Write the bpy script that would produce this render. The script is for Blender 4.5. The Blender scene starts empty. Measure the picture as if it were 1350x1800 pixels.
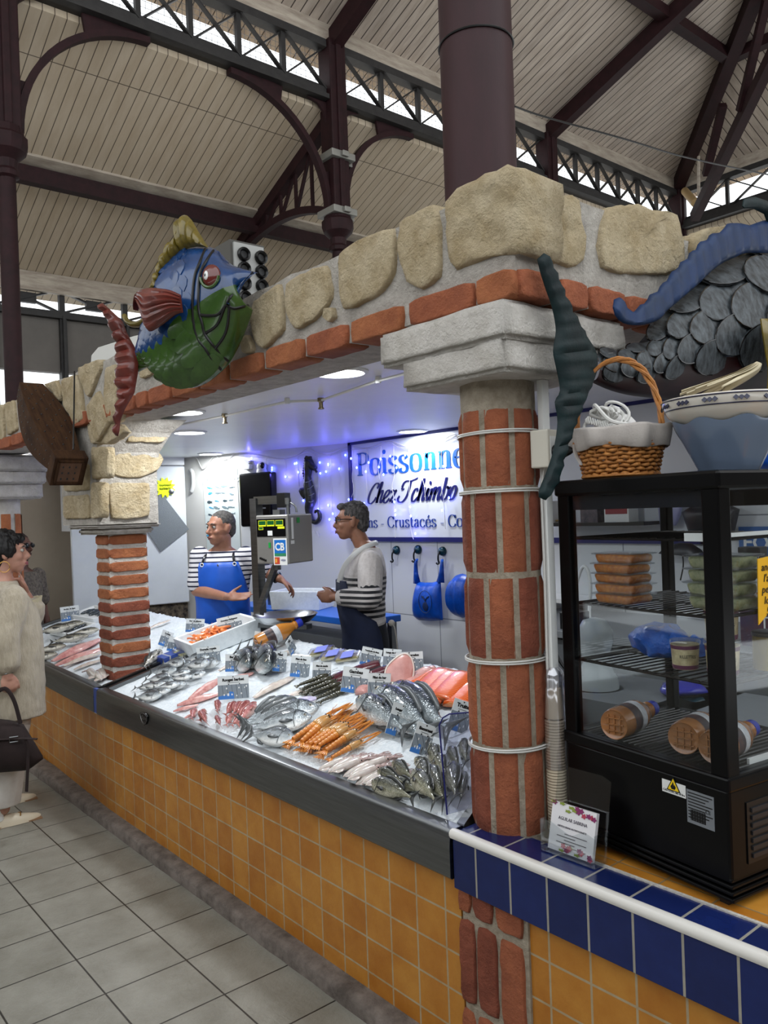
import bpy, bmesh, math, random
from mathutils import Vector as V, Matrix as Mx, noise as mnoise
from math import pi, sin, cos, tan, atan2, sqrt, radians as R
random.seed(7)
SC = bpy.context.scene
COL = SC.collection
# ------------------------------------------------------------------ camera
YAW, PITCH, ROLL, FPX, CAMH = .8751, -.0011, -.0362, 1412.6, 1.6917
_f = V((-sin(YAW)*cos(PITCH), cos(YAW)*cos(PITCH), sin(PITCH)))
_r = V((cos(YAW), sin(YAW), 0)); _u = _r.cross(_f)
CR = cos(ROLL)*_r + sin(ROLL)*_u; CU = -sin(ROLL)*_r + cos(ROLL)*_u; CF = _f
CAM = V((0, 0, CAMH))
cd = bpy.data.cameras.new('camera'); co = bpy.data.objects.new('camera', cd); COL.objects.link(co)
m3 = Mx((CR, CU, -CF)).transposed()
co.matrix_world = Mx.Translation(CAM) @ m3.to_4x4()
cd.sensor_fit = 'VERTICAL'; cd.sensor_height = 36; cd.sensor_width = 27; cd.lens = FPX/1800*36
cd.clip_start = .05; cd.clip_end = 200
SC.camera = co
# ------------------------------------------------------------------ world, exposure, lamps
SC.view_settings.view_transform = 'Standard'; SC.view_settings.look = 'None'
SC.view_settings.gamma = 1; SC.view_settings.exposure = 0.0
wd = bpy.data.worlds.new('sky'); SC.world = wd; wd.use_nodes = True
wd.node_tree.nodes['Background'].inputs[0].default_value = (.93, .97, 1, 1)
wd.node_tree.nodes['Background'].inputs[1].default_value = 2.2
SC.cycles.max_bounces = 8; SC.cycles.transparent_max_bounces = 24; SC.cycles.caustics_refractive = False; SC.cycles.caustics_reflective = False
SC.cycles.use_denoising = True
SC.cycles.sample_clamp_indirect = 4.0
def lamp(kind, name, loc, energy, col=(1, 1, 1), size=.1, rot=None, **k):
    l = bpy.data.lights.new(name, kind); l.energy = energy; l.color = col
    if kind == 'AREA': l.shape = 'DISK'; l.size = size
    elif kind in ('POINT', 'SPOT'): l.shadow_soft_size = size
    for a, b in k.items(): setattr(l, a, b)
    o = bpy.data.objects.new(name, l); o.location = loc; COL.objects.link(o)
    if rot: o.rotation_euler = rot
    return o
# ------------------------------------------------------------------ pixel helpers (a pixel of the photo meets a real plane)
def ray(x, y): return CF + CR*((x-675)/FPX) - CU*((y-900)/FPX)
def Zp(x, y, z): d = ray(x, y); return CAM + d*((z-CAMH)/d.z)
def Yp(x, y, Y): d = ray(x, y); return CAM + d*(Y/d.y)
def Xp(x, y, X): d = ray(x, y); return CAM + d*(X/d.x)
def Dp(x, y, D): return CAM + ray(x, y)*D
def Pp(p, n, x, y): d = ray(x, y); n = V(n); return CAM + d*((V(p)-CAM).dot(n)/d.dot(n))
ICE0, ICEZ, ICES = 1.72, .735, .245
def ice(Y): return ICEZ + ICES*(Y-ICE0)
ICEN = V((0, -ICES, 1)).normalized()
def Ip(x, y, up=0): return Pp((0, ICE0, ICEZ+up), (0, -ICES, 1), x, y)
# ------------------------------------------------------------------ materials
MATS = {}
def nd(nt, t, **k):
    n = nt.nodes.new(t)
    for a, b in k.items(): setattr(n, a, b)
    return n
def lin(c):
    if isinstance(c, str):
        c = c.lstrip('#'); c = [int(c[i:i+2], 16)/255 for i in (0, 2, 4)]
        return tuple(x/12.92 if x <= .04045 else ((x+.055)/1.055)**2.4 for x in c) + (1,)
    return tuple(c)+(1,) if len(c) == 3 else tuple(c)
def mat(name, col, rough=.5, metal=0, var=None, vs=6, bump=0, bs=40, emit=0, trans=0, alpha=1, coat=0, brick=None, sheen=0, sss=0, detail=6, ior=1.45, stretch=None, spec=None, wave=None, bd=.01):
    """var: second colour mixed in by noise; brick: dict(w,h,m,mortar,axes,off,x0,z0) for tiles and boards"""
    if name in MATS: return MATS[name]
    m = bpy.data.materials.new(name); m.use_nodes = True; nt = m.node_tree
    b = nt.nodes['Principled BSDF']; I = b.inputs
    I['Base Color'].default_value = lin(col); I['Roughness'].default_value = rough; I['Metallic'].default_value = metal
    I['IOR'].default_value = ior
    if spec is not None: I['Specular IOR Level'].default_value = spec
    if trans: I['Transmission Weight'].default_value = trans
    if alpha < 1: I['Alpha'].default_value = alpha
    if coat: I['Coat Weight'].default_value = coat; I['Coat Roughness'].default_value = .08
    if sheen: I['Sheen Weight'].default_value = sheen
    if sss: I['Subsurface Weight'].default_value = sss; I['Subsurface Scale'].default_value = .01
    if emit: I['Emission Color'].default_value = lin(col); I['Emission Strength'].default_value = emit
    L = nt.links
    csock = None; hs = []
    if var or bump or brick or wave:
        tc = nd(nt, 'ShaderNodeTexCoord'); vec = tc.outputs['Object']
        if stretch:
            mp = nd(nt, 'ShaderNodeMapping'); mp.inputs['Scale'].default_value = stretch; L.new(vec, mp.inputs[0]); nvec = mp.outputs[0]
        else: nvec = vec
    if brick:
        sx = nd(nt, 'ShaderNodeSeparateXYZ'); cx = nd(nt, 'ShaderNodeCombineXYZ'); L.new(vec, sx.inputs[0])
        ax = brick.get('axes', 'XZ'); x0 = brick.get('x0', 0); z0 = brick.get('z0', 0)
        for k, (a, o) in enumerate(zip(ax, (x0, z0))):
            ad = nd(nt, 'ShaderNodeMath', operation='ADD'); ad.inputs[1].default_value = -o + 100*(brick['w'] if k == 0 else brick['h'])
            L.new(sx.outputs[a], ad.inputs[0]); L.new(ad.outputs[0], cx.inputs[k])
        br = nd(nt, 'ShaderNodeTexBrick'); br.offset = brick.get('off', 0); br.squash = 1
        br.inputs['Scale'].default_value = 1; br.inputs['Mortar Size'].default_value = brick['m']; br.inputs['Mortar Smooth'].default_value = brick.get('ms', .3)
        br.inputs['Bias'].default_value = 0; br.inputs['Brick Width'].default_value = brick['w']; br.inputs['Row Height'].default_value = brick['h']
        br.inputs['Color1'].default_value = lin(col); br.inputs['Color2'].default_value = lin(brick.get('c2', col)); br.inputs['Mortar'].default_value = lin(brick['mortar'])
        L.new(cx.outputs[0], br.inputs[0]); csock = br.outputs['Color']; hs.append((br.outputs['Fac'], -1*brick.get('depth', 1)))
    if var:
        n = nd(nt, 'ShaderNodeTexNoise'); n.inputs['Scale'].default_value = vs; n.inputs['Detail'].default_value = detail; n.inputs['Roughness'].default_value = .65
        L.new(nvec, n.inputs['Vector'])
        rp = nd(nt, 'ShaderNodeValToRGB'); rp.color_ramp.elements[0].position = .35; rp.color_ramp.elements[1].position = .7
        L.new(n.outputs['Fac'], rp.inputs[0])
        mx = nd(nt, 'ShaderNodeMix', data_type='RGBA'); L.new(rp.outputs[0], mx.inputs[0])
        if csock:
            mlt = nd(nt, 'ShaderNodeMix', data_type='RGBA', blend_type='MULTIPLY'); mlt.inputs[0].default_value = 1
            mx.inputs[6].default_value = (1, 1, 1, 1); mx.inputs[7].default_value = lin(var)
            L.new(csock, mlt.inputs[6]); L.new(mx.outputs[2], mlt.inputs[7]); csock = mlt.outputs[2]
        else:
            mx.inputs[6].default_value = lin(col); mx.inputs[7].default_value = lin(var); csock = mx.outputs[2]
    if wave:
        ax, sc_, c2, th = wave
        sx2 = nd(nt, 'ShaderNodeSeparateXYZ'); L.new(vec, sx2.inputs[0])
        ml = nd(nt, 'ShaderNodeMath', operation='MULTIPLY'); ml.inputs[1].default_value = 1/sc_; L.new(sx2.outputs[ax], ml.inputs[0])
        fr = nd(nt, 'ShaderNodeMath', operation='FRACT'); L.new(ml.outputs[0], fr.inputs[0])
        gt = nd(nt, 'ShaderNodeMath', operation='LESS_THAN'); gt.inputs[1].default_value = th; L.new(fr.outputs[0], gt.inputs[0])
        mx = nd(nt, 'ShaderNodeMix', data_type='RGBA'); L.new(gt.outputs[0], mx.inputs[0])
        mx.inputs[6].default_value = lin(col); mx.inputs[7].default_value = lin(c2)
        if csock: L.new(csock, mx.inputs[6])
        csock = mx.outputs[2]
    if csock: L.new(csock, I['Base Color'])
    if emit and csock: L.new(csock, I['Emission Color'])
    if bump or hs:
        bp = nd(nt, 'ShaderNodeBump'); bp.inputs['Distance'].default_value = bd
        h = None
        if bump:
            n2 = nd(nt, 'ShaderNodeTexNoise'); n2.inputs['Scale'].default_value = bs; n2.inputs['Detail'].default_value = 6; n2.inputs['Roughness'].default_value = .7
            L.new(nvec, n2.inputs['Vector']); h = n2.outputs['Fac']; bp.inputs['Strength'].default_value = bump
        if hs:
            ml = nd(nt, 'ShaderNodeMath', operation='MULTIPLY_ADD'); ml.inputs[1].default_value = hs[0][1]
            L.new(hs[0][0], ml.inputs[0])
            if h: L.new(h, ml.inputs[2])
            else: bp.inputs['Strength'].default_value = .5
            h = ml.outputs[0]
        L.new(h, bp.inputs['Height']); L.new(bp.outputs[0], I['Normal'])
    MATS[name] = m
    return m
def pane_mat(name, tint=(1, 1, 1), a=.12, rough=.03):
    """thin clear sheet: mostly see-through with a glossy reflection"""
    if name in MATS: return MATS[name]
    m = bpy.data.materials.new(name); m.use_nodes = True; nt = m.node_tree; nt.nodes.clear()
    o = nd(nt, 'ShaderNodeOutputMaterial'); t = nd(nt, 'ShaderNodeBsdfTransparent'); t.inputs[0].default_value = lin(tint)
    g = nd(nt, 'ShaderNodeBsdfGlossy'); g.inputs['Roughness'].default_value = rough; g.inputs['Color'].default_value = lin(tint)
    fz = nd(nt, 'ShaderNodeLayerWeight'); pw = nd(nt, 'ShaderNodeMath', operation='POWER'); pw.inputs[1].default_value = 4
    ad = nd(nt, 'ShaderNodeMath', operation='MULTIPLY_ADD'); ad.inputs[1].default_value = .7; ad.inputs[2].default_value = a; ad.use_clamp = True
    mx = nd(nt, 'ShaderNodeMixShader')
    nt.links.new(fz.outputs['Facing'], pw.inputs[0]); nt.links.new(pw.outputs[0], ad.inputs[0]); nt.links.new(ad.outputs[0], mx.inputs[0]); nt.links.new(t.outputs[0], mx.inputs[1]); nt.links.new(g.outputs[0], mx.inputs[2]); nt.links.new(mx.outputs[0], o.inputs[0])
    MATS[name] = m
    return m
# ------------------------------------------------------------------ mesh builder
class MB:
    def __init__(s): s.v = []; s.f = []; s.m = []; s.k = 0
    def add(s, vs, fs):
        o = len(s.v); s.v += [tuple(p) for p in vs]
        for f in fs: s.f.append(tuple(i+o for i in f)); s.m.append(s.k)
        return s
    def box(s, a, b, M=None):
        x0, y0, z0 = a; x1, y1, z1 = b
        vs = [V((x, y, z)) for z in (z0, z1) for y in (y0, y1) for x in (x0, x1)]
        if M is not None: vs = [M @ p for p in vs]
        return s.add(vs, [(0, 2, 3, 1), (4, 5, 7, 6), (0, 1, 5, 4), (2, 6, 7, 3), (0, 4, 6, 2), (1, 3, 7, 5)])
    def bar(s, p, q, w, h, up=(0, 0, 1)):
        p = V(p); q = V(q); d = (q-p); L = d.length; d.normalize(); x = d.cross(V(up))
        if x.length < 1e-5: x = d.cross(V((1, 0, 0)))
        x.normalize(); u = x.cross(d)
        M = Mx((d, x, u)).transposed().to_4x4(); M.translation = p
        return s.box((0, -w/2, -h/2), (L, w/2, h/2), M)
    def grid(s, rows, cu=False, cv=False, caps=False):
        n = len(rows); k = len(rows[0]); vs = [p for r in rows for p in r]; fs = []
        for i in range(n if cu else n-1):
            for j in range(k if cv else k-1):
                a, b = i, (i+1) % n; c, d = j, (j+1) % k
                fs.append((a*k+c, a*k+d, b*k+d, b*k+c))
        if caps: fs += [tuple(reversed(range(k))), tuple(range((n-1)*k, n*k))]
        return s.add(vs, fs)
    def tube(s, pts, r, n=8, closed=False, flat=1, caps=True):
        pts = [V(p) for p in pts]; N = len(pts); rows = []; x = None
        for i, p in enumerate(pts):
            if closed: d = pts[(i+1) % N]-pts[i-1]
            else: d = pts[min(i+1, N-1)]-pts[max(i-1, 0)]
            d.normalize()
            if x is None: x = d.orthogonal().normalized() if abs(d.z) > .9 else d.cross(V((0, 0, 1))).normalized()
            x = (x-d*x.dot(d)); 
            if x.length < 1e-6: x = d.orthogonal()
            x.normalize(); y = d.cross(x); rr = r[i] if isinstance(r, (list, tuple)) else r
            rows.append([p + x*(cos(2*pi*j/n)*rr) + y*(sin(2*pi*j/n)*rr*flat) for j in range(n)])
        return s.grid(rows, cu=closed, cv=True, caps=caps and not closed)
    def lathe(s, prof, n=24, M=None, caps=True, a0=0, a1=2*pi):
        full = abs(a1-a0-2*pi) < 1e-6; N = n if full else n+1
        rows = [[V((r*cos(a0+(a1-a0)*j/n), r*sin(a0+(a1-a0)*j/n), z)) for j in range(N)] for r, z in prof]
        if M is not None: rows = [[M @ p for p in q] for q in rows]
        return s.grid(rows, cv=full, caps=caps)
    def prism(s, poly, ext):
        poly = [V(p) for p in poly]; ext = V(ext); n = len(poly)
        nrm = V((0, 0, 0))
        for i in range(n): nrm += poly[i].cross(poly[(i+1) % n])
        if nrm.dot(ext) > 0: poly.reverse()
        vs = poly+[p+ext for p in poly]
        fs = [tuple(range(n)), tuple(reversed(range(n, 2*n)))]
        fs += [(i, i+n, (i+1) % n+n, (i+1) % n) for i in range(n)]
        return s.add(vs, fs)
    def ball(s, c, r, n=12, m=8, M=None):
        r = (r, r, r) if not isinstance(r, (tuple, list, V)) else r; c = V(c)
        rows = []
        for i in range(m+1):
            t = pi*i/m; rr = max(sin(t), 1e-3)
            q = [V((r[0]*rr*cos(2*pi*j/n), r[1]*rr*sin(2*pi*j/n), r[2]*cos(t))) for j in range(n)]
            rows.append([c + (M @ p if M is not None else p) for p in q])
        rows.reverse()
        return s.grid(rows, cv=True)
    def stone(s, poly, ext, rnd=.012, amp=.006, inset=.018, seed=0):
        """rough block: polygon facing the viewer, extruded backwards by ext, rounded and knocked about"""
        poly = [V(p) for p in poly]; ext = V(ext); n = len(poly); out = -ext.normalized()
        nrm = V((0, 0, 0))
        for i in range(n): nrm += (poly[i]-poly[0]).cross(poly[(i+1) % n]-poly[0])
        if nrm.dot(out) < 0: poly.reverse()
        c = sum(poly, V())/n
        pts = []
        for i in range(n):
            a, b = poly[i], poly[(i+1) % n]; L = (b-a).length; k = max(1, int(L/.03))
            for j in range(k): pts.append(a.lerp(b, j/k))
        pts2 = [pts[i]*.7+(pts[i-1]+pts[(i+1) % len(pts)])*.15 for i in range(len(pts))]
        def nz(p, q):
            w = V((seed*3.1, 0, 0)); a1 = V([mnoise.noise(p*22+w+V((k*9, 0, 0))) for k in range(3)]); a2 = V([mnoise.noise(p*70+w+V((k*9, 0, 0))) for k in range(3)])
            return p+a1*amp+a2*amp*.55
        rings = []
        for fr, dz in ((1, ext.length), (1, .03), (.995, .012), (.975, .003), (.93, .0), (.84, -.001), (.72, -.001), (.58, -.001), (.42, -.001), (.25, -.001), (.1, -.001)):
            rings.append([nz(c.lerp(p, fr)-out*dz, fr) if dz < .2 else c.lerp(p, fr)-out*dz for p in pts2])
        return s.grid(rings, cv=True, caps=True)
    def build(s, name, mats, parent=None, smooth=True, bevel=0, seg=2, ang=40):
        me = bpy.data.meshes.new(name); me.from_pydata(s.v, [], s.f)
        if not isinstance(mats, (list, tuple)): mats = [mats]
        for m in mats: me.materials.append(m)
        if len(mats) > 1: me.polygons.foreach_set('material_index', s.m)
        bm = bmesh.new(); bm.from_mesh(me); bmesh.ops.recalc_face_normals(bm, faces=bm.faces); bm.to_mesh(me); bm.free()
        o = bpy.data.objects.new(name, me); COL.objects.link(o)
        if bevel:
            md = o.modifiers.new('bevel', 'BEVEL'); md.width = bevel; md.segments = seg; md.limit_method = 'ANGLE'; md.angle_limit = R(40)
        if smooth:
            me.polygons.foreach_set('use_smooth', [True]*len(me.polygons))
            if ang < 180: me.set_sharp_from_angle(angle=R(ang))
        if parent is not None: put(o, parent)
        me.update()
        return o
def put(o, parent):
    o.parent = parent
    M = Mx.Identity(4); p = parent
    while p is not None: M = M0(p) @ M; p = p.parent
    o.matrix_parent_inverse = M.inverted()
def M0(o): return o.matrix_parent_inverse @ Mx.LocRotScale(o.location, o.rotation_euler, o.scale) if o.parent else Mx.LocRotScale(o.location, o.rotation_euler, o.scale)
def tag(o, label=None, cat=None, group=None, kind=None):
    if label: o['label'] = label
    if cat: o['category'] = cat
    if group: o['group'] = group
    if kind: o['kind'] = kind
    return o
def thing(name, label, cat, loc=(0, 0, 0), group=None):
    o = bpy.data.objects.new(name, None); COL.objects.link(o); o.location = loc; o.empty_display_size = .1
    return tag(o, label, cat, group)
def struct(o): o['kind'] = 'structure'; return o
def dup(root, M, label=None, group=None):
    """copy of a thing (and parts, sub-parts), moved by world matrix M relative to the original"""
    r = root.copy(); COL.objects.link(r)
    W = M @ M0(root); r.location, q, r.scale = W.decompose(); r.rotation_euler = q.to_euler()
    if label: r['label'] = label
    if group: r['group'] = group
    for ch in root.children:
        c = ch.copy(); COL.objects.link(c); c.parent = r
        for g in ch.children:
            d = g.copy(); COL.objects.link(d); d.parent = c
    return r
def lerp(a, b, t): return a+(b-a)*t
def spline(pts, n):
    """Catmull-Rom through points, n samples per span"""
    P = [V(p) for p in pts]; out = []
    for i in range(len(P)-1):
        p0 = P[max(i-1, 0)]; p1 = P[i]; p2 = P[i+1]; p3 = P[min(i+2, len(P)-1)]
        for j in range(n):
            t = j/n; out.append(.5*((2*p1)+(p2-p0)*t+(2*p0-5*p1+4*p2-p3)*t*t+(3*p1-p0-3*p2+p3)*t**3))
    return out+[P[-1]]
def resample(pts, n):
    P = [V(p) for p in pts]; L = [0]
    for i in range(1, len(P)): L.append(L[-1]+(P[i]-P[i-1]).length)
    out = []; k = 0
    for i in range(n):
        t = L[-1]*i/(n-1)
        while k < len(P)-2 and L[k+1] < t: k += 1
        d = L[k+1]-L[k]; out.append(P[k].lerp(P[k+1], (t-L[k])/d if d > 1e-9 else 0))
    return out
def textmesh(body, size, M, mb, shear=0, align='LEFT', off=0, xs=1, depth=.0004):
    c = bpy.data.curves.new('t', 'FONT'); c.body = body; c.size = size; c.shear = shear; c.align_x = align; c.offset = off; c.resolution_u = 2; c.extrude = depth
    o = bpy.data.objects.new('t', c); COL.objects.link(o)
    dg = bpy.context.evaluated_depsgraph_get(); me = o.evaluated_get(dg).to_mesh()
    mb.add([M @ V((v.co.x*xs, v.co.y, v.co.z)) for v in me.vertices], [tuple(p.vertices) for p in me.polygons])
    o.evaluated_get(dg).to_mesh_clear(); bpy.data.objects.remove(o); bpy.data.curves.remove(c)
def frame(o, x, y):
    """matrix with origin o, x along x, y along y, z = x cross y"""
    x = V(x).normalized(); y = V(y); y = (y-x*y.dot(x)).normalized(); z = x.cross(y)
    M = Mx((x, y, z)).transposed().to_4x4(); M.translation = V(o); return M
# ================================================================== materials used widely
TILE = dict(w=.1325, h=.1175, m=.0035, mortar='a89a80', axes='XZ', x0=-2.318, z0=.588, ms=.1)
m_orange = mat('orange_glazed_tile', 'b88034', .3, brick=dict(TILE, c2='a96e26', depth=.4), var=(.80, .66, .48), vs=9, bump=.12, bs=30)
m_orange_top = mat('orange_worktop_tile', 'bd8434', .32, brick=dict(w=.14, h=.14, m=.003, mortar='8a7555', axes='XY', c2='a96e26', depth=.4), var=(.80, .68, .5), vs=9)
m_blue = mat('navy_glazed_tile', '14245c', .22, brick=dict(w=.128, h=.30, m=.0035, mortar='9a9689', axes='XZ', x0=-1.618, z0=.55, c2='101d4c', ms=.1, depth=.4), var=(.75, .75, .8), vs=14)
m_blue_top = mat('navy_edge_tile', '14245c', .25, brick=dict(w=.135, h=.30, m=.0035, mortar='9a9689', axes='XY', x0=-1.13, z0=1.6, c2='101d4c', ms=.1, depth=.4), var=(.75, .75, .8), vs=14)
m_floor = mat('grey_floor_tile', '8f8d84', .33, brick=dict(w=.30, h=.3132, m=.0035, mortar='2e2b27', axes='XY', x0=-4.0874, z0=1.3434, c2='86847b', ms=.1, depth=.5), var=(.66, .65, .62), vs=5, bump=.35, bs=70)
m_kerb = mat('worn_kerb_stone', '7a7069', .8, var='4a423c', vs=14, bump=.8, bs=60)
m_steel = mat('brushed_steel', '7d7f80', .3, metal=1, var='6b6d6e', vs=4, stretch=(1, 1, 25), bump=.03, bs=60)
m_steel_d = mat('dull_steel', '77797a', .42, metal=1)
m_mortar = mat('pale_lime_mortar', 'c9c3ba', .9, var='a49d94', vs=18, bump=1, bs=55, bd=.02)
m_mortar_g = mat('grey_sandy_mortar', 'b6aa98', .95, var='8f8371', vs=30, bump=1, bs=110)
m_stone = mat('cream_limestone', 'dccbaa', .95, var='b59f78', vs=11, bump=1.0, bs=42, bd=.035, detail=10)
m_brickr = mat('red_terracotta_brick', 'aa6241', .85, var='854830', vs=9, bump=.9, bs=48, bd=.018)
m_brickd = mat('dark_red_brick', '93503a', .85, var='6e3524', vs=9, bump=.9, bs=48, bd=.018)
m_brickl = mat('orange_brick', 'b06c44', .85, var='8f5032', vs=9, bump=.9, bs=48, bd=.018)
m_plaster = mat('white_rough_render', 'd8d3cc', .92, var='bdb7ae', vs=12, bump=1.0, bs=38, bd=.02)
m_ceil = mat('satin_white_panel', 'e4e4e8', .38, var='dadae0', vs=2)
m_wallw = mat('white_wall_tile', 'd4d6d8', .25, brick=dict(w=.55, h=.75, m=.004, mortar='8d9095', axes='XZ', x0=-5.6, z0=.1, ms=.1, depth=.3))
m_iron = mat('maroon_painted_iron', '2c1518', .6, var='1f0f11', vs=8, bump=.1, bs=30, spec=.25)
m_irong = mat('dark_grey_iron', '2e2c2b', .6, var='211f1f', vs=8)
m_plank = mat('cream_roof_plank', 'cbbca6', .65, brick=dict(w=9, h=.125, m=.006, mortar='5d5145', axes='XY', c2='c3b49e', ms=.4, depth=.5), var=(.84, .80, .75), vs=2.5, stretch=(.6, 3, 1))
m_plank2 = mat('cream_roof_plank_end', 'cbbca6', .65, brick=dict(w=9, h=.125, m=.006, mortar='5d5145', axes='YX', c2='c3b49e', ms=.4, depth=.5), var=(.84, .80, .75), vs=2.5, stretch=(3, .6, 1))
m_planku = mat('stained_roof_plank', 'cdc0b2', .6, brick=dict(w=9, h=.14, m=.009, mortar='463c36', axes='XY', c2='beb2a6', ms=.4, depth=.5), var=(.70, .66, .63), vs=3, stretch=(.7, 4, 1))
m_planku2 = mat('stained_roof_plank_end', 'cdc0b2', .6, brick=dict(w=9, h=.14, m=.009, mortar='463c36', axes='YX', c2='beb2a6', ms=.4, depth=.5), var=(.70, .66, .63), vs=3, stretch=(4, .7, 1))
m_fascia = mat('weathered_white_board', 'b8ad9e', .7, var='8d8073', vs=5, stretch=(1, .5, 3))
m_greyp = mat('grey_wall_panel', '6c6762', .8, var='5f5b57', vs=2)
m_beige = mat('beige_painted_wall', '968a7b', .8, var='8b7f71', vs=2)
m_black = mat('black_plastic', '0b0b0c', .35)
m_blackg = mat('glossy_black', '08080a', .16)
m_white = mat('white_plastic', 'd9dad8', .4)
m_cable_w = mat('white_cable', 'c9c8c4', .5)
# ================================================================== ground
struct(MB().box((-16, -4, -.2), (3, 22, 0)).build('floor', m_floor, smooth=False))
kb = MB()
random.seed(3)
rows = []
for i in range(121):
    x = lerp(-7.6, .9, i/120); j = lambda a: mnoise.noise(V((x*6, a, 0)))*.008
    rows.append([V((x, 1.61+j(1), -.01)), V((x, 1.612+j(2), .04+j(3)*.5)), V((x, 1.622+j(4), .052+j(5)*.5)), V((x, 1.65, .057+j(6)*.4)), V((x, 1.72, .058)), V((x, 1.72, -.01))])
struct(kb.grid(rows, cv=True, caps=True).build('baseboard_front', m_kerb, ang=70))
# ================================================================== roof of the hall
GX, GY = -8.4, 14.9
def slab(mb, poly, t=.08): mb.prism([V(p) for p in poly], V((0, 0, t)))
def zu(x): return 8.02+.36*(x-GX)
def za(x): return 7.0+.41*(x-GX)
o = MB(); slab(o, [(GX-.55, -5, zu(GX-.55)), (0, -5, zu(0)), (0, GY-8.4, zu(0)), (GX, GY, zu(GX)), (GX-.55, GY+.55, zu(GX-.55))]); struct(o.build('ceiling_nave', m_planku, smooth=False))
o = MB(); slab(o, [(GX-.55, GY+.55, zu(GX-.55)), (0, GY-8.4, zu(0)), (8.4, GY, zu(GX)), (8.9, GY+.55, zu(GX-.55))]); struct(o.build('ceiling_nave_end', m_planku2, smooth=False))
o = MB(); slab(o, [(-12.9, -5, za(-12.9)), (GX-.08, -5, za(GX-.08)), (GX-.08, GY, za(GX-.08)), (-12.9, GY+4.5, za(-12.9))]); struct(o.build('ceiling_aisle', m_plank, smooth=False))
o = MB(); slab(o, [(-12.9, GY+4.58, za(-12.9)), (GX, GY+.08, za(GX-.08)), (8, GY+.08, za(GX-.08)), (8, GY+4.58, za(-12.9))]); struct(o.build('ceiling_aisle_end', m_plank2, smooth=False))
# white boards along the foot of the upper roof and along the purlin / wall of the aisle
struct(MB().box((GX-.02, -5, 7.80), (GX+.06, GY, 8.04)).build('trim_1', m_fascia, smooth=False))
struct(MB().box((GX, GY-.06, 7.80), (8, GY+.02, 8.04)).build('trim_2', m_fascia, smooth=False))
o = MB(); slab(o, [(-10.55, -5, za(-10.55)-.03), (-10.25, -5, za(-10.25)-.03), (-10.25, GY, za(-10.25)-.03), (-10.55, GY, za(-10.55)-.03)], .03); struct(o.build('trim_3', m_fascia, smooth=False))
struct(MB().box((-12.36, -5, 5.12), (-12.28, GY+4, 5.40)).build('trim_4', m_fascia, smooth=False))
# ------------------------------------------------------------------ lattice girders of the clerestory
def girder(name, label, p, q, zb, zt, spans, wide=.16):
    p = V((p[0], p[1], 0)); q = V((q[0], q[1], 0)); d = (q-p).normalized(); n = V((-d.y, d.x, 0))
    t = thing(name, label, 'roof girder', (p+q)/2+V((0, 0, zb)), 'lattice girders under the upper roof')
    Zv = lambda z: V((0, 0, z))
    MB().bar(p+Zv(zt-.05), q+Zv(zt-.05), wide, .10).build('top_chord', m_irong, t, smooth=False)
    MB().bar(p+Zv(zb+.03), q+Zv(zb+.03), wide+.06, .06).bar(p+Zv(zb+.11), q+Zv(zb+.11), wide-.06, .12).build('bottom_chord', m_irong, t, smooth=False)
    L = (q-p).length; k = max(1, round(L/spans)); 
    for i in range(k):
        a = p+d*(L*i/k); b = p+d*(L*(i+1)/k); z0, z1 = zb+.15, zt-.08
        mb = MB(); mb.bar(a+Zv(z0)+n*.03, b+Zv(z1)+n*.03, .02, .06, up=n).bar(a+Zv(z1)-n*.03, b+Zv(z0)-n*.03, .02, .06, up=n); mb.build('cross_brace', m_irong, t, smooth=False)
        if i: MB().bar(a+Zv(z0), a+Zv(z1), .06, .06, up=d).build('upright', m_irong, t, smooth=False)
    return t
COLY = [2.32, 6.40, 10.82, GY]
girder('lattice_girder', 'dark lattice girder between the cropped far-left iron column and the column behind the arch', (GX, COLY[0]+.16), (GX, COLY[1]-.14), 7.04, 7.82, .68)
girder('lattice_girder', 'dark lattice girder passing behind the big maroon pipe', (GX, COLY[1]+.14), (GX, COLY[2]-.14), 7.04, 7.82, .68)
girder('lattice_girder', 'dark lattice girder right of the big pipe, running to the hip corner', (GX, COLY[2]+.14), (GX, GY-.14), 7.04, 7.82, .62)
girder('lattice_girder', 'dark lattice girder at the far right edge above the blue fin', (GX+.14, GY), (GX+9, GY), 7.04, 7.82, .9)
# dark planks closing the lower part of the slot, bird netting above
m_net = mat('wire_netting', '8d9096', .5, metal=.6)
struct(MB().box((GX-.10, -5, 7.07), (GX-.07, GY, 7.30)).build('trim_5', m_irong, smooth=False))
struct(MB().box((GX, GY+.07, 7.07), (8, GY+.10, 7.30)).build('trim_6', m_irong, smooth=False))
nm = MB()
y = 2.4
while y < GY: nm.box((GX-.145, y, 7.3), (GX-.141, y+.004, 7.85)); y += .075
for z in [7.3+.075*i for i in range(8)]: nm.box((GX-.145, 2.4, z), (GX-.141, GY, z+.004))
tag(nm.build('bird_netting', m_net, smooth=False), 'fine wire bird netting stretched behind the lattice girders', 'netting')
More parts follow.
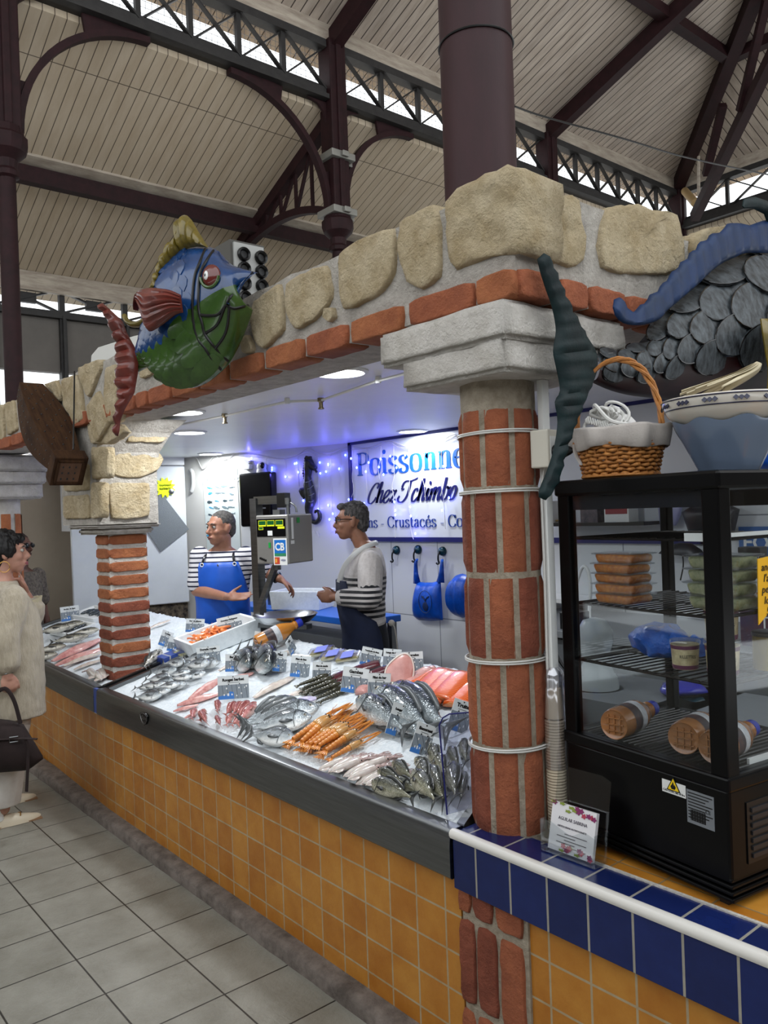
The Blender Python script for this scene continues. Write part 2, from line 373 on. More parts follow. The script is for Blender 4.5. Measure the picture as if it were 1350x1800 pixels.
# ------------------------------------------------------------------ cast iron columns with brackets
def arc(c, r, a0, a1, n, ax, up=V((0, 0, 1))): return [c + ax*(r*cos(lerp(a0, a1, i/n))) + up*(r*sin(lerp(a0, a1, i/n))) for i in range(n+1)]
def iron_column(x, y, label, dirs, clamps=True):
    t = thing('iron_column', label, 'column', (x, y, 0), 'cast iron columns of the hall')
    c = V((x, y, 0)); Zv = lambda z: V((0, 0, z))
    MB().lathe([(.09, 0), (.085, 5.25)], 16, Mx.Translation(c)).build('shaft', m_iron, t)
    MB().lathe([(.085, 5.1), (.12, 5.12), (.12, 5.17), (.10, 5.2), (.11, 5.28), (.19, 5.36), (.21, 5.42), (.21, 5.50), (.18, 5.53), (.17, 5.6)], 12, Mx.Translation(c)).build('capital', m_iron, t, ang=25)
    MB().box((x-.13, y-.13, 5.5), (x+.13, y+.13, 7.84)).box((x-.16, y-.04, 5.6), (x+.16, y+.04, 7.8)).build('upper_post', m_iron, t, smooth=False, bevel=.015)
    if clamps:
        for z in (5.56, 6.28):
            MB().box((x-.19, y-.19, z), (x+.19, y+.19, z+.09)).box((x+.19, y-.05, z+.01), (x+.24, y+.05, z+.08)).box((x-.06, y+.18, z-.02), (x+.06, y+.24, z+.05)).build('clamp', mat('zinc_clamp', '8f8e88', .5, metal=.5), t, smooth=False, bevel=.01)
    for d, lim in dirs:
        d = V(d); w = d.cross(V((0, 0, 1)))*.05
        Rr = 1.42 if not lim else lim
        base = c + d*.12; cen = base + d*Rr + Zv(7.0-Rr)
        rib = arc(cen, Rr, pi, pi/2, 16, d)
        mb = MB(); mb.grid([[p-w-(p-cen).normalized()*.05, p+w-(p-cen).normalized()*.05, p+w+(p-cen).normalized()*.02, p-w+(p-cen).normalized()*.02] for p in rib], cv=True, caps=True)
        # web plate between rib, post and girder with its round opening left free at both ends
        ins = arc(cen, Rr+.01, pi, pi/2+.02, 16, d)
        hole_c = c + d*.45 + Zv(6.68)
        mb2 = [base+Zv(7.0), base+Zv(6.92)] 
        q0 = ins[1:5]; mb.prism([p+w*.4 for p in [base+Zv(5.62)]+q0+[base+d*.02+Zv(6.12), base+Zv(6.15)]], -w*.8)
        q1 = ins[-6:]; mb.prism([p+w*.4 for p in q1+[q1[-1]+Zv(.06), q1[0]+V((0, 0, 7.03-q1[0].z))-d*.05, q1[0]-d*.02]], -w*.8)
        mb.prism([p+w*.4 for p in [base+Zv(7.03), base+d*.3+Zv(7.03), base+d*.13+Zv(6.98), base+d*.05+Zv(6.9), base+Zv(6.75)]], -w*.8)
        mb.build('curved_bracket', m_iron, t, ang=50)
    return t
iron_column(GX, COLY[0], 'maroon cast iron column cropped by the left edge of the photo', [((0, 1, 0), 0), ((0, -1, 0), 0)], False)
iron_column(GX, COLY[1], 'maroon cast iron column with two zinc clamps rising behind the stone arch', [((0, 1, 0), 1.25), ((0, -1, 0), 0)])
iron_column(GX, COLY[2], 'short visible maroon post just right of the big pipe', [], False)
iron_column(GX, GY, 'dark corner post where the two lattice girders meet', [], False)
# rafters and purlins
def beam(name, label, p, q, w, h, cat='roof beam', grp='maroon beams under the roof'): 
    return tag(MB().bar(p, q, w, h).build(name, m_iron, smooth=False), label, cat, grp)
for y, xe, l in ((COLY[1], 0, 'maroon rafter rising above the clamped iron column to the top edge'), (COLY[2], -4.4, 'maroon rafter rising from the post right of the big pipe')):
    beam('rafter', l, (GX+.05, y, zu(GX)-.17), (xe, y, zu(xe)-.17), .16, .24)
PX = -6.15
beam('purlin', 'maroon purlin crossing the upper roof boards at top right', (PX, -5, zu(PX)-.12), (PX, 12.65, zu(PX)-.12), .16, .16)
beam('purlin', 'short maroon purlin of the hip end at the right edge', (PX, 12.65, zu(PX)-.12), (6, 12.65, zu(PX)-.12), .16, .16)
beam('hip_rafter', 'dark hip rafter climbing from the corner post to the top right', (GX+.05, GY-.05, zu(GX)-.12), (0, GY-8.4, zu(0)-.12), .2, .22)
beam('purlin', 'maroon purlin under the lower boards at left, above the blue and green fish', (-10.4, -5, za(-10.4)-.16), (-10.4, GY, za(-10.4)-.16), .14, .2)
for y, l in ((COLY[1], 'trussed maroon rafter falling left from the clamped iron column'),):
    t = thing('truss_rafter', l, 'roof truss', (-10.4, y, za(-10.4)))
    MB().bar((GX-.1, y, za(GX)-.12), (-12.4, y, za(-12.4)-.12), .14, .16).build('rafter_beam', m_iron, t, smooth=False)
    pts = [V((lerp(GX-.15, -11.3, i/14), y, za(lerp(GX-.15, -11.3, i/14))-.2-1.05*(1-i/14)**2.2)) for i in range(15)]
    mb = MB(); mb.grid([[p+V((0, s*.05, z)) for s, z in ((-1, -.05), (1, -.05), (1, .05), (-1, .05))] for p in pts], cv=True, caps=True); mb.build('curved_chord', m_iron, t, ang=50)
    for i in range(2, 12, 2):
        p = pts[i]; MB().bar(p, (p.x, y, za(p.x)-.1), .04, .04, up=(0, 1, 0)).build('strut', m_iron, t, smooth=False)
        if i < 10: q = pts[i+2]; MB().bar((p.x, y, za(p.x)-.12), q, .04, .04, up=(0, 1, 0)).build('strut', m_iron, t, smooth=False)
# struts in the hip corner
beam('raking_strut', 'long maroon raking strut in front of the hip corner', Dp(1221, 382, 15), Dp(1362, 90, 11.5), .15, .18)
beam('hanging_strut', 'upper short dark red hanging strut near the right edge', Dp(1301, 195, 12.6), Dp(1348, 0, 11.6), .11, .11)
beam('hanging_strut', 'lower short dark red hanging strut beside the hip rafter', Dp(1241, 307, 14.4), Dp(1271, 184, 13.4), .12, .12)
tag(MB().tube([Dp(1204, 336, 15.7), Dp(1222, 357, 14.9)], .075, 12).build('flue_pipe', mat('tan_pipe', 'b89a6c', .5), smooth=True), 'short tan pipe end lying in the hip corner', 'pipe')
tag(MB().tube([Dp(1228, 275, 14.9), Dp(1228, 345, 14.9)], .03, 8).build('hanging_rod', m_fascia), 'pale thin rod hanging in the hip corner', 'rod')
wire = spline([Dp(905, 187, 8), Dp(960, 206, 8.3), Dp(1100, 245, 9), Dp(1200, 275, 9.6), Dp(1330, 303, 10.4), Dp(1420, 320, 11)], 6)
tag(MB().tube(wire, .010, 5).build('overhead_cable', m_black), 'thin dark cable slung across the upper roof from the big pipe', 'cable')
# ------------------------------------------------------------------ outer wall of the aisle
OX = -12.4
ow = MB().box((OX-.15, -5, 3.96), (OX, GY+4, 4.80)).build('wall_left', m_greyp, smooth=False); struct(ow)
struct(MB().box((OX-.15, -5, 0), (OX, GY+4, 3.1)).build('wall_left_lower', m_beige, smooth=False))
t = thing('lattice_girder', 'lattice girder of the outer wall at the left edge, behind the red tail', 'roof girder', (OX, 4, 4.8))
MB().box((OX-.08, -5, 5.2), (OX+.08, GY, 5.32)).build('top_chord', m_irong, t, smooth=False)
MB().box((OX-.1, -5, 4.76), (OX+.1, GY, 4.86)).build('bottom_chord', m_irong, t, smooth=False)
for i in range(9):
    a = 2.18+.98*(i-1)
    MB().box((OX-.04, a-.04, 4.84), (OX+.04, a+.04, 5.22)).build('upright', m_irong, t, smooth=False)
    c = V((OX, a+.49, 5.03))
    MB().bar((OX+.02, a, 4.86), (OX+.02, a+.98, 5.21), .03, .06, up=(1, 0, 0)).bar((OX-.02, a, 5.21), (OX-.02, a+.98, 4.86), .03, .06, up=(1, 0, 0)).bar(c-V((0, .12, 0)), c+V((0, .12, 0)), .07, .15, up=(0, 0, 1)).build('cross_brace', m_irong, t, smooth=False)
    o = MB().box((OX-.06, a-.05, 3.1), (OX+.07, a+.05, 4.8)).box((OX+.05, a-.02, 3.1), (OX+.12, a+.02, 4.8)); struct(o.build('window_%d' % (i+1), m_irong, smooth=False))
# the hall goes on behind the photographer: low outer walls
struct(MB().box((-12.5, -5.2, 0), (5, -5, 3.4)).build('wall_near', mat('dim_hall_wall', '5f564d', .85, var='4f4740', vs=1), smooth=False))
struct(MB().box((4.8, -5, 0), (5, 20, 3.4)).build('wall_far_right', mat('dim_hall_wall', '5f564d', .85, var='4f4740', vs=1), smooth=False))
# near wall of the neighbouring aisle at the stall's left end
struct(MB().box((-8.4, 1.5, 0), (-8.3, 4.35, 2.36)).build('wall_end', m_beige, smooth=False))
# ================================================================== the big pipe
pc = Dp(845, 320, 3.02)
t = thing('downpipe', 'thick maroon iron pipe rising above the stone arch corner', 'pipe', (pc.x, pc.y, 2.44))
MB().lathe([(.136, 2.40), (.136, 6), (.136, 9.9)], 32, Mx.Translation((pc.x, pc.y, 0))).build('pipe_shaft', mat('scuffed_maroon_pipe', '351a1e', .5, spec=.3, var='281316', vs=6, stretch=(1, 1, .25), bump=.08, bs=25), t)
ring = [V((pc.x+.139*cos(a*pi/20), pc.y+.139*sin(a*pi/20), 3.42)) for a in range(40)]
MB().tube(ring, .004, 6, closed=True).build('wire_tie', m_black, t)
# ================================================================== counter
t = thing('tiled_counter', 'long counter front of square orange glazed tiles under the steel fish trays', 'counter', (-4, 1.7, 0))
LX, LA = -4.56, R(2.2)      # the left tray and the counter under it swing back slightly
def LT(p):
    p = V(p); 
    if p.x >= LX: return p
    d = LX-p.x; return V((p.x, p.y+d*sin(LA), p.z))
mb = MB(); mb.box((LX, 1.68, .04), (-1.72, 2.2, .598))
mb.add([LT(p) for p in [(-7.3, 1.68, .04), (LX, 1.68, .04), (LX, 2.2, .04), (-7.3, 2.2, .04), (-7.3, 1.68, .598), (LX, 1.68, .598), (LX, 2.2, .598), (-7.3, 2.2, .598)]], [(0, 3, 2, 1), (4, 5, 6, 7), (0, 1, 5, 4), (1, 2, 6, 5), (2, 3, 7, 6), (3, 0, 4, 7)])
mb.build('tiled_front', m_orange, t, smooth=False)
# right-hand counter with navy edge tiles
t = thing('navy_edged_counter', 'right counter with navy edge tiles, white nosing and orange tiled body below the black fridge', 'counter', (-1, 1.7, 0))
MB().box((-1.455, 1.68, .0), (.4, 2.4, .60)).build('tiled_body', m_orange, t, smooth=False)
MB().box((-1.71, 1.645, .575), (.4, 1.80, .728)).build('navy_border', m_blue, t, smooth=False, bevel=.002)
MB().box((-1.71, 1.652, .722), (.4, 1.765, .738)).build('navy_top', m_blue_top, t, smooth=False)
mb = MB(); prof = [(1.640, .722), (1.636, .730), (1.636, .738), (1.642, .746), (1.652, .748), (1.664, .744), (1.668, .736), (1.668, .722)]
mb.grid([[V((x, y, z)) for y, z in prof] for x in (-1.715, -1.3, -.6, .4)], cv=True, caps=True).build('white_nosing', mat('white_glazed_trim', 'd8d5cf', .25), t)
MB().box((-1.40, 1.765, .70), (.4, 1.775, .742)).build('white_grout_strip', m_plaster, t, smooth=False)
MB().box((-1.40, 1.775, .60), (.4, 2.42, .738)).build('orange_worktop', m_orange_top, t, smooth=False)
# ================================================================== steel trays, ice
def tray(label, x0, x1, T, logo=False):
    t = thing('fish_tray', label, 'fish display tray', ((x0+x1)/2, 1.7, .6), 'steel fish display trays')
    mb = MB(); Yb = 2.64
    prof = [(1.642, .598), (1.636, .604), (1.636, .690), (1.640, .733), (1.646, .742), (1.654, .744), (1.692, .744), (1.700, .738), (1.704, .70), (1.66, .69), (1.66, .60)]
    mb.grid([[T(V((x, y, z))) for y, z in prof] for x in [lerp(x0, x1, i/8) for i in range(9)]], cv=True, caps=True)
    mb.build('front_lip', m_steel, t, ang=30)
    for xa in (x0, x1-.03):
        mb = MB(); mb.add([T(V(p)) for p in [(xa, 1.70, .66), (xa+.03, 1.70, .66), (xa+.03, Yb, .9), (xa, Yb, .9), (xa, 1.70, .744), (xa+.03, 1.70, .744), (xa+.03, Yb, ice(Yb)+.012), (xa, Yb, ice(Yb)+.012)]], [(0, 3, 2, 1), (4, 5, 6, 7), (0, 1, 5, 4), (1, 2, 6, 5), (2, 3, 7, 6), (3, 0, 4, 7)])
        mb.build('side_rim', m_steel, t, smooth=False)
    mb = MB(); mb.add([T(V(p)) for p in [(x0, 1.69, .60), (x1, 1.69, .60), (x1, Yb, .87), (x0, Yb, .87), (x0, 1.69, .68), (x1, 1.69, .68), (x1, Yb, .94), (x0, Yb, .94)]], [(0, 3, 2, 1), (4, 5, 6, 7), (0, 1, 5, 4), (1, 2, 6, 5), (2, 3, 7, 6), (3, 0, 4, 7)])
    mb.build('tray_base', m_steel_d, t, smooth=False)
    if logo:
        c = Yp(254, 1263, 1.634)
        M = frame(c, (1, 0, 0), (0, 0, 1))
        sh = [(-.045, .018), (-.03, .028), (0, .033), (.03, .028), (.045, .018), (.04, -.004), (.022, -.024), (0, -.033), (-.022, -.024), (-.04, -.004)]
        mb = MB(); mb.prism([M @ V((a, b, .0)) for a, b in sh], (0, -.004, 0)); mb.k = 1
        mb.tube([M @ V((a*.88, b*.85, .0045)) for a, b in sh], .0012, 5, closed=True)
        textmesh('Gabei', .026, M @ Mx.Translation((-.031, -.004, .0045)), mb, shear=.3); textmesh('sa', .014, M @ Mx.Translation((-.008, -.021, .0045)), mb, shear=.3)
        mb.build('maker_badge', [m_blackg, mat('badge_silver', '8d8d8d', .4, metal=1)], t)
    return t
RX0, RX1 = -4.56, -1.715
def RT(p): p = V(p); return V((RX0+(p.x-RX0)*(RX1-.42*max(0, p.y-1.8)-RX0)/(RX1-RX0), p.y, p.z))
tray('long steel display tray right of the square brick pillar, with a black shield badge', RX0, RX1, RT, True)
tray('steel display tray left of the square brick pillar, behind the woman in the cardigan', -7.2, LX-.05, LT)
m_strip = mat('blue_strip_tile', '2c4690', .3, brick=dict(w=.19, h=.15, m=.004, mortar='b9b7ae', axes='YZ', ms=.1, depth=.4), var=(.8, .8, .85), vs=10)
mb = MB(); mb.add([V(p) for p in [(LX-.05, 1.66, .60), (LX, 1.66, .60), (LX, 1.66, .742), (LX-.05, 1.66, .742), (LX-.05, 1.64, .60), (LX, 1.64, .60), (LX, 1.64, .742), (LX-.05, 1.64, .742)]], [(0, 1, 2, 3), (4, 7, 6, 5), (0, 4, 5, 1), (1, 5, 6, 2), (2, 6, 7, 3), (3, 7, 4, 0)])
mb2 = [(LX-.11, 2.05), (LX+.0, 2.05), (LX+.0, 2.64), (LX-.11, 2.64)]
mb.prism([V((x, y, ice(y)-.01)) for x, y in mb2], (0, 0, .05))
tag(mb.build('blue_tile_strip', m_strip, smooth=False), 'strip of blue tiles between the two steel trays beside the square pillar', 'tile strip')
m_ice = mat('crushed_ice', 'eef3f6', .3, var='d3dde4', vs=60, bump=.7, bs=140, spec=.6)
def icebed(name, label, x0, x1, y0, y1, T, sd):
    mb = MB(); n, m = int((x1-x0)/.018), int((y1-y0)/.018); rows = []
    for i in range(n+1):
        r = []
        for j in range(m+1):
            x = lerp(x0, x1, i/n); y = lerp(y0, y1, j/m); p = V((x*22, y*22, sd))
            h = mnoise.noise(p)*.008+mnoise.noise(p*2.7)*.006+mnoise.noise(V((x*3, y*3, sd)))*.012
            e = min(1, (y-y0)/.05, (x-x0)/.03+.3, (x1-x)/.03+.3); 
            r.append(T(V((x, y, ice(y)-.006+h*e-.004*(1-e)))))
        rows.append(r)
    rows = [[V((r[0].x, r[0].y, r[0].z-.04))]+r+[V((r[-1].x, r[-1].y, r[-1].z-.09))] for r in rows]
    o = mb.grid(rows).build(name, m_ice, ang=180); tag(o, label, 'ice', kind='stuff')
icebed('crushed_ice', 'bed of crushed ice in the long tray right of the square pillar', RX0+.03, RX1-.03, 1.702, 2.62, RT, 1)
icebed('crushed_ice', 'bed of crushed ice in the left tray behind the square pillar', -7.16, LX-.09, 1.702, 2.62, LT, 5)
# ================================================================== arcade wall with stones
AY, AX, BZ = 1.66, -1.405, 2.255
wf = MB(); 
prof = []
N = 60
top = []
for i in range(N+1):
    x = lerp(-8.6, AX-.012, i/N); top.append((x, 2.575+.02*mnoise.noise(V((x*5, 0, 3)))))
poly = [V((x, AY+.014, z)) for x, z in top]
wf.prism([V((-8.6, AY+.014, BZ+.01)), V((AX-.012, AY+.014, BZ+.01))]+list(reversed(poly)), (0, .30, 0))
wfo = struct(wf.build('wall_front', m_mortar, smooth=False))
wr = MB(); poly = []
for i in range(31):
    y = lerp(AY+.315, 3.8, i/30); poly.append(V((AX-.012, y, 2.575+.02*mnoise.noise(V((y*5, 2, 3))))))
wr.prism([V((AX-.012, 3.8, BZ+.01)), V((AX-.012, AY+.315, BZ+.01))]+poly, (-.30, 0, 0))
wro = struct(wr.build('wall_right', m_mortar, smooth=False))
F = lambda pts: [Yp(x, y, AY) for x, y in pts]
front = [
 [(776, 350), (800, 328), (850, 302), (890, 292), (921, 292), (919, 445), (893, 444), (845, 456), (795, 478), (786, 470)],
 [(700, 388), (735, 368), (768, 355), (772, 420), (774, 487), (740, 510), (712, 500), (699, 440)],
 [(594, 445), (640, 415), (690, 396), (693, 440), (692, 480), (670, 515), (638, 532), (600, 547), (594, 500)],
 [(503, 496), (540, 478), (572, 462), (582, 505), (583, 525), (560, 556), (520, 582), (508, 570), (500, 535)],
 [(447, 528), (470, 512), (492, 497), (497, 540), (498, 580), (462, 616), (448, 600), (440, 560)],
 [(573, 540), (586, 535), (591, 560), (578, 570), (566, 560)], [(424, 592), (436, 586), (446, 612), (442, 622), (426, 622)],
 [(136, 648), (158, 637), (178, 630), (176, 650), (156, 701), (142, 674)],
 [(108, 668), (134, 657), (142, 683), (148, 737), (133, 748), (111, 712)],
 [(78, 676), (100, 668), (109, 694), (106, 708), (93, 690)],
 [(184, 648), (203, 638), (207, 672), (204, 739), (191, 745), (184, 706)],
 [(153, 712), (173, 686), (188, 728), (190, 742), (169, 779), (155, 739)],
 [(0, 712), (6, 710), (8, 770), (0, 776)], [(9, 708), (24, 703), (30, 755), (14, 766)],
 [(30, 702), (60, 690), (66, 740), (40, 752)], [(66, 688), (90, 690), (98, 730), (74, 738)],
 [(245, 640), (268, 640), (270, 655), (248, 668)], [(212, 626), (240, 612), (238, 655), (214, 670)],
 [(245, 612), (300, 585), (300, 635), (275, 650), (246, 635)], [(306, 580), (360, 555), (362, 606), (310, 632)], [(366, 552), (420, 530), (424, 590), (368, 602)],
]
sm = MB()
for i, p in enumerate(front):
    q = F(p)
    if i == 0: sm.stone(q, (0, .17, 0), amp=.010, seed=i)
    else: sm.stone([v-V((0, .004+.006*random.random(), 0)) for v in q], (0, .06, 0), seed=i)
sm.build('limestone_blocks', m_stone, wfo, ang=180)
# right face stones (wall along the depth of the stall)
G = lambda pts: [Xp(x, y, AX) for x, y in pts]
sm = MB()
right = [[(966, 336), (990, 340), (1019, 345), (1022, 390), (1034, 440), (1018, 474), (985, 464), (958, 452), (962, 400)],
 [(1068, 360), (1120, 362), (1192, 374), (1204, 440), (1202, 478), (1150, 482), (1085, 480), (1058, 470), (1052, 430), (1060, 400)],
 [(1216, 420), (1222, 408), (1262, 398), (1300, 392), (1330, 400), (1340, 470), (1260, 476), (1214, 450)],
 [(1350, 405), (1400, 405), (1400, 480), (1355, 480)]]
for i, p in enumerate(right): sm.stone([v+V((.006, 0, 0)) for v in G(p)], (-.06, 0, 0), amp=.008, seed=30+i)
sm.build('limestone_blocks', m_stone, wro, ang=180)
# brick course under the stones
bm_ = MB(); random.seed(5)
edges = [905, 835, 831, 716, 709, 617, 611, 538, 533, 466, 460, 403, 398, 350, 346, 300, 297, 258, 255, 236, 233, 205, 202, 178, 175, 150, 147, 120, 117, 90, 87, 62, 60, 36, 34, 14, 12, -10]
def bz(y): return y
for a, b in zip(edges[0::2], edges[1::2]):
    xa = Yp(a, 500 if a > 800 else 620, AY).x; xb = Yp(b, 500 if a > 800 else 620, AY).x
    bm_.k = random.choice((0, 0, 1)); bm_.stone([V((xb, AY-.004, BZ)), V((xa, AY-.004, BZ)), V((xa, AY-.004, BZ+.078)), V((xb, AY-.004, BZ+.078))], (0, .10, 0), amp=.003, seed=a)
bm_.build('brick_course', [m_brickr, m_brickl], wfo, ang=180)
bm_ = MB()
for a, b in [(1.675, 1.84), (1.85, 1.98), (1.99, 2.17), (2.18, 2.33), (2.34, 2.5), (2.51, 2.68), (2.69, 2.64), (2.87, 3.04), (3.05, 3.2)]:
    bm_.k = random.choice((0, 1)); bm_.stone([V((AX+.004, a, BZ)), V((AX+.004, b, BZ)), V((AX+.004, b, BZ+.078)), V((AX+.004, a, BZ+.078))], (-.10, 0, 0), amp=.003, seed=int(a*100))
bm_.build('brick_course', [m_brickr, m_brickl], wro, ang=180)
# ================================================================== round brick column with white capital
CX, CY, CRad = -1.643, 1.835, .112
t = thing('round_brick_column', 'round column of upright red bricks with white stepped capital at the counter corner', 'column', (CX, CY, 0))
MB().lathe([(CRad, .60), (CRad, 1.0), (CRad, 1.5), (CRad, 2.07)], 40, Mx.Translation((CX, CY, 0))).build('mortar_core', m_mortar_g, t)
zj = [.725] + [Yp(860, y, 1.72).z for y in (1318, 1164, 1013, 860)] + [1.985]
bmm = MB(); random.seed(11)
for c in range(5):
    z0, z1 = zj[c]+.009, zj[c+1]-.009
    nb = 8; ph = .3+c*.41
    for k in range(nb):
        a0 = ph+2*pi*k/nb; a1 = a0+2*pi/nb*.80
        bmm.k = random.choice((0, 0, 1)); rows = []
        for i in range(9):
            row = []
            for j in range(9):
                u = i/8; v = j/8; e = min(u, 1-u, 0.5)*2; e2 = min(v, 1-v)*2
                rr = CRad+.0085*min(1, e*3.2)**.5*min(1, e2*4)**.5
                a = lerp(a0, a1, u); z = lerp(z0, z1, v)+.003*mnoise.noise(V((u*3, v*3, k+c*9)))
                rr += .0016*mnoise.noise(V((u*5, v*9, k*3+c)))
                row.append(V((CX+rr*cos(a), CY+rr*sin(a), z)))
            rows.append(row)
        bmm.grid(rows)
bmm.build('upright_bricks', [m_brickr, m_brickd], t, ang=180)
def rough_block(mb, a, b, sd, amp=.005):
    """box with softly battered faces"""
    x0, y0, z0 = a; x1, y1, z1 = b; bmx = bmesh.new(); bmesh.ops.create_cube(bmx, size=1)
    for v in bmx.verts: v.co = V((lerp(x0, x1, v.co.x+.5), lerp(y0, y1, v.co.y+.5), lerp(z0, z1, v.co.z+.5)))
    bmesh.ops.bevel(bmx, geom=bmx.edges[:], offset=.012, segments=2, affect='EDGES')
    bmesh.ops.subdivide_edges(bmx, edges=[e for e in bmx.edges if e.calc_length() > .05], cuts=6, use_grid_fill=True)
    for v in bmx.verts: v.co += V([mnoise.noise(v.co*18+V((sd, k*7, 0))) for k in range(3)])*amp
    bmx.verts.index_update(); mb.add([v.co for v in bmx.verts], [[v.index for v in f.verts] for f in bmx.faces]); bmx.free()
mb = MB(); rough_block(mb, (-1.955, 1.632, 2.145), (-1.425, 2.20, 2.25), 1); rough_block(mb, (-1.865, 1.645, 2.06), (-1.44, 2.06, 2.16), 2)
mb.build('stepped_capital', m_plaster, t, ang=180)
mb = MB()
def tie(z, tilt, ph=0): return [V((CX+(CRad+.0115)*cos(a*pi/24), CY+(CRad+.0115)*sin(a*pi/24), z+tilt*cos(a*pi/24+ph))) for a in range(48)]
for y_, tl in ((757, .004), (862, .003), (1165, .003), (1318, .004)):
    z = Yp(860, y_, 1.715).z
    MB().tube(tie(z, tl), .0028, 6, closed=True).tube(tie(z-.007, tl, .4), .0025, 6, closed=True).build('cable_tie', m_cable_w, t)
# brick base below the navy edge
bl = MB().box((-1.705, 1.672, .0), (-1.455, 1.95, .60)); bl.build('base_core', m_mortar_g, t, smooth=False)
bb = MB(); random.seed(4)
courses = [(.50, .60), (.235, .482), (-.02, .218)]
for ci, (z0, z1) in enumerate(courses):
    xs = [-1.715, -1.665, -1.655, -1.578, -1.565, -1.470] if ci != 1 else [-1.715, -1.655, -1.645, -1.570, -1.554, -1.470]
    for a, b in zip(xs[0::2], xs[1::2]):
        bb.k = random.choice((0, 1)); bb.stone([V((a, 1.662, max(z0, .0))), V((b, 1.662, max(z0, .0))), V((b, 1.662, z1)), V((a, 1.662, z1))], (0, .06, 0), amp=.004, seed=ci*7+int(a*100))
bb.build('base_bricks', [m_brickr, m_brickd], t, ang=180)
# ================================================================== square brick pillar
t = thing('square_brick_pillar', 'square pillar of thin red brick courses and pale joints standing between the trays', 'column', (-4.81, 1.92, .72))
px0, px1, py0, py1 = -4.925, -4.715, 1.795, 2.045
MB().box((px0+.009, py0+.009, .62), (px1-.009, py1-.009, 1.66)).build('mortar_core', m_plaster, t, smooth=False)
corner = [(1200), (1150), (1103), (1058), (1015), (972)]
jy = [1203, 1162, 1122, 1080, 1040, 1012, 986, 1040]
zs = [Yp(196, y, py0).z for y in (1204, 1159, 1118, 1078, 1037, 1000, 957+8, 940)]
zb, zt = Yp(200, 1203, py0).z, Yp(190, 938, py0).z
nco = 11; bmm = MB(); random.seed(8)
for c in range(nco):
    z0 = lerp(zb, zt, c/nco)+.012; z1 = lerp(zb, zt, (c+1)/nco)-.011
    j = random.uniform(-.004, .004)
    bmm.k = (1 if c in (0, 1, 3, 4, 5, 10) else 0) if c % 2 else random.choice((0, 1, 2)); bmm.k = 2 if c in (6, 7, 8, 9) else bmm.k
    cut = random.uniform(.3, .5)
    bmm.stone([V((px0+j, py0, z0)), V((px1+j, py0, z0)), V((px1+j, py0, z1)), V((px0+j, py0, z1))], (0, .06, 0), amp=.003, seed=c)
    bmm.stone([V((px1+j, py0+.004, z0)), V((px1+j, py1+j, z0)), V((px1+j, py1+j, z1)), V((px1+j, py0+.004, z1))], (-.06, 0, 0), amp=.003, seed=c+20)
    bmm.box((px0, py0+.02, z0), (px1-.02, py1, z1))
bmm.build('brick_courses', [m_brickr, m_brickd, m_brickl], t, ang=180)
mb = MB(); rough_block(mb, (-5.05, 1.74, zt-.005), (-4.66, 2.06, zt+.035), 3, .003); rough_block(mb, (-5.13, 1.70, zt+.03), (-4.62, 2.09, zt+.06), 4, .003)
mb.build('stepped_slab', m_plaster, t, ang=180)
# stone capital rising into the arcade wall
FY, SX = 1.685, -4.60
cap = MB()
z0, z1 = zt+.055, BZ+.02
prof = [(0, 0), (0, .35), (.02, .62), (.10, .85), (.22, 1.0)]
YB = Xp(279, 880, SX).y
rows = []
for s, u in [(0, 0), (0, .5), (.02, .7), (.10, .88), (.20, 1.0)]:
    z = lerp(z0, z1, u); s2 = s*1.0
    rows.append([V((-5.20-s2*1.4, FY+.012, z)), V((SX-.012+s2, FY+.012, z)), V((SX-.012+s2, YB+s2*.55, z)), V((-5.20-s2*1.4, YB+s2*.55, z))])
cap.grid(rows, cv=True, caps=True); cap.build('mortar_bell', m_mortar, t, smooth=False)
cs = MB()
K = lambda pts: [Xp(x, y, SX) for x, y in pts]
KF = lambda pts: [Yp(x, y, FY) for x, y in pts]
for i, p in enumerate([[(191, 849), (264, 848), (264, 908), (240, 912), (195, 912)], [(199, 800), (215, 785), (240, 783), (272, 787), (290, 806), (278, 826), (248, 840), (222, 840), (198, 835)]]):
    cs.stone([v+V((.004, 0, 0)) for v in K(p)], (-.05, 0, 0), amp=.006, seed=50+i)
Q = lambda pts, s: [Xp(x, y, SX+s) for x, y in pts]
cs.stone(Q([(222, 778), (232, 750), (250, 741), (312, 739), (310, 752), (296, 768), (288, 779), (250, 776)], .07), (-.12, 0, 0), amp=.006, seed=60)
cs.stone(Q([(216, 733), (222, 727), (264, 724), (267, 729), (258, 736), (218, 741)], .10), (-.12, 0, 0), amp=.006, seed=61)
for i, p in enumerate([[(159, 848), (178, 848), (178, 910), (160, 912)], [(160, 786), (188, 786), (188, 840), (162, 842)], [(110, 872), (154, 870), (157, 912), (112, 912)], [(112, 815), (155, 815), (155, 862), (112, 864)], [(152, 745), (204, 745), (218, 760), (190, 780), (158, 780)]]):
    cs.stone([v-V((0, .004, 0)) for v in KF(p)], (0, .05, 0), amp=.006, seed=70+i)
cs.build('capital_stones', m_stone, t, ang=180)
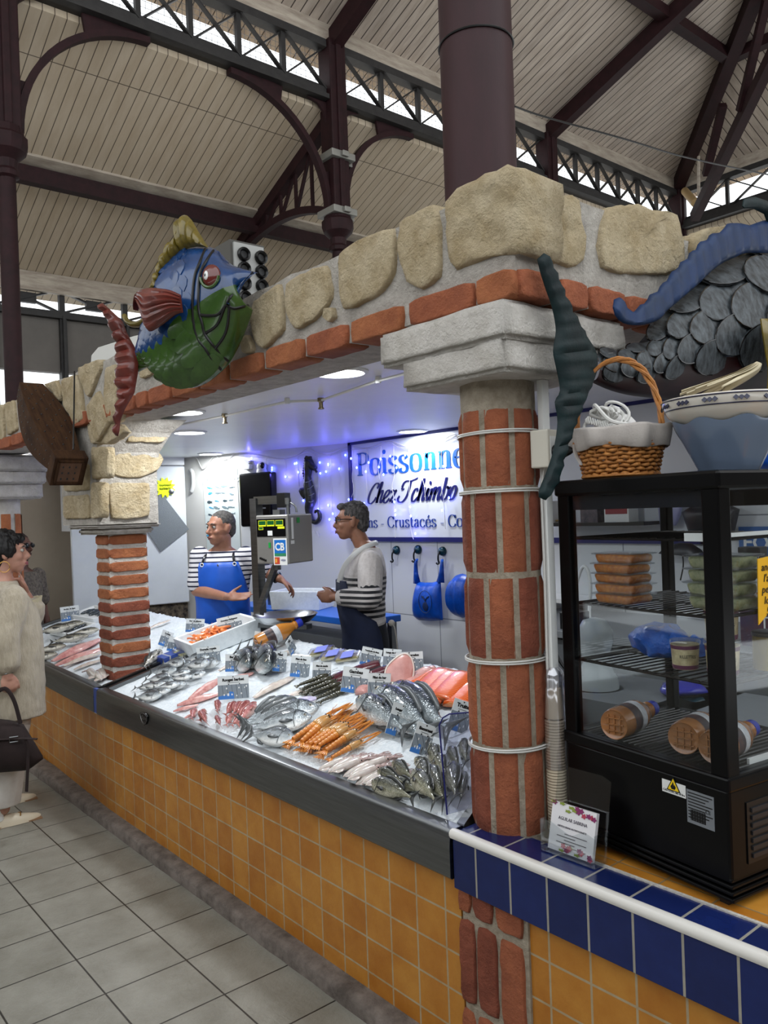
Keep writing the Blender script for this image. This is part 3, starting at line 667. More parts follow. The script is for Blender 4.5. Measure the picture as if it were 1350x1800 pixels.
# far round pillar at the left edge
t = thing('round_brick_column', 'distant round orange brick column at the far left edge of the photo', 'column', (-7.3, 1.86, .7))
fx, fy = Yp(8, 860, 1.86).x, 1.86
MB().lathe([(.115, .6), (.115, 1.9)], 24, Mx.Translation((fx, fy, 0))).build('mortar_core', m_plaster, t)
b3 = MB()
for c, (a, b) in enumerate(((1.50, 1.78), (1.2, 1.48), (.9, 1.18), (.66, .88))):
    for k in range(7):
        a0 = .35+c*.4+2*pi*k/7; b3.grid([[V((fx+rr*cos(a0+w), fy+rr*sin(a0+w), z)) for w in (0, .06, .3, .54, .6)] for rr, z in ((.114, a), (.123, a+.012), (.124, (a+b)/2), (.123, b-.012), (.114, b))])
b3.build('upright_bricks', m_brickl, t, ang=60)
mb = MB(); rough_block(mb, (fx-.3, 1.66, 2.12), (fx+.28, 2.15, 2.25), 7, .004); rough_block(mb, (fx-.24, 1.70, 1.9), (fx+.22, 2.1, 2.03), 8, .004); rough_block(mb, (fx-.2, 1.68, 2.02), (fx+.26, 2.12, 2.13), 9, .004)
mb.build('stepped_capital', m_plaster, t, ang=180)
# ================================================================== ceiling and back walls of the stall
CZ = 2.295
struct(MB().prism([V((-8.4, 1.93, CZ)), V((-1.70, 1.93, CZ)), V((-1.70, 4.4, CZ)), V((-5.6, 4.4, CZ)), V((-8.4, 4.4, CZ))], (0, 0, .10)).build('ceiling', m_ceil, smooth=False))
WY = 4.28
struct(MB().box((-5.56, WY, 0), (-.2, WY+.1, 2.42)).build('wall_back', m_wallw, smooth=False))
A, B_, C_ = V((-5.56, WY, 0)), V((-6.73, 3.85, 0)), V((-7.45, 3.60, 0))
m_wallp = mat('white_panel_wall', 'd2d4d6', .3)
struct(MB().prism([A, B_, B_+V((-.05, .1, 0)), A+V((0, .1, 0))], (0, 0, CZ)).build('wall_back_left', m_wallp, smooth=False))
m_wallg = mat('white_corner_panel', 'c9c8c4', .45)
struct(MB().prism([B_+V((-.0, .02, 0)), C_+V((0, .02, 0)), C_+V((-.05, .12, 0)), B_+V((-.05, .12, 0))], (0, 0, CZ)).build('wall_corner', m_wallg, smooth=False))
# ================================================================== tools for sheet-like and domed shapes
def pillow(mb, top, bot, T, nrm, K=8, ridge=0, nr=0, back=.004, ends=.35, pw=.6, vs=0):
    """shape between two edges (same number of points), domed towards nrm; ridge: corrugation running from top to bottom"""
    n = len(top); F, B = [], []
    for i in range(n):
        s = i/(n-1); e = min(1, min(s, 1-s)/max(ends, 1e-3)) if ends else 1
        e = sin(e*pi/2)**.7 if ends else 1
        rf, rb = [], []
        for k in range(K+1):
            v = k/K; h = sin(pi*v)**pw if 0 < v < 1 else 0
            p = top[i].lerp(bot[i], v)
            d = T*h*e
            if ridge: d += ridge*abs(sin(pi*nr*(s if not vs else v)))*min(1, h*1.5)
            rf.append(p+nrm*d); rb.append(p-nrm*back)
        F.append(rf); B.append(rb)
    rows = [F[i]+B[i][::-1] for i in range(n)]
    return mb.grid(rows, cv=True, caps=True)
def poly_relief(mb, pts, T, nrm, back=.004, rings=5, pw=.5):
    """closed outline domed towards its middle"""
    c = sum(pts, V())/len(pts); rows = []
    rows.append([p-nrm*back for p in pts])
    for k in range(rings+1):
        f = 1-k/rings*.96; rows.append([c.lerp(p, f)+nrm*(T*(1-f**2)**pw) for p in pts])
    return mb.grid(rows, cv=True, caps=True)
# ================================================================== ceiling lamps, pipe and sprinklers
m_lampglow = mat('lamp_diffuser', 'f4f8ff', .4, emit=14)
for i, (x, y, l) in enumerate([(598, 653, 'large round ceiling downlight nearest the white capital'), (323, 723, 'round ceiling downlight by the red fish tail'), (333, 759, 'round ceiling downlight just under the one by the red tail'), (370, 797, 'small far round downlight above the man in the blue apron'), (725, 757, 'round ceiling downlight over the fishmonger sign'), (27, 799, 'round ceiling downlight at the far left behind the wooden box')]):
    p = Zp(x, y, CZ); r = .105
    t = thing('ceiling_downlight', l, 'ceiling light', p, 'round downlights in the stall ceiling')
    MB().lathe([(r+.018, 0), (r+.018, -.006), (r, -.012), (r-.004, -.002)], 32, Mx.Translation(p), caps=False).build('trim_ring', m_white, t)
    MB().lathe([(r-.003, -.004), (r*.6, -.008), (.001, -.010)], 32, Mx.Translation(p), caps=False).build('diffuser', m_lampglow, t)
    lamp('AREA', 'downlight_glow', p-V((0, 0, .02)), 12, (.93, .97, 1), .18)
t = thing('sprinkler_pipe', 'thin white pipe with brass sprinkler heads under the stall ceiling', 'pipe', Zp(560, 705, CZ))
pp = [Zp(x, y, CZ-.02) for x, y in [(300, 750), (395, 731), (505, 706), (564, 704), (665, 669), (720, 655)]]
MB().tube(pp, .007, 8).build('pipe_run', m_white, t)
for q in (1, 3):
    p = pp[q]; MB().lathe([(.018, .018), (.018, .0), (.011, -.006), (.011, -.03), (.016, -.034), (.016, -.04), (.004, -.042)], 12, Mx.Translation(p-V((0, 0, .005)))).build('sprinkler_head', mat('brass', '8c7f66', .35, metal=.8), t)
for q in (2, 4):
    MB().lathe([(.014, .018), (.016, 0), (.012, -.012)], 10, Mx.Translation(pp[q])).build('pipe_clip', m_white, t)
# ================================================================== shop sign
def rowtext(mb, glyphs, txt, M, size, shear=0, thick=.135, thin=.035, sp=.05, serif=True):
    x = 0
    for ch in txt:
        if ch == ' ': x += .26; continue
        w, strokes, serifs, dots = glyphs[ch]
        for st, cl in strokes:
            P = [V((a, b, 0)) for a, b in st]
            pts = spline(P+([P[0]] if cl else []), 8) if len(P) > 2 else [P[0].lerp(P[1], i/4) for i in range(5)]
            rows = []
            for i, p in enumerate(pts):
                d = pts[min(i+1, len(pts)-1)]-pts[max(i-1, 0)]
                if cl and i in (0, len(pts)-1): d = pts[1]-pts[-2]
                d.normalize(); tw = (thin+(thick-thin)*abs(d.y)**1.6)/2; n = V((-d.y, d.x, 0))
                rows.append([p+n*tw, p-n*tw])
            rows = [[M @ V(((x+q.x+shear*q.y)*size, q.y*size, 0)) for q in r] for r in rows]
            for r in rows: pass
            nrm = (M.to_3x3() @ V((0, 0, 1)))*.0012
            mb.grid([[r[0]+nrm, r[1]+nrm, r[1]-nrm, r[0]-nrm] for r in rows], cv=True, caps=True)
        if serif:
            for a, b, yy in serifs:
                mb.prism([M @ V(((x+u+shear*v)*size, v*size, -.0012)) for u, v in ((a, yy-thin/2), (b, yy-thin/2), (b, yy+thin/2), (a, yy+thin/2))], (M.to_3x3() @ V((0, 0, .0024))))
        for a, b in dots:
            mb.prism([M @ V(((x+a+shear*b+.065*cos(k*pi/6))*size, (b+.065*sin(k*pi/6))*size, -.0012)) for k in range(12)], (M.to_3x3() @ V((0, 0, .0024))))
        x += w+sp
    return x*size
OO = [(.05, .22), (.10, .40), (.24, .455), (.38, .40), (.43, .22), (.38, .05), (.24, -.01), (.10, .05)]
CC = [(.39, .35), (.30, .44), (.19, .45), (.08, .37), (.05, .2), (.11, .05), (.24, -.01), (.37, .04), (.41, .11)]
SS = [(.32, .36), (.28, .43), (.18, .455), (.08, .41), (.07, .33), (.15, .25), (.28, .19), (.345, .11), (.29, .02), (.17, -.01), (.07, .03), (.05, .11)]
EE = [(.06, .25), (.41, .25)], [(.405, .25), (.37, .40), (.24, .455), (.10, .39), (.05, .2), (.11, .04), (.25, -.01), (.38, .04), (.42, .11)]
GL = {
 'P': (.54, [([(.14, 0), (.14, .66)], 0), ([(.14, .645), (.30, .65), (.45, .60), (.49, .49), (.43, .37), (.28, .32), (.14, .33)], 0)], [(.02, .27, .02), (.02, .2, .645)], []),
 'o': (.48, [(OO, 1)], [], []),
 'i': (.24, [([(.12, 0), (.12, .44)], 0)], [(.01, .23, .015), (.01, .13, .435)], [(.12, .61)]),
 's': (.39, [(SS, 0)], [], []),
 'n': (.50, [([(.12, 0), (.12, .44)], 0), ([(.12, .32), (.19, .41), (.29, .445), (.37, .40), (.385, .28), (.385, .15), (.385, 0)], 0)], [(.01, .23, .015), (.01, .13, .435), (.28, .49, .015)], []),
 'e': (.46, [(EE[0], 0), (EE[1], 0)], [], []),
 'r': (.36, [([(.12, 0), (.12, .44)], 0), ([(.13, .3), (.19, .40), (.27, .445), (.34, .42)], 0)], [(.01, .23, .015), (.01, .13, .435)], []),
 'C': (.60, [([(.55, .52), (.47, .62), (.33, .67), (.16, .6), (.06, .42), (.07, .2), (.18, .04), (.35, -.01), (.50, .05), (.56, .16)], 0), ([(.555, .48), (.555, .66)], 0)], [], []),
 'u': (.50, [([(.11, .44), (.11, .28), (.12, .10), (.19, .01), (.29, .02), (.37, .12)], 0), ([(.38, .44), (.38, 0)], 0)], [(.01, .12, .435), (.28, .39, .435), (.38, .49, .015)], []),
 't': (.32, [([(.14, .58), (.14, .3), (.145, .1), (.20, .01), (.30, .05)], 0)], [(.02, .29, .43)], []),
 'a': (.44, [([(.08, .35), (.14, .44), (.25, .45), (.32, .38), (.325, .2), (.33, .06), (.42, .02)], 0), ([(.32, .27), (.18, .23), (.07, .16), (.06, .05), (.14, -.01), (.25, .03), (.32, .12)], 0)], [], []),
 'c': (.44, [(CC, 0)], [], []),
 'q': (.48, [(OO, 1), ([(.41, .44), (.41, -.2)], 0)], [(.32, .5, -.19)], []),
 'l': (.24, [([(.12, 0), (.12, .68)], 0)], [(.01, .23, .015), (.01, .13, .67)], []),
 'g': (.44, [([(.08, .3), (.12, .43), (.22, .455), (.32, .42), (.35, .3), (.31, .18), (.21, .14), (.11, .18)], 1), ([(.12, .15), (.08, .06), (.2, .03), (.36, .0), (.37, -.12), (.22, -.19), (.08, -.14), (.07, -.04)], 0)], [], []),
 '-': (.34, [], [(.06, .28, .2)], []),
}
GL['é'] = (.46, GL['e'][1]+[([(.22, .54), (.32, .68)], 0)], [], [])
GS = {
 'C': (.52, [([(.44, .52), (.5, .62), (.42, .70), (.26, .66), (.10, .45), (.04, .2), (.10, .03), (.25, -.01), (.42, .09), (.5, .2)], 0)], [], []),
 'h': (.40, [([(.06, .0), (.08, .4), (.10, .66), (.16, .72), (.17, .6), (.10, .3), (.09, 0)], 0), ([(.09, .2), (.18, .38), (.27, .43), (.31, .35), (.28, .12), (.32, .01), (.42, .1)], 0)], [], []),
 'e': (.36, [([(.02, .12), (.2, .22), (.31, .34), (.25, .43), (.13, .38), (.05, .2), (.10, .03), (.22, .0), (.38, .14)], 0)], [], []),
 'z': (.38, [([(.05, .34), (.13, .42), (.24, .38), (.34, .42)], 0), ([(.34, .42), (.22, .22), (.06, .03)], 0), ([(.06, .03), (.16, .06), (.26, .0), (.38, .1)], 0)], [], []),
 'T': (.60, [([(-.02, .5), (.03, .63), (.16, .7), (.36, .69), (.58, .73), (.74, .78)], 0), ([(.40, .69), (.40, .45), (.34, .18), (.18, .01), (-.02, .0), (-.12, .1), (-.06, .2)], 0), ([(-.02, .5), (.04, .42), (.12, .44)], 0)], [], []),
 'c': (.34, [([(.28, .34), (.22, .42), (.12, .38), (.05, .2), (.09, .03), (.2, .0), (.36, .13)], 0)], [], []),
 'i': (.22, [([(.03, .15), (.1, .4), (.09, .15), (.13, .01), (.24, .11)], 0)], [], [(.13, .58)]),
 'm': (.60, [([(.04, .4), (.06, .2), (.04, 0)], 0), ([(.05, .18), (.15, .37), (.24, .42), (.26, .3), (.24, 0)], 0), ([(.25, .18), (.35, .37), (.45, .42), (.48, .3), (.46, .1), (.5, .01), (.6, .11)], 0)], [], []),
 'b': (.38, [([(.07, .72), (.08, .4), (.07, .1), (.15, .0), (.27, .05), (.33, .22), (.28, .38), (.2, .42), (.3, .36), (.4, .4)], 0)], [], []),
 'o': (.36, [([(.04, .18), (.12, .38), (.22, .42), (.30, .3), (.27, .08), (.16, 0), (.06, .06)], 1)], [], []),
}
SY = WY-.022
tl, bl_ = Yp(614, 779, SY), Yp(614, 951, SY); sx0 = tl.x; sz1 = tl.z+.015; sz0 = bl_.z
sx1 = -2.30
m_signw = mat('white_sign_face', 'd9dde2', .25); m_navy = mat('navy_sign_blue', '10165e', .4); m_signb = mat('sign_letter_blue', '155aa8', .4); m_signd = mat('sign_letter_dark_blue', '1d3f90', .4)
t = thing('shop_sign', 'white fishmonger sign board with navy frame and blue Poissonnerie lettering on the back wall', 'sign', ((sx0+sx1)/2, SY, sz0))
MB().box((sx0, SY, sz0), (sx1, WY-.002, sz1)).build('sign_board', m_signw, t, smooth=False)
fw_ = .035
MB().box((sx0-.01, SY-.012, sz1-fw_), (sx1+.01, SY+.01, sz1)).box((sx0-.01, SY-.012, sz0), (sx1+.01, SY+.01, sz0+fw_)).box((sx0-.01, SY-.012, sz0), (sx0+fw_*.8, SY+.01, sz1)).box((sx1-fw_*.8, SY-.012, sz0), (sx1+.01, SY+.01, sz1)).build('sign_frame', m_navy, t, smooth=False)
def line(txt, xa, ya, xb, yb, htop, G, m, name, nfit, **k):
    """text with its baseline from pixel a; nfit = the piece of text that spans pixel a to pixel b"""
    a = Yp(xa, ya, SY-.002); b = Yp(xb, yb, SY-.002); hh = Yp(xa, htop, SY-.002).z-a.z
    tmp = MB(); w = rowtext(tmp, G, nfit, Mx.Identity(4), 1, **k)
    size = hh/.68; xs = (b.x-a.x)/(w*size)
    M = frame((a.x, SY-.003, a.z), (1, 0, 0), (0, 0, 1)) @ Mx.Diagonal((xs, 1, 1, 1))
    x = 0
    for wd_ in txt.split(' '):
        mb = MB(); x += rowtext(mb, G, wd_, M @ Mx.Translation((x, 0, 0)), size, **k)+.26*size; mb.build(name, m, t, smooth=False)
line('Poissonnerie', 628, 837, 797, 826, 796, GL, m_signb, 'lettering_poissonnerie', 'Poissonn')
line('Chez Tchimbo', 645, 885, 800, 880, 852, GS, m_navy, 'lettering_chez', 'Chez Tchimbo', shear=.42, serif=False, thick=.12, thin=.04, sp=.0)
line('Poissons - Crustacés - Coquillages', 600, 928, 768, 927, 910, GL, m_signd, 'lettering_products', 'Poissons - Crustacés', thick=.11, sp=.03)
# ================================================================== string lights
m_led = mat('blue_led', '4a5cff', .3, emit=22)
t = thing('string_lights', 'white cable of blue fairy lights draped over the sign and back wall', 'string lights', Yp(680, 790, WY-.05))
WBp, WBn = V((-5.56, 4.28, 0)), V((.345, -.939, 0)).normalized()
def WB(x, y, off=0): return Pp(WBp+WBn*off, WBn, x, y) if x < 613 else Yp(x, y, WY-.034-off)
main = [(418, 798), (440, 799), (470, 803), (495, 806), (520, 802), (541, 788), (560, 796), (580, 797), (600, 790), (612, 785), (640, 788), (660, 783), (682, 775), (700, 780), (720, 786), (745, 782), (770, 778), (800, 764), (830, 780), (900, 775), (1000, 762)]
MB().tube(spline([WB(x, y, .01) for x, y in main], 3), .0045, 6).tube(spline([WB(x, y+4+3*sin(x), .015) for x, y in main], 3), .0035, 5).build('main_cable', m_cable_w, t)
drops = [(440, [(441, 805), (452, 815)], [(442, 805)]), (470, [(468, 812), (471, 828), (468, 840), (472, 858)], [(478, 822), (478, 826)]), (500, [(503, 820), (500, 838), (504, 852)], [(502, 838), (518, 815)]), (524, [(524, 830), (526, 855)], [(521, 814), (524, 830)]), (560, [(559, 815), (561, 850), (560, 895)], [(562, 813), (563, 832), (577, 816), (533, 880), (549, 880), (559, 895)]), (580, [(581, 820), (582, 860), (582, 890), (586, 905), (589, 925), (583, 935), (581, 915)], [(577, 817), (573, 829), (577, 888), (585, 903), (579, 913), (588, 924)]), (598, [(601, 812), (596, 826), (601, 842), (597, 852)], [(596, 824), (607, 800)]),
 (622, [(621, 810), (619, 840), (622, 860), (618, 874)], [(617, 806), (627, 822), (613, 878)]), (645, [(645, 815), (643, 830), (645, 868), (642, 885)], [(643, 829), (648, 813), (640, 885)]), (669, [(670, 800), (665, 825), (668, 845)], [(669, 807), (666, 821), (674, 834)]), (692, [(692, 810), (693, 835), (689, 855), (692, 875), (695, 945)], [(686, 802), (697, 822), (693, 882), (695, 897), (695, 905)]), (718, [(719, 810), (720, 850), (718, 880), (722, 930), (727, 948)], [(716, 810), (720, 827), (721, 891), (722, 907), (730, 938)]), (746, [(746, 800), (742, 835), (746, 855), (748, 880)], [(712, 800)]), (775, [(776, 800), (775, 850), (780, 880), (783, 930)], [(777, 897), (779, 820), (789, 875)])]
bulbs = []
for x0, pts, bl in drops:
    ys = [y for x, y in main if abs(x-x0) < 14]; y0 = sum(ys)/len(ys) if ys else 795
    MB().tube(spline([WB(x0, y0, .01)]+[WB(x, y, .012) for x, y in pts], 4), .0022, 5).build('hanging_strand', m_cable_w, t); bulbs += bl
for i, (x, y) in enumerate(bulbs):
    p = WB(x, y, .02); MB().ball(p, (.0075, .0075, .011), 8, 6).build('led_bulb', m_led, t)
    if i % 3 == 0: lamp('POINT', 'led_glow', p+(WBn if x < 613 else V((0, -1, 0)))*.035, .55 if x < 613 else .3, (.16, .14, 1), .012)
# ================================================================== seahorse
m_sea = mat('black_painted_wood', '141416', .35, var='2a2c2e', vs=30, bump=.3, bs=50)
m_sear = mat('silver_brushed_ridge', '6d7274', .5)
n_ = WBn
t = thing('seahorse_sculpture', 'black seahorse sculpture hanging on the back wall left of the sign', 'wall sculpture', WB(545, 870, .02))
cl_ = [(554, 824, 5.5), (547, 818, 8), (543, 812, 9), (542, 823, 9), (541, 838, 7), (542, 852, 10), (545, 868, 11.5), (546, 880, 11), (543, 893, 8.5), (544, 905, 6.5), (549, 915, 5.5), (556, 918, 5), (562, 911, 4.5), (561, 901, 4), (556, 897, 3), (554, 902, 2)]
pts = spline([WB(x, y, .05) for x, y, r in cl_], 5); rad = []
for i in range(len(pts)):
    f = i/5; k = min(int(f), len(cl_)-2); rad.append(lerp(cl_[k][2], cl_[k+1][2], f-k)*.0052)
MB().tube(pts, rad, 12, flat=.8).build('body', m_sea, t)
MB().tube(spline([WB(548, 815, .05), WB(553, 824, .055), WB(557, 830, .055)], 4), [.024, .02, .017, .014, .012, .011, .010, .010, .012], 8).build('snout', m_sea, t)
mb = MB()
for i in range(13):
    f = i/12; p = V((0, 0, 0)); x = lerp(537, 533, min(1, f*2)) if f < .5 else lerp(533, 539, f*2-1); y = lerp(806, 858, f)
    mb.ball(WB(x, y, .05), (.012, .012, .012), 6, 4)
mb.prism([WB(x, y, .04) for x, y in ((538, 806), (541, 801), (545, 803), (548, 802), (549, 808), (540, 812))], n_*.03)
mb.build('spiny_crest', m_sea, t)
mb = MB(); poly_relief(mb, [WB(x, y, .03) for x, y in ((527, 858), (533, 857), (539, 862), (538, 872), (534, 878), (529, 872), (525, 863))], .02, n_); mb.build('dorsal_fin', m_sea, t)
for x0, y0, x1, y1 in ((537, 848, 548, 843), (539, 860, 551, 853), (541, 871, 552, 867), (542, 882, 551, 880)):
    MB().tube(spline([WB(x0, y0, .095), WB((x0+x1)/2, (y0+y1)/2+1.5, .105), WB(x1, y1, .095)], 4), .004, 6).build('belly_ridge', m_sear, t)
# white can hook under the tail
tag(MB().tube([WB(x, y, .03) for x, y in ((553, 917), (551, 933), (554, 939), (557, 934), (561, 945), (563, 936))], .0025, 5).build('dangling_wire', m_cable_w), 'loose pale wire end dangling under the seahorse tail', 'wire')
# ================================================================== hooks and bags on the wall
m_teal = mat('dark_teal_enamel', '0d3540', .25)
for x, y, l in ((698, 967, 'black hook on dark teal round base, leftmost of the three under the sign'), (736, 966, 'black hook on dark teal round base, middle one holding the left bag handle'), (779, 969, 'black hook on dark teal round base, rightmost one holding the right bag handle')):
    p = Yp(x, y, WY-.002); t = thing('wall_hook', l, 'hook', p, 'hooks under the sign')
    Mz = Mx.Translation(p) @ Mx.Rotation(pi/2, 4, 'X')
    MB().lathe([(.036, 0), (.036, .012), (.028, .028), (.010, .036), (.001, .037)], 20, Mz).build('round_base', m_teal, t)
    MB().tube(spline([p+V(q) for q in ((0, -.035, 0), (-.004, -.05, -.03), (-.006, -.05, -.065), (-.002, -.045, -.085), (-.014, -.05, -.095), (-.024, -.055, -.085))], 4), .007, 8).build('hook_arm', m_black, t)
m_bag = mat('blue_plastic_film', '0b55c4', .3, var='083f9a', vs=14, bump=.35, bs=22, spec=.6)
t = thing('carrier_bag', 'bright blue plastic carrier bag with a globe and leaf print hanging from two hooks', 'bag', Yp(752, 1092, WY-.09))
by = WY-.07; nb = V((0, -1, 0))
def strip(l, Y): return [Yp(x, y, Y) for x, y in l]
mb = MB(); pillow(mb, resample(strip([(733, 1022), (745, 1024), (760, 1024), (774, 1020)], by), 14), resample(strip([(726, 1082), (735, 1090), (760, 1092), (778, 1090)], by), 14), .055, nb, 10, ridge=.010, nr=5, ends=.2)
mb.build('bag_body', m_bag, t, ang=180)
for s in ([(733, 1026), (731, 1008), (731, 990), (734, 982)], [(774, 1024), (776, 1006), (777, 992), (778, 983)]):
    a = strip(s, by); mb = MB(); w = [.045, .028, .018, .010]
    mb.grid([[p+V((-w[i], 0, 0)), p+V((0, -.02, 0)), p+V((w[i], 0, 0)), p+V((0, .006, 0))] for i, p in enumerate(a)], cv=True, caps=True).build('bag_handle', m_bag, t, ang=180)
c = Yp(747, 1058, by-.064); M = frame(c, (1, 0, 0), (0, 0, 1)); mb = MB()
mb.tube([M @ V((.072*cos(a*pi/16), .085*sin(a*pi/16), .0)) for a in range(32)], .0025, 5, closed=True)
poly_relief(mb, [M @ V((.030*cos(a*pi/8), -.035+.034*sin(a*pi/8), 0)) for a in range(16)], .003, nb)
for s in (-1, 1): poly_relief(mb, [M @ V((s*a, b, 0)) for a, b in ((0, 0), (.012, .022), (.035, .03), (.042, .045), (.02, .04), (.004, .02))], .003, nb)
mb.build('leaf_print', mat('bag_print', '06224f', .5), t)
t = thing('carrier_bag', 'crumpled blue plastic bag hanging partly behind the round brick column', 'bag', Yp(800, 1084, by))
mb = MB(); pillow(mb, resample(strip([(792, 1024), (800, 1012), (812, 1008), (828, 1014)], by), 12), resample(strip([(789, 1062), (796, 1080), (812, 1086), (830, 1084)], by), 12), .06, nb, 10, ridge=.02, nr=4, ends=.2); mb.build('bag_body', m_bag, t, ang=180)
# ================================================================== dispenser, camera, small box, poster
t = thing('towel_dispenser', 'black paper towel dispenser on the back wall behind the scale', 'dispenser', WB(459, 925, .05))
mb = MB(); q = [WB(x, y, .0) for x, y in ((432, 833), (487, 829), (490, 924), (436, 926))]
mb.prism(q, n_*.11); mb.build('cover', m_blackg, t, smooth=False, bevel=.02)
MB().box((-.02, -.001, -.006), (.02, .001, .006), Mx.Translation(WB(464, 893, .112)) @ Mx.Rotation(atan2(n_.x, -n_.y), 4, 'Z')).build('badge', mat('grey_badge', '77797c', .4), t, smooth=False)
t = thing('security_camera', 'small white security camera with black eye above the dispenser', 'camera', WB(460, 828, .05))
c = WB(460, 826, .05); MB().lathe([(.045, -.035), (.05, -.02), (.045, 0), (.04, .01), (.045, .03), (.04, .055), (.02, .07), (.001, .073)], 20, Mx.Translation(c)).build('housing', m_white, t)
MB().ball(WB(461, 818, .095), (.022, .022, .03), 12, 8).build('lens', m_blackg, t)
t = thing('wall_sensor', 'small white box with black slots near the ceiling left of the security camera', 'sensor', WB(438, 820, .02))
MB().prism([WB(x, y, 0) for x, y in ((432, 826), (434, 808), (446, 809), (444, 825))], n_*.05).build('case', m_white, t, smooth=False, bevel=.004)
for yy in (811, 814): MB().prism([WB(x, y, .05) for x, y in ((437, yy), (444, yy+.5), (444, yy+2), (437, yy+1.5))], n_*.002).build('slot', m_black, t, smooth=False)
# poster on the corner wall
Cn = V((.325, -.946, 0)).normalized(); Cp = V((-6.73, 3.87, 0))
def WC(x, y, off=0): return Pp(Cp+Cn*off, Cn, x, y)
t = thing('fish_poster', 'pale wall poster with rows of little blue and grey fish behind the man', 'poster', WC(388, 980, .01))
MB().prism([WC(x, y, .003) for x, y in ((356, 830), (417, 823), (424, 978), (366, 985))], Cn*.004).build('poster_sheet', mat('poster_paper', 'd3dcdb', .5, var='c9d4d2', vs=3), t, smooth=False)
mb = MB(); textmesh('Il y a plus d\'un poisson dans la halle du marché', .030, frame(WC(364, 846, .009), WC(413, 843, .009)-WC(364, 846, .009), (0, 0, 1)), mb); mb.build('poster_title', mat('poster_ink', '30424a', .6), t)
random.seed(21)
DM = [mat(a, b, .6) for a, b in (('grey_fish_drawing', '6f8288'), ('blue_fish_drawing', '3f9cc8'), ('dark_fish_drawing', '36474e'))]
for r_ in range(8):
    for c_ in range(4):
        x = 369+c_*12+random.uniform(-2, 2); y = 857-c_*.4+r_*12+random.uniform(-2, 2); k = random.choice((0, 0, 1, 2)); L_ = random.uniform(3, 5.2); h_ = random.uniform(.8, 2.6); a = random.uniform(-.4, .4)
        pts = [(L_*cos(u), h_*sin(u)) for u in [lerp(.35, 2*pi-.35, j/12) for j in range(13)]]; pts = pts+[(L_*1.5, -h_), (L_*1.3, 0), (L_*1.5, h_)]
        MB().prism([WC(x+p*cos(a)-q*sin(a), y+p*sin(a)+q*cos(a), .008) for p, q in pts], Cn*.001).build('fish_drawing', DM[k], t, smooth=False)
t = thing('white_cable', 'loose white cable looping along the top of the poster wall', 'cable', WC(380, 805, .02))
MB().tube(spline([WC(x, y, .02) for x, y in ((337, 803), (346, 806), (354, 822), (360, 822), (376, 802), (388, 808), (400, 806), (414, 794))], 4), .005, 6).tube(spline([WC(403, 807, .02), WC(407, 830, .02), WC(416, 843, .02), WB(421, 843, .02), WB(430, 836, .03)], 5), .006, 6).build('cable_run', m_cable_w, t)
# ================================================================== cold room
Dn = V((.985, -.17, 0)).normalized(); Dpt = V((-7.40, 3.62, 0)); dd = V((-.17, -.985, 0)).normalized()
def WD(x, y, off=0): return Pp(Dpt+Dn*off, Dn, x, y)
t = thing('cold_room_door', 'tall white cold room door left of the poster wall', 'cold room', Dpt+dd*.5)
zb_ = WD(300, 1060).z
f0 = Dpt+dd*.02; f1 = Dpt+dd*1.1
z1_ = WD(300, 820).z
MB().prism([f0+V((0, 0, zb_)), f1+V((0, 0, zb_)), f1+V((0, 0, z1_)), f0+V((0, 0, z1_))], Dn*.06).build('door_leaf', mat('white_enamel', 'd6dbde', .3, var='c8ced2', vs=2), t, smooth=False, bevel=.01)
MB().prism([f0+V((0, 0, z1_+.012)), f1+V((0, 0, z1_+.012)), f1+V((0, 0, CZ)), f0+V((0, 0, CZ))], Dn*.05).build('door_header', m_wallp, t, smooth=False)
MB().prism([f0+V((0, 0, z1_-.6)), f1+V((0, 0, z1_-.6)), f1+V((0, 0, CZ)), f0+V((0, 0, CZ))], -Dn*.5).build('cold_room_body', m_wallp, t, smooth=False)
mb = MB(); mb.prism([f0+V((0, 0, .2)), f1+V((0, 0, .2)), f1+V((0, 0, zb_-.01)), f0+V((0, 0, zb_-.01))], -Dn*.4); mb.build('rusty_sill', mat('rusty_black_steel', '1c1917', .7, var='8a7c66', vs=26), t, smooth=False)
MB().tube(spline([WD(336, 826, .06), WD(339, 832, .10), WD(340, 850, .10), WD(337, 864, .06)], 4), .018, 8).build('handle', m_white, t)
t = thing('grey_sheet', 'grey textured sheet hung cornerwise on the cold room door', 'sheet', WD(290, 970, .07))
mb = MB(); mb.prism([WD(x, y, .065) for x, y in ((283, 866), (332, 930), (282, 970), (256, 930), (262, 890))], Dn*.006); mb.build('sheet_panel', mat('grey_textured_sheet', '70767a', .5, bump=.5, bs=160), t, smooth=False)
t = thing('star_price_tag', 'fluorescent yellow starburst tag on the cold room door', 'tag', WD(290, 857, .07))
c = WD(290, 857, .075); M = frame(c, dd*-1, (0, 0, 1)); st = [((.085 if k % 2 else .058)*cos(k*pi/12), (.105 if k % 2 else .07)*sin(k*pi/12)) for k in range(24)]
MB().prism([M @ V((a*1.25, b, 0)) for a, b in st], Dn*.002).build('star_card', mat('fluo_yellow', 'd8f000', .5, emit=.15), t, smooth=False)
mb = MB()
for yy, n_, a0 in ((.022, 22, .012), (-.012, 26, .014)): mb.tube([M @ V((lerp(-.055, .055, i/n_)+.004*sin(i*2.1), yy+a0*sin(i*1.9)*(.5+.5*abs(sin(i*.7))), .005)) for i in range(n_+1)], .0022, 5)
mb.build('handwriting', m_black, t)
Mz = frame(WD(301, 864, .07), dd*-1, (0, 0, 1)); MB().lathe([(.026, 0), (.026, .012), (.016, .014), (.001, .02)], 14, Mz).build('magnet', m_steel_d, t)
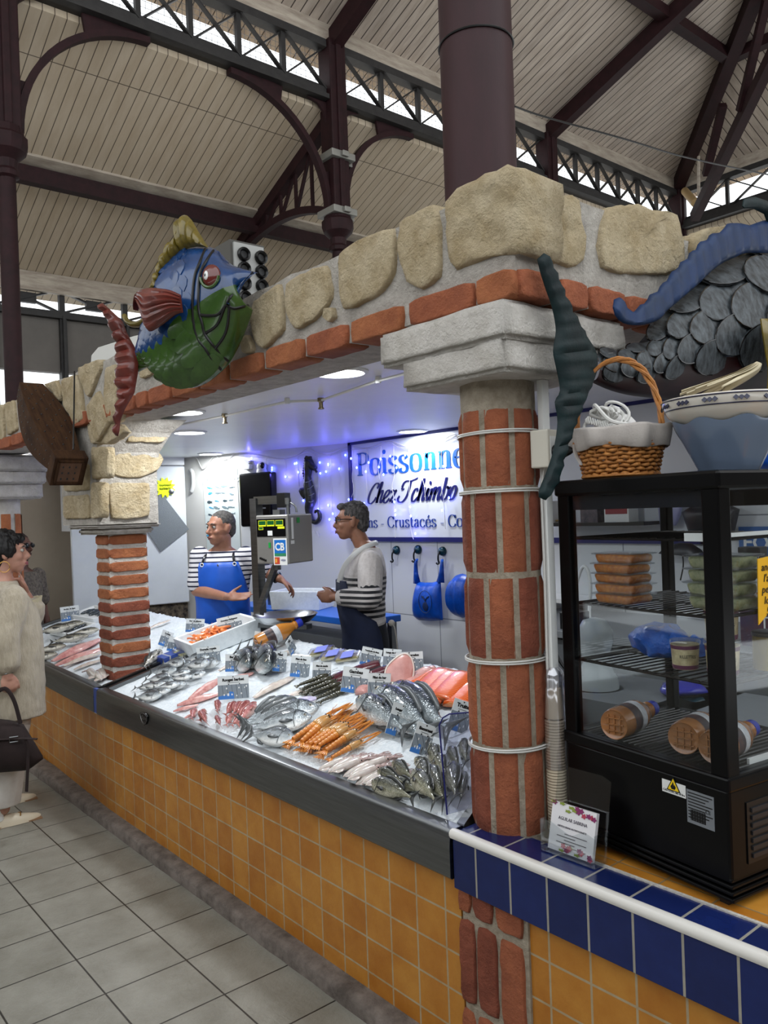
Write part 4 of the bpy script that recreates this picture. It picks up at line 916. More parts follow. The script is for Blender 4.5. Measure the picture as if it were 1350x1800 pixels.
# ================================================================== blue work table with foam box, scale
m_tblue = mat('blue_table_top', '1f62c0', .35)
t = thing('work_table', 'low work table with bright blue top against the back wall', 'table', (-5.2, 3.7, 0))
TBY = 3.50
tz = Yp(560, 1072, TBY+.2).z; tx1 = Yp(630, 1080, TBY).x
MB().box((-6.35, TBY, tz-.05), (tx1, TBY+.40, tz)).build('table_top', m_tblue, t, smooth=False, bevel=.006)
for x, y in ((-6.3, TBY+.05), (tx1-.05, TBY+.05), (-6.3, TBY+.35), (tx1-.05, TBY+.35)): MB().box((x-.025, y-.025, 0), (x+.025, y+.025, tz-.05)).build('leg', m_steel_d, t, smooth=False)
MB().box((-6.3, TBY+.06, .1), (tx1-.06, TBY+.36, .75)).build('under_cabinet', mat('dull_grey_cabinet', '55585b', .5), t, smooth=False)
m_foam = mat('white_foam', 'dfe4e6', .8, var='d0d6d9', vs=40, bump=.15, bs=120)
def openbox(mb, M, w, d, h, th, taper=.9):
    o = [(-w/2, -d/2), (w/2, -d/2), (w/2, d/2), (-w/2, d/2)]
    rows = [[M @ V((x*taper, y*taper, 0)) for x, y in o], [M @ V((x, y, h)) for x, y in o], [M @ V((x*(1-2*th/w), y*(1-2*th/d), h)) for x, y in o], [M @ V((x*(taper-2*th/w), y*(taper-2*th/d), th)) for x, y in o]]
    return mb.grid(rows, cv=True, caps=True)
c = Yp(533, 1068, TBY+.20); t = thing('foam_box', 'white foam box on the blue work table between the two fishmongers', 'box', (c.x, c.y, tz))
mb = MB(); openbox(mb, Mx.Translation((c.x, c.y, tz)) @ Mx.Rotation(R(28), 4, 'Z'), .46, .30, .15, .022, .94); mb.build('box_shell', m_foam, t, smooth=False, bevel=.005)
mb = MB(); mb.box((-.17, -.10, .05), (.17, .10, .11), Mx.Translation((c.x, c.y, tz)) @ Mx.Rotation(R(28), 4, 'Z')); mb.build('white_paper_lining', m_white, t, smooth=False, bevel=.03)
MB().lathe([(.05, 0), (.055, .10), (.052, .10), (.048, .004)], 20, Mx.Translation(Yp(481, 1064, TBY+.2)-V((0, 0, .0)))).build('x', m_steel, None); 
o = bpy.data.objects['x']; o.name = 'metal_cup'; o.location.z = tz-Yp(481, 1064, TBY+.2).z; tag(o, 'small steel cup at the left end of the blue work table', 'cup')
# scale
sd = 5.05; S0 = Dp(458, 1105, sd); 
ex = V((.925, .381, 0)).normalized(); ey = V((-.381, .925, 0)).normalized(); ez = V((0, 0, 1))
t = thing('hanging_scale', 'stainless steel shop scale with green digital display and a round pan', 'scale', (S0.x, S0.y, 0))
def SP(x, y, off=0): return Pp(S0+ey*off, ey, x, y)
post_t = SP(452, 874); post_x = SP(462, 985)
MB().bar((S0.x, S0.y, 0), (S0.x, S0.y, SP(455, 876).z), .075, .05, up=(0, 1, 0)).build('post', m_steel, t, smooth=False)
top = V((S0.x, S0.y, SP(455, 880).z)); MB().bar(top, top+ex*.23, .05, .05).build('top_arm', m_steel, t, smooth=False)
MB().box((-.03, -.03, -.05), (.03, .03, .04), frame(top+ex*.21, ex, ey)).build('clamp_block', m_black, t, smooth=False)
hx = top+ex*.0+ey*-.12; bz0 = SP(480, 988).z; bz1 = SP(480, 905).z; 
Bq = V((S0.x, S0.y, 0))+ex*-.015+ey*-.17; Bo = Bq+ex*.135
MB().box((0, 0, bz0), (.235, .26, bz1), frame(Bo, ex, ey)).build('scale_housing', mat('scale_steel', '8f8d89', .4, metal=.6), t, smooth=False, bevel=.008)
def face(a, b, z0, z1, dz, m, nm_): return MB().box((a, -dz, lerp(bz0, bz1, z0)), (b, .001, lerp(bz0, bz1, z1)), frame(Bo, ex, ey)).build(nm_, m, t, smooth=False)
face(.008, .215, .56, .92, .003, m_blackg, 'display_panel')
m_lcd = mat('green_lcd', '0e4a22', .3, emit=.2); m_yel = mat('display_yellow', 'd8e01a', .5)
for a in (.022, .083, .146):
    d_ = face(a, a+.055, .77, .89, .0035, m_yel, 'display_border'); face(a+.003, a+.052, .80, .88, .0042, m_lcd, 'display')
face(.022, .056, .70, .755, .004, m_yel, 'display_border'); face(.025, .053, .71, .75, .0045, m_lcd, 'display'); face(.16, .21, .715, .76, .004, m_yel, 'display_border')
face(.088, .122, .58, .68, .004, m_white, 'round_sticker')
face(.125, .222, -.02, .52, .003, m_white, 'card_sticker')
face(.133, .214, .18, .49, .004, mat('sticker_blue', '1567b4', .4), 'sticker_blue_field'); face(.133, .214, .16, .22, .0044, mat('sticker_green', '2f7d57', .4), 'sticker_green_field')
Mf = lambda u, w: frame(Bo+ex*u+ey*-.0048+ez*lerp(bz0, bz1, w), ex, ez)
mb = MB(); textmesh('CB', .062, Mf(.138, .28), mb, off=.002, xs=.85); mb.build('sticker_letters', m_white, t)
face(.132, .168, .0, .14, .004, mat('sticker_red', 'b8402a', .4), 'red_card_mark'); face(.136, .150, .03, .11, .0046, mat('sticker_amber', 'd99a3c', .4), 'amber_card_mark')
mb = MB(); textmesh('VISA', .017, Mf(.176, .06), mb, shear=.2); mb.build('blue_letters', mat('visa_blue', '1b2f7a', .4), t)
face(.09, .105, .33, .44, .003, mat('green_sticker', '1c8a3c', .4), 'green_sticker')
mb = MB(); 
for k in range(4): mb.box((.02+k*.012, -.003, lerp(bz0, bz1, .1-k*.015)), (.034+k*.012, 0, lerp(bz0, bz1, .14-k*.015)), frame(Bo, ex, ey))
mb.build('scratch_marks', m_black, t, smooth=False)
MB().box((.236, .03, lerp(bz0, bz1, .5)), (.2375, .05, lerp(bz0, bz1, .93)), frame(Bo, ex, ey)).build('side_label', m_white, t, smooth=False)
MB().box((.236, .02, lerp(bz0, bz1, .40)), (.2375, .055, lerp(bz0, bz1, .47)), frame(Bo, ex, ey)).build('barcode_label', m_white, t, smooth=False)
MB().box((.236, .09, lerp(bz0, bz1, .82)), (.2375, .12, lerp(bz0, bz1, .93)), frame(Bo, ex, ey)).build('side_green_mark', mat('green_sticker', '1c8a3c', .4), t, smooth=False)
mb = MB(); cc = Bo+ex*.15+ey*.13; mb.lathe([(.012, bz1), (.012, bz1+.06), (.02, bz1+.06), (.02, bz1+.1)], 10, Mx.Translation((cc.x, cc.y, 0))); mb.box((.07, .08, bz1), (.12, .14, bz1+.03), frame(Bo, ex, ey)); mb.tube(spline([cc+V((0, 0, bz1+.08)), cc+ex*.05+V((0, 0, bz1+.05)), cc+ex*.06+V((0, 0, bz1+.01))], 4), .006, 6); mb.build('top_fitting', m_steel_d, t)
zpl = SP(500, 1098).z
MB().bar(Bq+ex*.04+ey*.14+ez*(SP(455, 1065).z), Bq+ex*.17+ey*.14+ez*(bz0-.02), .035, .03).build('diagonal_strut', m_steel, t, smooth=False)
MB().lathe([(.025, bz0-.045), (.025, bz0)], 12, Mx.Translation((Bq+ex*.18+ey*.14).to_tuple()[:2]+(0,))).build('load_cell', m_steel_d, t)
MB().bar(Bq+ex*.03+ey*.14+ez*zpl, Bq+ex*.40+ey*.14+ez*zpl, .06, .03).bar(Bq+ex*.04+ey*.14+ez*(zpl-.01), Bq+ex*.04+ey*.14+ez*SP(455, 1065).z, .04, .03, up=(0, 1, 0)).build('platform_arm', m_steel, t, smooth=False)
pcn = Bq+ex*.24+ey*.12+ez*(zpl+.012)
MB().lathe([(.001, .003), (.10, .004), (.15, .02), (.185, .05), (.195, .062), (.20, .062), (.188, .047), (.152, .015), (.10, 0), (.001, -.001)], 40, Mx.Translation(pcn), caps=False).build('weighing_pan', mat('polished_steel', 'b8babc', .22, metal=1), t)
# ================================================================== blue and green fish sculpture on the front of the arcade
a_ = R(28); fn = V((sin(a_), -cos(a_), 0)); fp = Yp(440, 600, 1.60)
def FP(l, off=0, s=3.97, ox=160, oy=360): return [Pp(fp+fn*off, fn, ox+x/s, oy+y/s) for x, y in l]
m_fblue = mat('glazed_blue_paint', '183f72', .18, var='122c50', vs=12, coat=.6, bump=.12, bs=30)
m_fgreen = mat('glazed_green_paint', '36541f', .2, var='243c17', vs=10, coat=.6, bump=.12, bs=30)
m_fred = mat('brown_red_paint', '6e2c22', .35, var='4c1f1b', vs=12, coat=.3, bump=.15, bs=40)
m_fyel = mat('olive_yellow_paint', '77651c', .3, var='4f4614', vs=12, coat=.4, bump=.15, bs=40)
t = thing('fish_sculpture', 'big painted fish sculpture, blue above and green below, mounted on the stone arcade', 'fish sculpture', fp, 'painted fish sculptures')
ft = resample(spline(FP([(325, 1010), (350, 940), (372, 870), (395, 780), (430, 650), (475, 555), (530, 450), (590, 362), (650, 312), (720, 288), (800, 288), (870, 310), (920, 360), (970, 412), (1040, 440), (1110, 460), (1160, 474)]), 4), 44)
fb = resample(spline(FP([(325, 1165), (350, 1150), (380, 1138), (440, 1152), (500, 1212), (560, 1256), (640, 1276), (720, 1272), (800, 1240), (880, 1180), (950, 1110), (1010, 1010), (1060, 900), (1100, 790), (1118, 720), (1060, 690), (990, 690)]), 4), 44)
FT = .11
def fsurf(s, v, T=FT):
    i = s*43; k = min(int(i), 42); f = i-k
    p = ft[k].lerp(ft[k+1], f).lerp(fb[k].lerp(fb[k+1], f), v)
    e = min(1, s/.5)**.6*min(1, (1-s)/.22+.25); h = max(0, sin(pi*v))**.55
    return p+fn*(T*h*max(.12, min(1, e)))
for nm_, v0, v1, m in (('upper_body', 0, .56, m_fblue), ('lower_body', .56, 1, m_fgreen)):
    rows = [[fsurf(i/60, lerp(v0, v1, j/12)) for j in range(13)] for i in range(61)]
    rows = [[r[0]-fn*.01]+r+[r[-1]-fn*(.01 if v1 == 1 else .0)] for r in rows]
    mb = MB(); mb.grid(rows)
    # embossed scales on the part behind the gill
    nr_ = 15
    for q in range(nr_):
        s = lerp(.04, .50, q/(nr_-1)); nn = 4
        for k in range(nn):
            v = lerp(v0, v1, (k+.5+.5*(q % 2)*.9)/nn)
            if not (.03 < v < .97): continue
            c = fsurf(s, v); u = (fsurf(min(s+.03, 1), v)-fsurf(s, v)).normalized(); w = (fsurf(s, min(v+.04, 1))-fsurf(s, v)).normalized(); n3 = u.cross(w); n3 = n3 if n3.dot(fn) > 0 else -n3
            Lh = (fsurf(s, v0)-fsurf(s, v1)).length/nn*.62; Ls = .075*(.5+s)
            ring1 = [c+u*(Ls*cos(a)*(1.0))+w*(Lh*sin(a))+n3*(.002+.010*max(0, -cos(a))) for a in [i*pi/7 for i in range(14)]]
            mb.grid([[p-n3*.012 for p in ring1], ring1, [c.lerp(p, .6)+n3*.004 for p in ring1], [c.lerp(p, .1)+n3*.005 for p in ring1]], cv=True, caps=True)
    mb.build(nm_, m, t, ang=50)
def pix(P): d = P-CAM; z = d.dot(CF); return 675+FPX*d.dot(CR)/z, 900-FPX*d.dot(CU)/z
GRD = [(fsurf(i/90, j/40), i) for i in range(91) for j in range(41)]
GRD = [(p,)+pix(p) for p, i in GRD]
def near(x, y):
    """point of the domed body seen at this spot of the photo"""
    X, Y_ = 160+x/3.97, 360+y/3.97
    return min(GRD, key=lambda g: (g[1]-X)**2+(g[2]-Y_)**2)[0].copy()
def nearl(l, off=.004): return [near(x, y)+fn*off for x, y in l]
mb = MB()
for l in ([(800, 310), (755, 400), (730, 480), (713, 600), (710, 740), (725, 850), (750, 930), (790, 1000), (840, 1070), (905, 1140)], [(862, 318), (810, 390), (770, 480), (752, 600), (750, 720), (770, 820), (800, 905), (860, 985), (950, 1080)], [(1140, 470), (1060, 560), (980, 640), (948, 690)], [(945, 700), (890, 760), (830, 780), (760, 770)], [(945, 710), (880, 830), (800, 905)], [(960, 720), (950, 830), (920, 920), (865, 1000)], [(940, 700), (1000, 720), (1060, 705), (1115, 680)]):
    mb.tube(spline(nearl(l, .003), 4), .0055, 6)
mb.build('painted_outlines', m_black, t)
c = near(840, 492)
M = frame(c, V((cos(a_), sin(a_), 0)), (0, 0, 1))
e_ = MB().ball(c-fn*.005, (.040, .022, .044), 18, 10, Mx.Rotation(a_, 3, 'Z')).build('eye', mat('eye_red_brown', '5e2420', .15, coat=.6), t)
ld = MB(); ld.tube([c+fn*.008+V((cos(a_), sin(a_), 0))*(.041*cos(a))+V((0, 0, .045*sin(a))) for a in [lerp(pi*1.02, pi*1.95, i/12) for i in range(13)]], .006, 6); ld.build('eyelid', m_fgreen, e_)
c2 = c+fn*.018+V((-.014, 0, .0)); MB().ball(c2, (.013, .008, .018), 12, 8).build('eye_white', m_white, e_); MB().ball(c2+fn*.006, (.005, .004, .007), 8, 6).build('pupil', m_black, e_)
mb = MB(); pillow(mb, resample(nearl([(1150, 480), (1090, 580), (1000, 660), (965, 690)], .02), 10), resample(nearl([(1120, 590), (1085, 610), (1010, 680), (975, 695)], .012), 10), .012, fn, 4); mb.build('lip', m_fblue, t)
mb = MB(); pillow(mb, resample(FP([(60, 690), (62, 725), (110, 780), (130, 830), (165, 920), (185, 1000), (172, 1060), (188, 1130), (168, 1220), (200, 1330), (185, 1430), (175, 1540), (168, 1610)], .02), 40), resample(FP([(78, 685), (130, 730), (215, 810), (250, 900), (300, 990), (322, 1040), (326, 1100), (324, 1170), (300, 1310), (235, 1420), (202, 1500), (194, 1580), (184, 1615)], .03), 40), .015, fn, 8, ridge=.026, nr=12); mb.build('tail_fin', m_fred, t, ang=60)
out_ = [(400, 610), (432, 565), (430, 540), (452, 505), (470, 450), (492, 420), (500, 370), (530, 340), (560, 280), (575, 240), (600, 240), (640, 205), (655, 160), (645, 125), (610, 128), (612, 95), (640, 68), (668, 72), (700, 105), (740, 175), (790, 255), (815, 292)]
mb = MB(); pillow(mb, resample(FP(out_, .03), 44), resample(FP([(460, 600), (500, 505), (560, 405), (620, 335), (680, 300), (740, 290), (810, 296)], .04), 44), .03, fn, 6, ridge=.018, nr=12); mb.build('dorsal_fin', m_fyel, t, ang=60)
mb = MB(); pillow(mb, resample(spline(FP([(400, 690), (385, 760), (350, 800), (300, 815), (262, 800), (240, 760), (222, 762)], .05), 4), 24), resample(spline(FP([(420, 720), (410, 800), (360, 845), (290, 855), (245, 830), (220, 790), (214, 768)], .05), 4), 24), .02, fn, 6); mb.build('rear_fin', m_fyel, t, ang=60)
mb = MB(); pillow(mb, resample(spline(nearl([(706, 655), (640, 635), (560, 610), (480, 606), (410, 630), (360, 680), (322, 745)], .07), 4), 26), resample(spline(nearl([(706, 775), (640, 795), (560, 850), (455, 900), (440, 800), (400, 700), (335, 745)], .05), 4), 26), .03, fn, 20, ridge=.012, nr=6, vs=1); mb.build('pectoral_fin', m_fred, t, ang=60)
# ================================================================== dark fish sculpture on the right side of the arcade
gx = -1.385; gn = V((1, 0, 0))
def GP(l, off=0): return [Xp(x, y, gx+off) for x, y in l]
t = thing('fish_sculpture', 'dark fish sculpture with silver black scales, blue crest and teal tail', 'fish sculpture', V((gx, 2.4, 2.0)), 'painted fish sculptures')
gt = resample(spline(GP([(1046, 624), (1080, 620), (1114, 612), (1140, 594), (1171, 548), (1197, 526), (1228, 500), (1259, 471), (1293, 453), (1327, 445), (1380, 440), (1450, 450), (1540, 490)]), 4), 50)
gb = resample(spline(GP([(1046, 668), (1080, 684), (1120, 694), (1170, 700), (1230, 712), (1290, 722), (1350, 726), (1420, 726), (1480, 710), (1540, 620)]), 4), 50)
GT = .17
def gsurf(s, v):
    i = s*49; k = min(int(i), 48); f = i-k
    p = gt[k].lerp(gt[k+1], f).lerp(gb[k].lerp(gb[k+1], f), v)
    e = min(1, s/.45)**.8*min(1, (1-s)/.2+.2); return p+gn*(GT*max(.1, min(1, e))*max(0, sin(pi*v))**.6)
m_scale = mat('brushed_black_silver', '0e1012', .36, metal=.25, var='575e63', vs=30, stretch=(1, 1.6, .8), bump=.2, bs=60, detail=9)
m_dred = mat('dark_red_black_scales', '2c0709', .4, var='120405', vs=10)
rows = [[gsurf(i/60, j/20*.62) for j in range(21)] for i in range(61)]; rows = [[r[0]-gn*.02]+r for r in rows]
MB().grid(rows).build('upper_body', m_scale, t, ang=60)
rows = [[gsurf(i/60, .62+j/12*.38) for j in range(13)] for i in range(61)]; rows = [r+[r[-1]-gn*.02] for r in rows]
lowb = MB().grid(rows)
def scales(mb, mbr, s0, s1, cols, v0, v1):
    s = s0; q = 0
    while s < s1:
        wid = (gsurf(s, v0)-gsurf(s, v1)).length
        L = max(.04, min(.125, wid*.36)); nn = max(2, round(wid/(L*1.25)))
        for k in range(nn+1):
            v = lerp(v0, v1, (k+(.5 if q % 2 else 0))/nn)
            if v > v1: continue
            c = gsurf(s, v); u = (gsurf(min(s+.02, 1), v)-c).normalized(); w = (gsurf(s, min(v+.03, 1))-c).normalized(); n3 = u.cross(w); n3 = n3 if n3.dot(gn) > 0 else -n3
            rim = [c-u*(L*1.35*cos(a))+w*(L*.74*sin(a))+n3*(.002+.007*cos(a)) for a in [2*pi*i/20 for i in range(20)]]
            mb.grid([[p-n3*.008 for p in rim], rim, [c.lerp(p, .6)+n3*.005 for p in rim], [c.lerp(p, .1)+n3*.006 for p in rim]], cv=True, caps=True)
            if mbr: mbr.tube(rim[15:]+rim[:6], .0024, 5)
        s += L*1.5/2.05; q += 1
sc_, rim_ = MB(), MB(); scales(sc_, rim_, .03, .97, 0, .02, .60); sc_.build('scales', m_scale, t, ang=60); rim_.build('scale_rims', m_blackg, t)
lowb.build('lower_body', m_dred, t, ang=60)
m_gblue = mat('deep_blue_paint', '0b2c58', .45, spec=.3, var='14253e', vs=9, bump=.15, bs=30)
m_gteal = mat('dark_teal_paint', '0a2224', .5, spec=.3, var='071518', vs=14, bump=.2, bs=40)
go = [(1081, 526), (1092, 521), (1100, 538), (1106, 548), (1119, 548), (1124, 536), (1138, 532), (1142, 518), (1158, 512), (1164, 498), (1176, 492), (1180, 478), (1193, 472), (1198, 460), (1210, 455), (1214, 442), (1226, 438), (1229, 425), (1244, 422), (1250, 410), (1266, 409), (1275, 400), (1280, 392), (1300, 392), (1318, 396), (1340, 388), (1380, 380), (1440, 384)]
gi = [(1079, 540), (1084, 556), (1096, 567), (1112, 571), (1135, 570), (1160, 561), (1172, 547), (1198, 525), (1228, 499), (1259, 470), (1293, 452), (1327, 444), (1440, 450)]
mb = MB(); pillow(mb, resample(GP(go, .05), 70), resample(spline(GP(gi, .06), 4), 70), .005, gn, 8, ridge=.011, nr=26, pw=.3); mb.build('dorsal_crest', m_gblue, t, ang=60)
mb = MB(); pillow(mb, resample(GP([(1306, 362), (1308, 350), (1325, 345), (1345, 352), (1380, 372), (1420, 395)], .06), 20), resample(GP([(1310, 366), (1325, 366), (1345, 376), (1350, 392), (1380, 400), (1410, 404)], .06), 20), .02, gn, 6); mb.build('crest_tip', m_gteal, t, ang=60)
tl_ = [(946, 455), (952, 480), (961, 508), (972, 540), (979, 580), (974, 615), (978, 640), (984, 668), (986, 690), (977, 706), (982, 740), (975, 790), (962, 830), (949, 862), (949, 874)]
tr_ = [(957, 445), (968, 458), (985, 500), (1003, 540), (1022, 575), (1044, 610), (1050, 625), (1049, 655), (1034, 692), (1022, 720), (1008, 750), (995, 790), (986, 825), (979, 852), (960, 879)]
mb = MB(); pillow(mb, resample(spline(GP(tl_, .02), 3), 50), resample(spline(GP(tr_, .03), 3), 50), .008, gn, 8, ridge=.010, nr=18, pw=.3); mb.build('tail_fin', m_gteal, t, ang=60)
mb = MB(); pillow(mb, resample(GP([(1338, 560), (1345, 610), (1352, 650), (1350, 690)], .20), 10), resample(GP([(1400, 560), (1420, 620), (1410, 680), (1380, 700)], .20), 10), .02, gn, 6, ridge=.01, nr=5); mb.build('pectoral_fin', m_fyel, t, ang=60)
# ================================================================== wooden fish box hanging at the left
N0 = Yp(121, 804, 1.545); F0 = Yp(55, 673, 1.545); ax_ = (F0-N0); BLn = ax_.length; ax_.normalize(); wn = V((0, 1, 0)); tn = wn.cross(ax_); tn = tn if tn.x > 0 else -tn
m_wood = mat('old_brown_wood', '46301f', .8, var='2a1c15', vs=8, stretch=(1, 6, 1), bump=.3, bs=40, spec=.15)
m_woodl = mat('worn_brown_panel', '6a4a33', .6, var='4a3325', vs=8, bump=.3, bs=40)
t = thing('perforated_wooden_box', 'dark brown bulging wooden fish box with drilled holes hung on the stone arcade at left', 'wooden box', N0)
def sect(u):
    b = sin(pi*min(1, max(0, u))); hw = .070+.040*b; up = .020*b; dn = .105+.075*b
    c = N0+ax_*(BLn*u); return [c-wn*hw+tn*up, c+wn*hw+tn*up, c+wn*hw-tn*dn, c-wn*hw-tn*dn]
MB().grid([sect(i/16) for i in range(17)], cv=True, caps=True).build('box_body', m_wood, t, ang=50)
mb = MB()
for i in range(13):
    u = .07+.88*i/12; q = sect(u); 
    for f in ((.15, .5, .85) if i % 2 else (.3, .68)): mb.ball(q[0].lerp(q[1], f), (.0055, .0055, .0055), 6, 4)
    for f in (.3, .7): mb.ball(q[0].lerp(q[3], f), (.0045, .0045, .0045), 6, 4)
tag(mb.build('drilled_holes', m_black, t), kind='stuff')
Mc = frame(N0-tn*.055, wn, tn)
d_out = (-ax_); zs_ = 1 if Mc.to_3x3().col[2].dot(d_out) > 0 else -1
def cbox(a, b, nm_, m, bv=.004): MB().box((a[0], a[1], min(a[2]*zs_, b[2]*zs_)), (b[0], b[1], max(a[2]*zs_, b[2]*zs_)), Mc).build(nm_, m, t, smooth=False, bevel=bv)
cbox((-.092, -.105, -.03), (.092, .085, .05), 'end_block', m_wood); cbox((-.062, -.075, .05), (.062, .055, .054), 'end_panel', m_woodl, 0)
for a, b in (((-.075, -.09), (-.06, .07)), ((.06, -.09), (.075, .07)), ((-.075, .055), (.075, .07)), ((-.075, -.09), (.075, -.075))): cbox((a[0], a[1], .05), (b[0], b[1], .060), 'panel_frame', m_wood, .002)
mb = MB()
for i in range(3):
    for j in range(3): mb.box((-.04+.035*i-.004, -.055+.04*j-.006, min(.054*zs_, .0555*zs_)), (-.04+.035*i+.004, -.055+.04*j+.006, max(.054*zs_, .0555*zs_)), Mc)
tag(mb.build('panel_holes', m_black, t, smooth=False), kind='stuff')
MB().tube([Yp(129, 790, 1.50), Yp(130, 720, 1.55), Yp(131, 653, 1.64)], .0045, 6).build('hanging_wire', m_black, t)
# ================================================================== things on top of the arcade
q0, q1 = Xp(404, 420, -3.02), Xp(464, 433, -3.02); zb = 2.57
t = thing('vent_box', 'grey metal box with columns of dark round vents behind the blue fish', 'vent box', (-3.1, (q0.y+q1.y)/2, zb))
MB().box((-3.32, q0.y, zb), (-3.02, q1.y, q0.z)).build('casing', mat('dark_galvanised', '54524e', .5, metal=.5), t, smooth=False)
MB().box((-3.025, q0.y+.012, zb), (-3.008, q1.y-.01, q0.z-.012)).build('front_plate', mat('pale_galvanised', 'a9a9a6', .45, metal=.2), t, smooth=False)
for i in range(2):
    for j in range(6):
        p = V((-3.006, q0.y+.055+i*.085, q0.z-.06-j*.062)); Mq = Mx.Translation(p) @ Mx.Rotation(pi/2, 4, 'Y')
        if p.z > zb+.03: MB().lathe([(.018, 0), (.030, 0), (.030, .012), (.026, .018), (.020, .014), (.016, .004), (.001, .003)], 16, Mq).build('vent', m_black, t)
wc = [Yp(x, y, 2.5) for x, y in ((158, 650), (160, 624), (172, 610), (235, 590), (262, 584), (262, 650))]
tag(MB().prism([p for p in wc], (0, .5, 0)).build('white_canopy_roof', mat('white_canvas', 'cfcfca', .6), smooth=False, bevel=.01), 'pale canopy top showing behind the red tail above the arcade', 'canopy')
# ================================================================== black glass display fridge on the right counter
FO = V((-.934, 1.791, .738)); fx_ = V((.988, -.156, 0)).normalized(); fy_ = V((.156, .988, 0)).normalized()
FM = frame(FO, fx_, fy_); FW, FD, FH = .535, .46, 1.022
def L(x, y, z): return FM @ V((x, y, z))
def fb_(mb, a, b): return mb.box(a, b, FM)
t = thing('display_fridge', 'black countertop glass display fridge with wire shelves on the right counter', 'fridge', L(-FW/2, FD/2, 0))
m_frame = mat('fridge_black', '040405', .28, spec=.22)
mb = MB(); fb_(mb, (-FW, 0, .055), (0, FD, .275)); mb.build('base_cabinet', m_frame, t, smooth=False, bevel=.008)
mb = MB(); fb_(mb, (-FW-.004, -.006, .27), (.006, FD, .305)); mb.build('base_rim', m_frame, t, smooth=False, bevel=.006)
for k in range(4): mb = MB(); fb_(mb, (-FW-.004*k, -.004*k, .058-.013*k), (.004*k, FD+.002*k, .068-.013*k)); mb.build('skirt_step', m_frame, t, smooth=False, bevel=.003)
for x, y in ((-.03, .01), (-FW+.03, .01), (-.03, FD-.04), (-FW+.03, FD-.04)): mb = MB(); fb_(mb, (x-.012, y, .0), (x+.012, y+.03, .02)); mb.build('foot', m_black, t, smooth=False)
for x0, x1, y0, y1 in ((-.048, 0, 0, .045), (-FW, -FW+.045, 0, .03), (-FW, -FW+.03, FD-.03, FD), (-.03, 0, FD-.03, FD)): mb = MB(); fb_(mb, (x0, y0, .30), (x1, y1, FH-.03)); mb.build('corner_post', m_frame, t, smooth=False, bevel=.004)
mb = MB(); fb_(mb, (-FW-.006, -.008, FH-.045), (.008, FD+.004, FH)); mb.build('top_cap', m_frame, t, smooth=False, bevel=.008)
m_pane = pane_mat('fridge_glass', (.95, .965, .97), .025)
mb = MB(); fb_(mb, (-FW+.045, .010, .305), (-.048, .014, FH-.045)); mb.build('front_glass', m_pane, t, smooth=False)
mb = MB(); fb_(mb, (-.014, .045, .305), (-.010, FD-.03, FH-.045)); mb.build('side_glass', m_pane, t, smooth=False)
mb = MB(); fb_(mb, (-FW+.010, .03, .305), (-FW+.014, FD-.03, FH-.045)); mb.build('side_glass', m_pane, t, smooth=False)
mb = MB(); fb_(mb, (-FW+.03, FD-.014, .305), (-.03, FD-.010, FH-.045)); mb.build('back_glass', m_pane, t, smooth=False)
mb = MB(); fb_(mb, (-FW+.03, FD-.012, FH-.09), (-.03, FD-.004, FH-.045)); mb.build('back_header', m_frame, t, smooth=False)
mb = MB(); fb_(mb, (-FW+.045, .016, FH-.085), (-.048, .02, FH-.045)); mb.build('lit_header', mat('dark_header', '1a1c22', .2), t, smooth=False)
m_wire = mat('black_coated_wire', '0c0c0e', .3)
SH = [1.597-.738, 1.411-.738, 1.249-.738]; FLZ = 1.043-.738
for si, z in enumerate(SH):
    mb = MB(); x0, x1, y0, y1 = -FW+.035, -.035, .03, FD-.03
    n = 16
    for i in range(n+1):
        x = lerp(x0, x1, i/n); mb.tube([L(x, y0, z), L(x, y1, z)], .0022, 5)
    for y in (y0, y0+.012, (y0+y1)/2, y1): mb.tube([L(x0, y, z-.004), L(x1, y, z-.004)], .003, 5)
    for x in (x0, x1): mb.tube([L(x, y0, z-.004), L(x, y1, z-.004)], .003, 5)
    tag(mb.build('wire_shelf', m_wire, t))
mb = MB(); fb_(mb, (-FW+.03, .02, .296), (-.02, FD-.03, .303))
for i in range(26): x = lerp(-FW+.04, -.03, i/25); mb.tube([L(x, .03, .305), L(x, FD-.04, .305)], .003, 5)
mb.build('ribbed_floor', m_wire, t)
mb = MB(); fb_(mb, (-.115, .02, SH[0]-.006), (-.036, .03, SH[0]+.014)); mb.build('price_rail', m_white, t, smooth=False)
mb = MB(); fb_(mb, (-.035, .06, SH[0]+.002), (-.028, FD-.08, SH[0]+.012)); mb.build('price_rail', m_white, t, smooth=False)
mb = MB(); fb_(mb, (-.035, .12, .306), (-.028, .28, .320)); mb.build('price_rail', m_white, t, smooth=False)
# side louvres
mb = MB(); fb_(mb, (-.002, .06, .09), (.003, .42, .235)); mb.build('louvre_panel', m_black, t, smooth=False)
for k in range(7): mb = MB(); fb_(mb, (.002, .075, .102+k*.018), (.007, .41, .112+k*.018)); mb.build('louvre', mat('louvre_grey', '232326', .4), t, smooth=False)
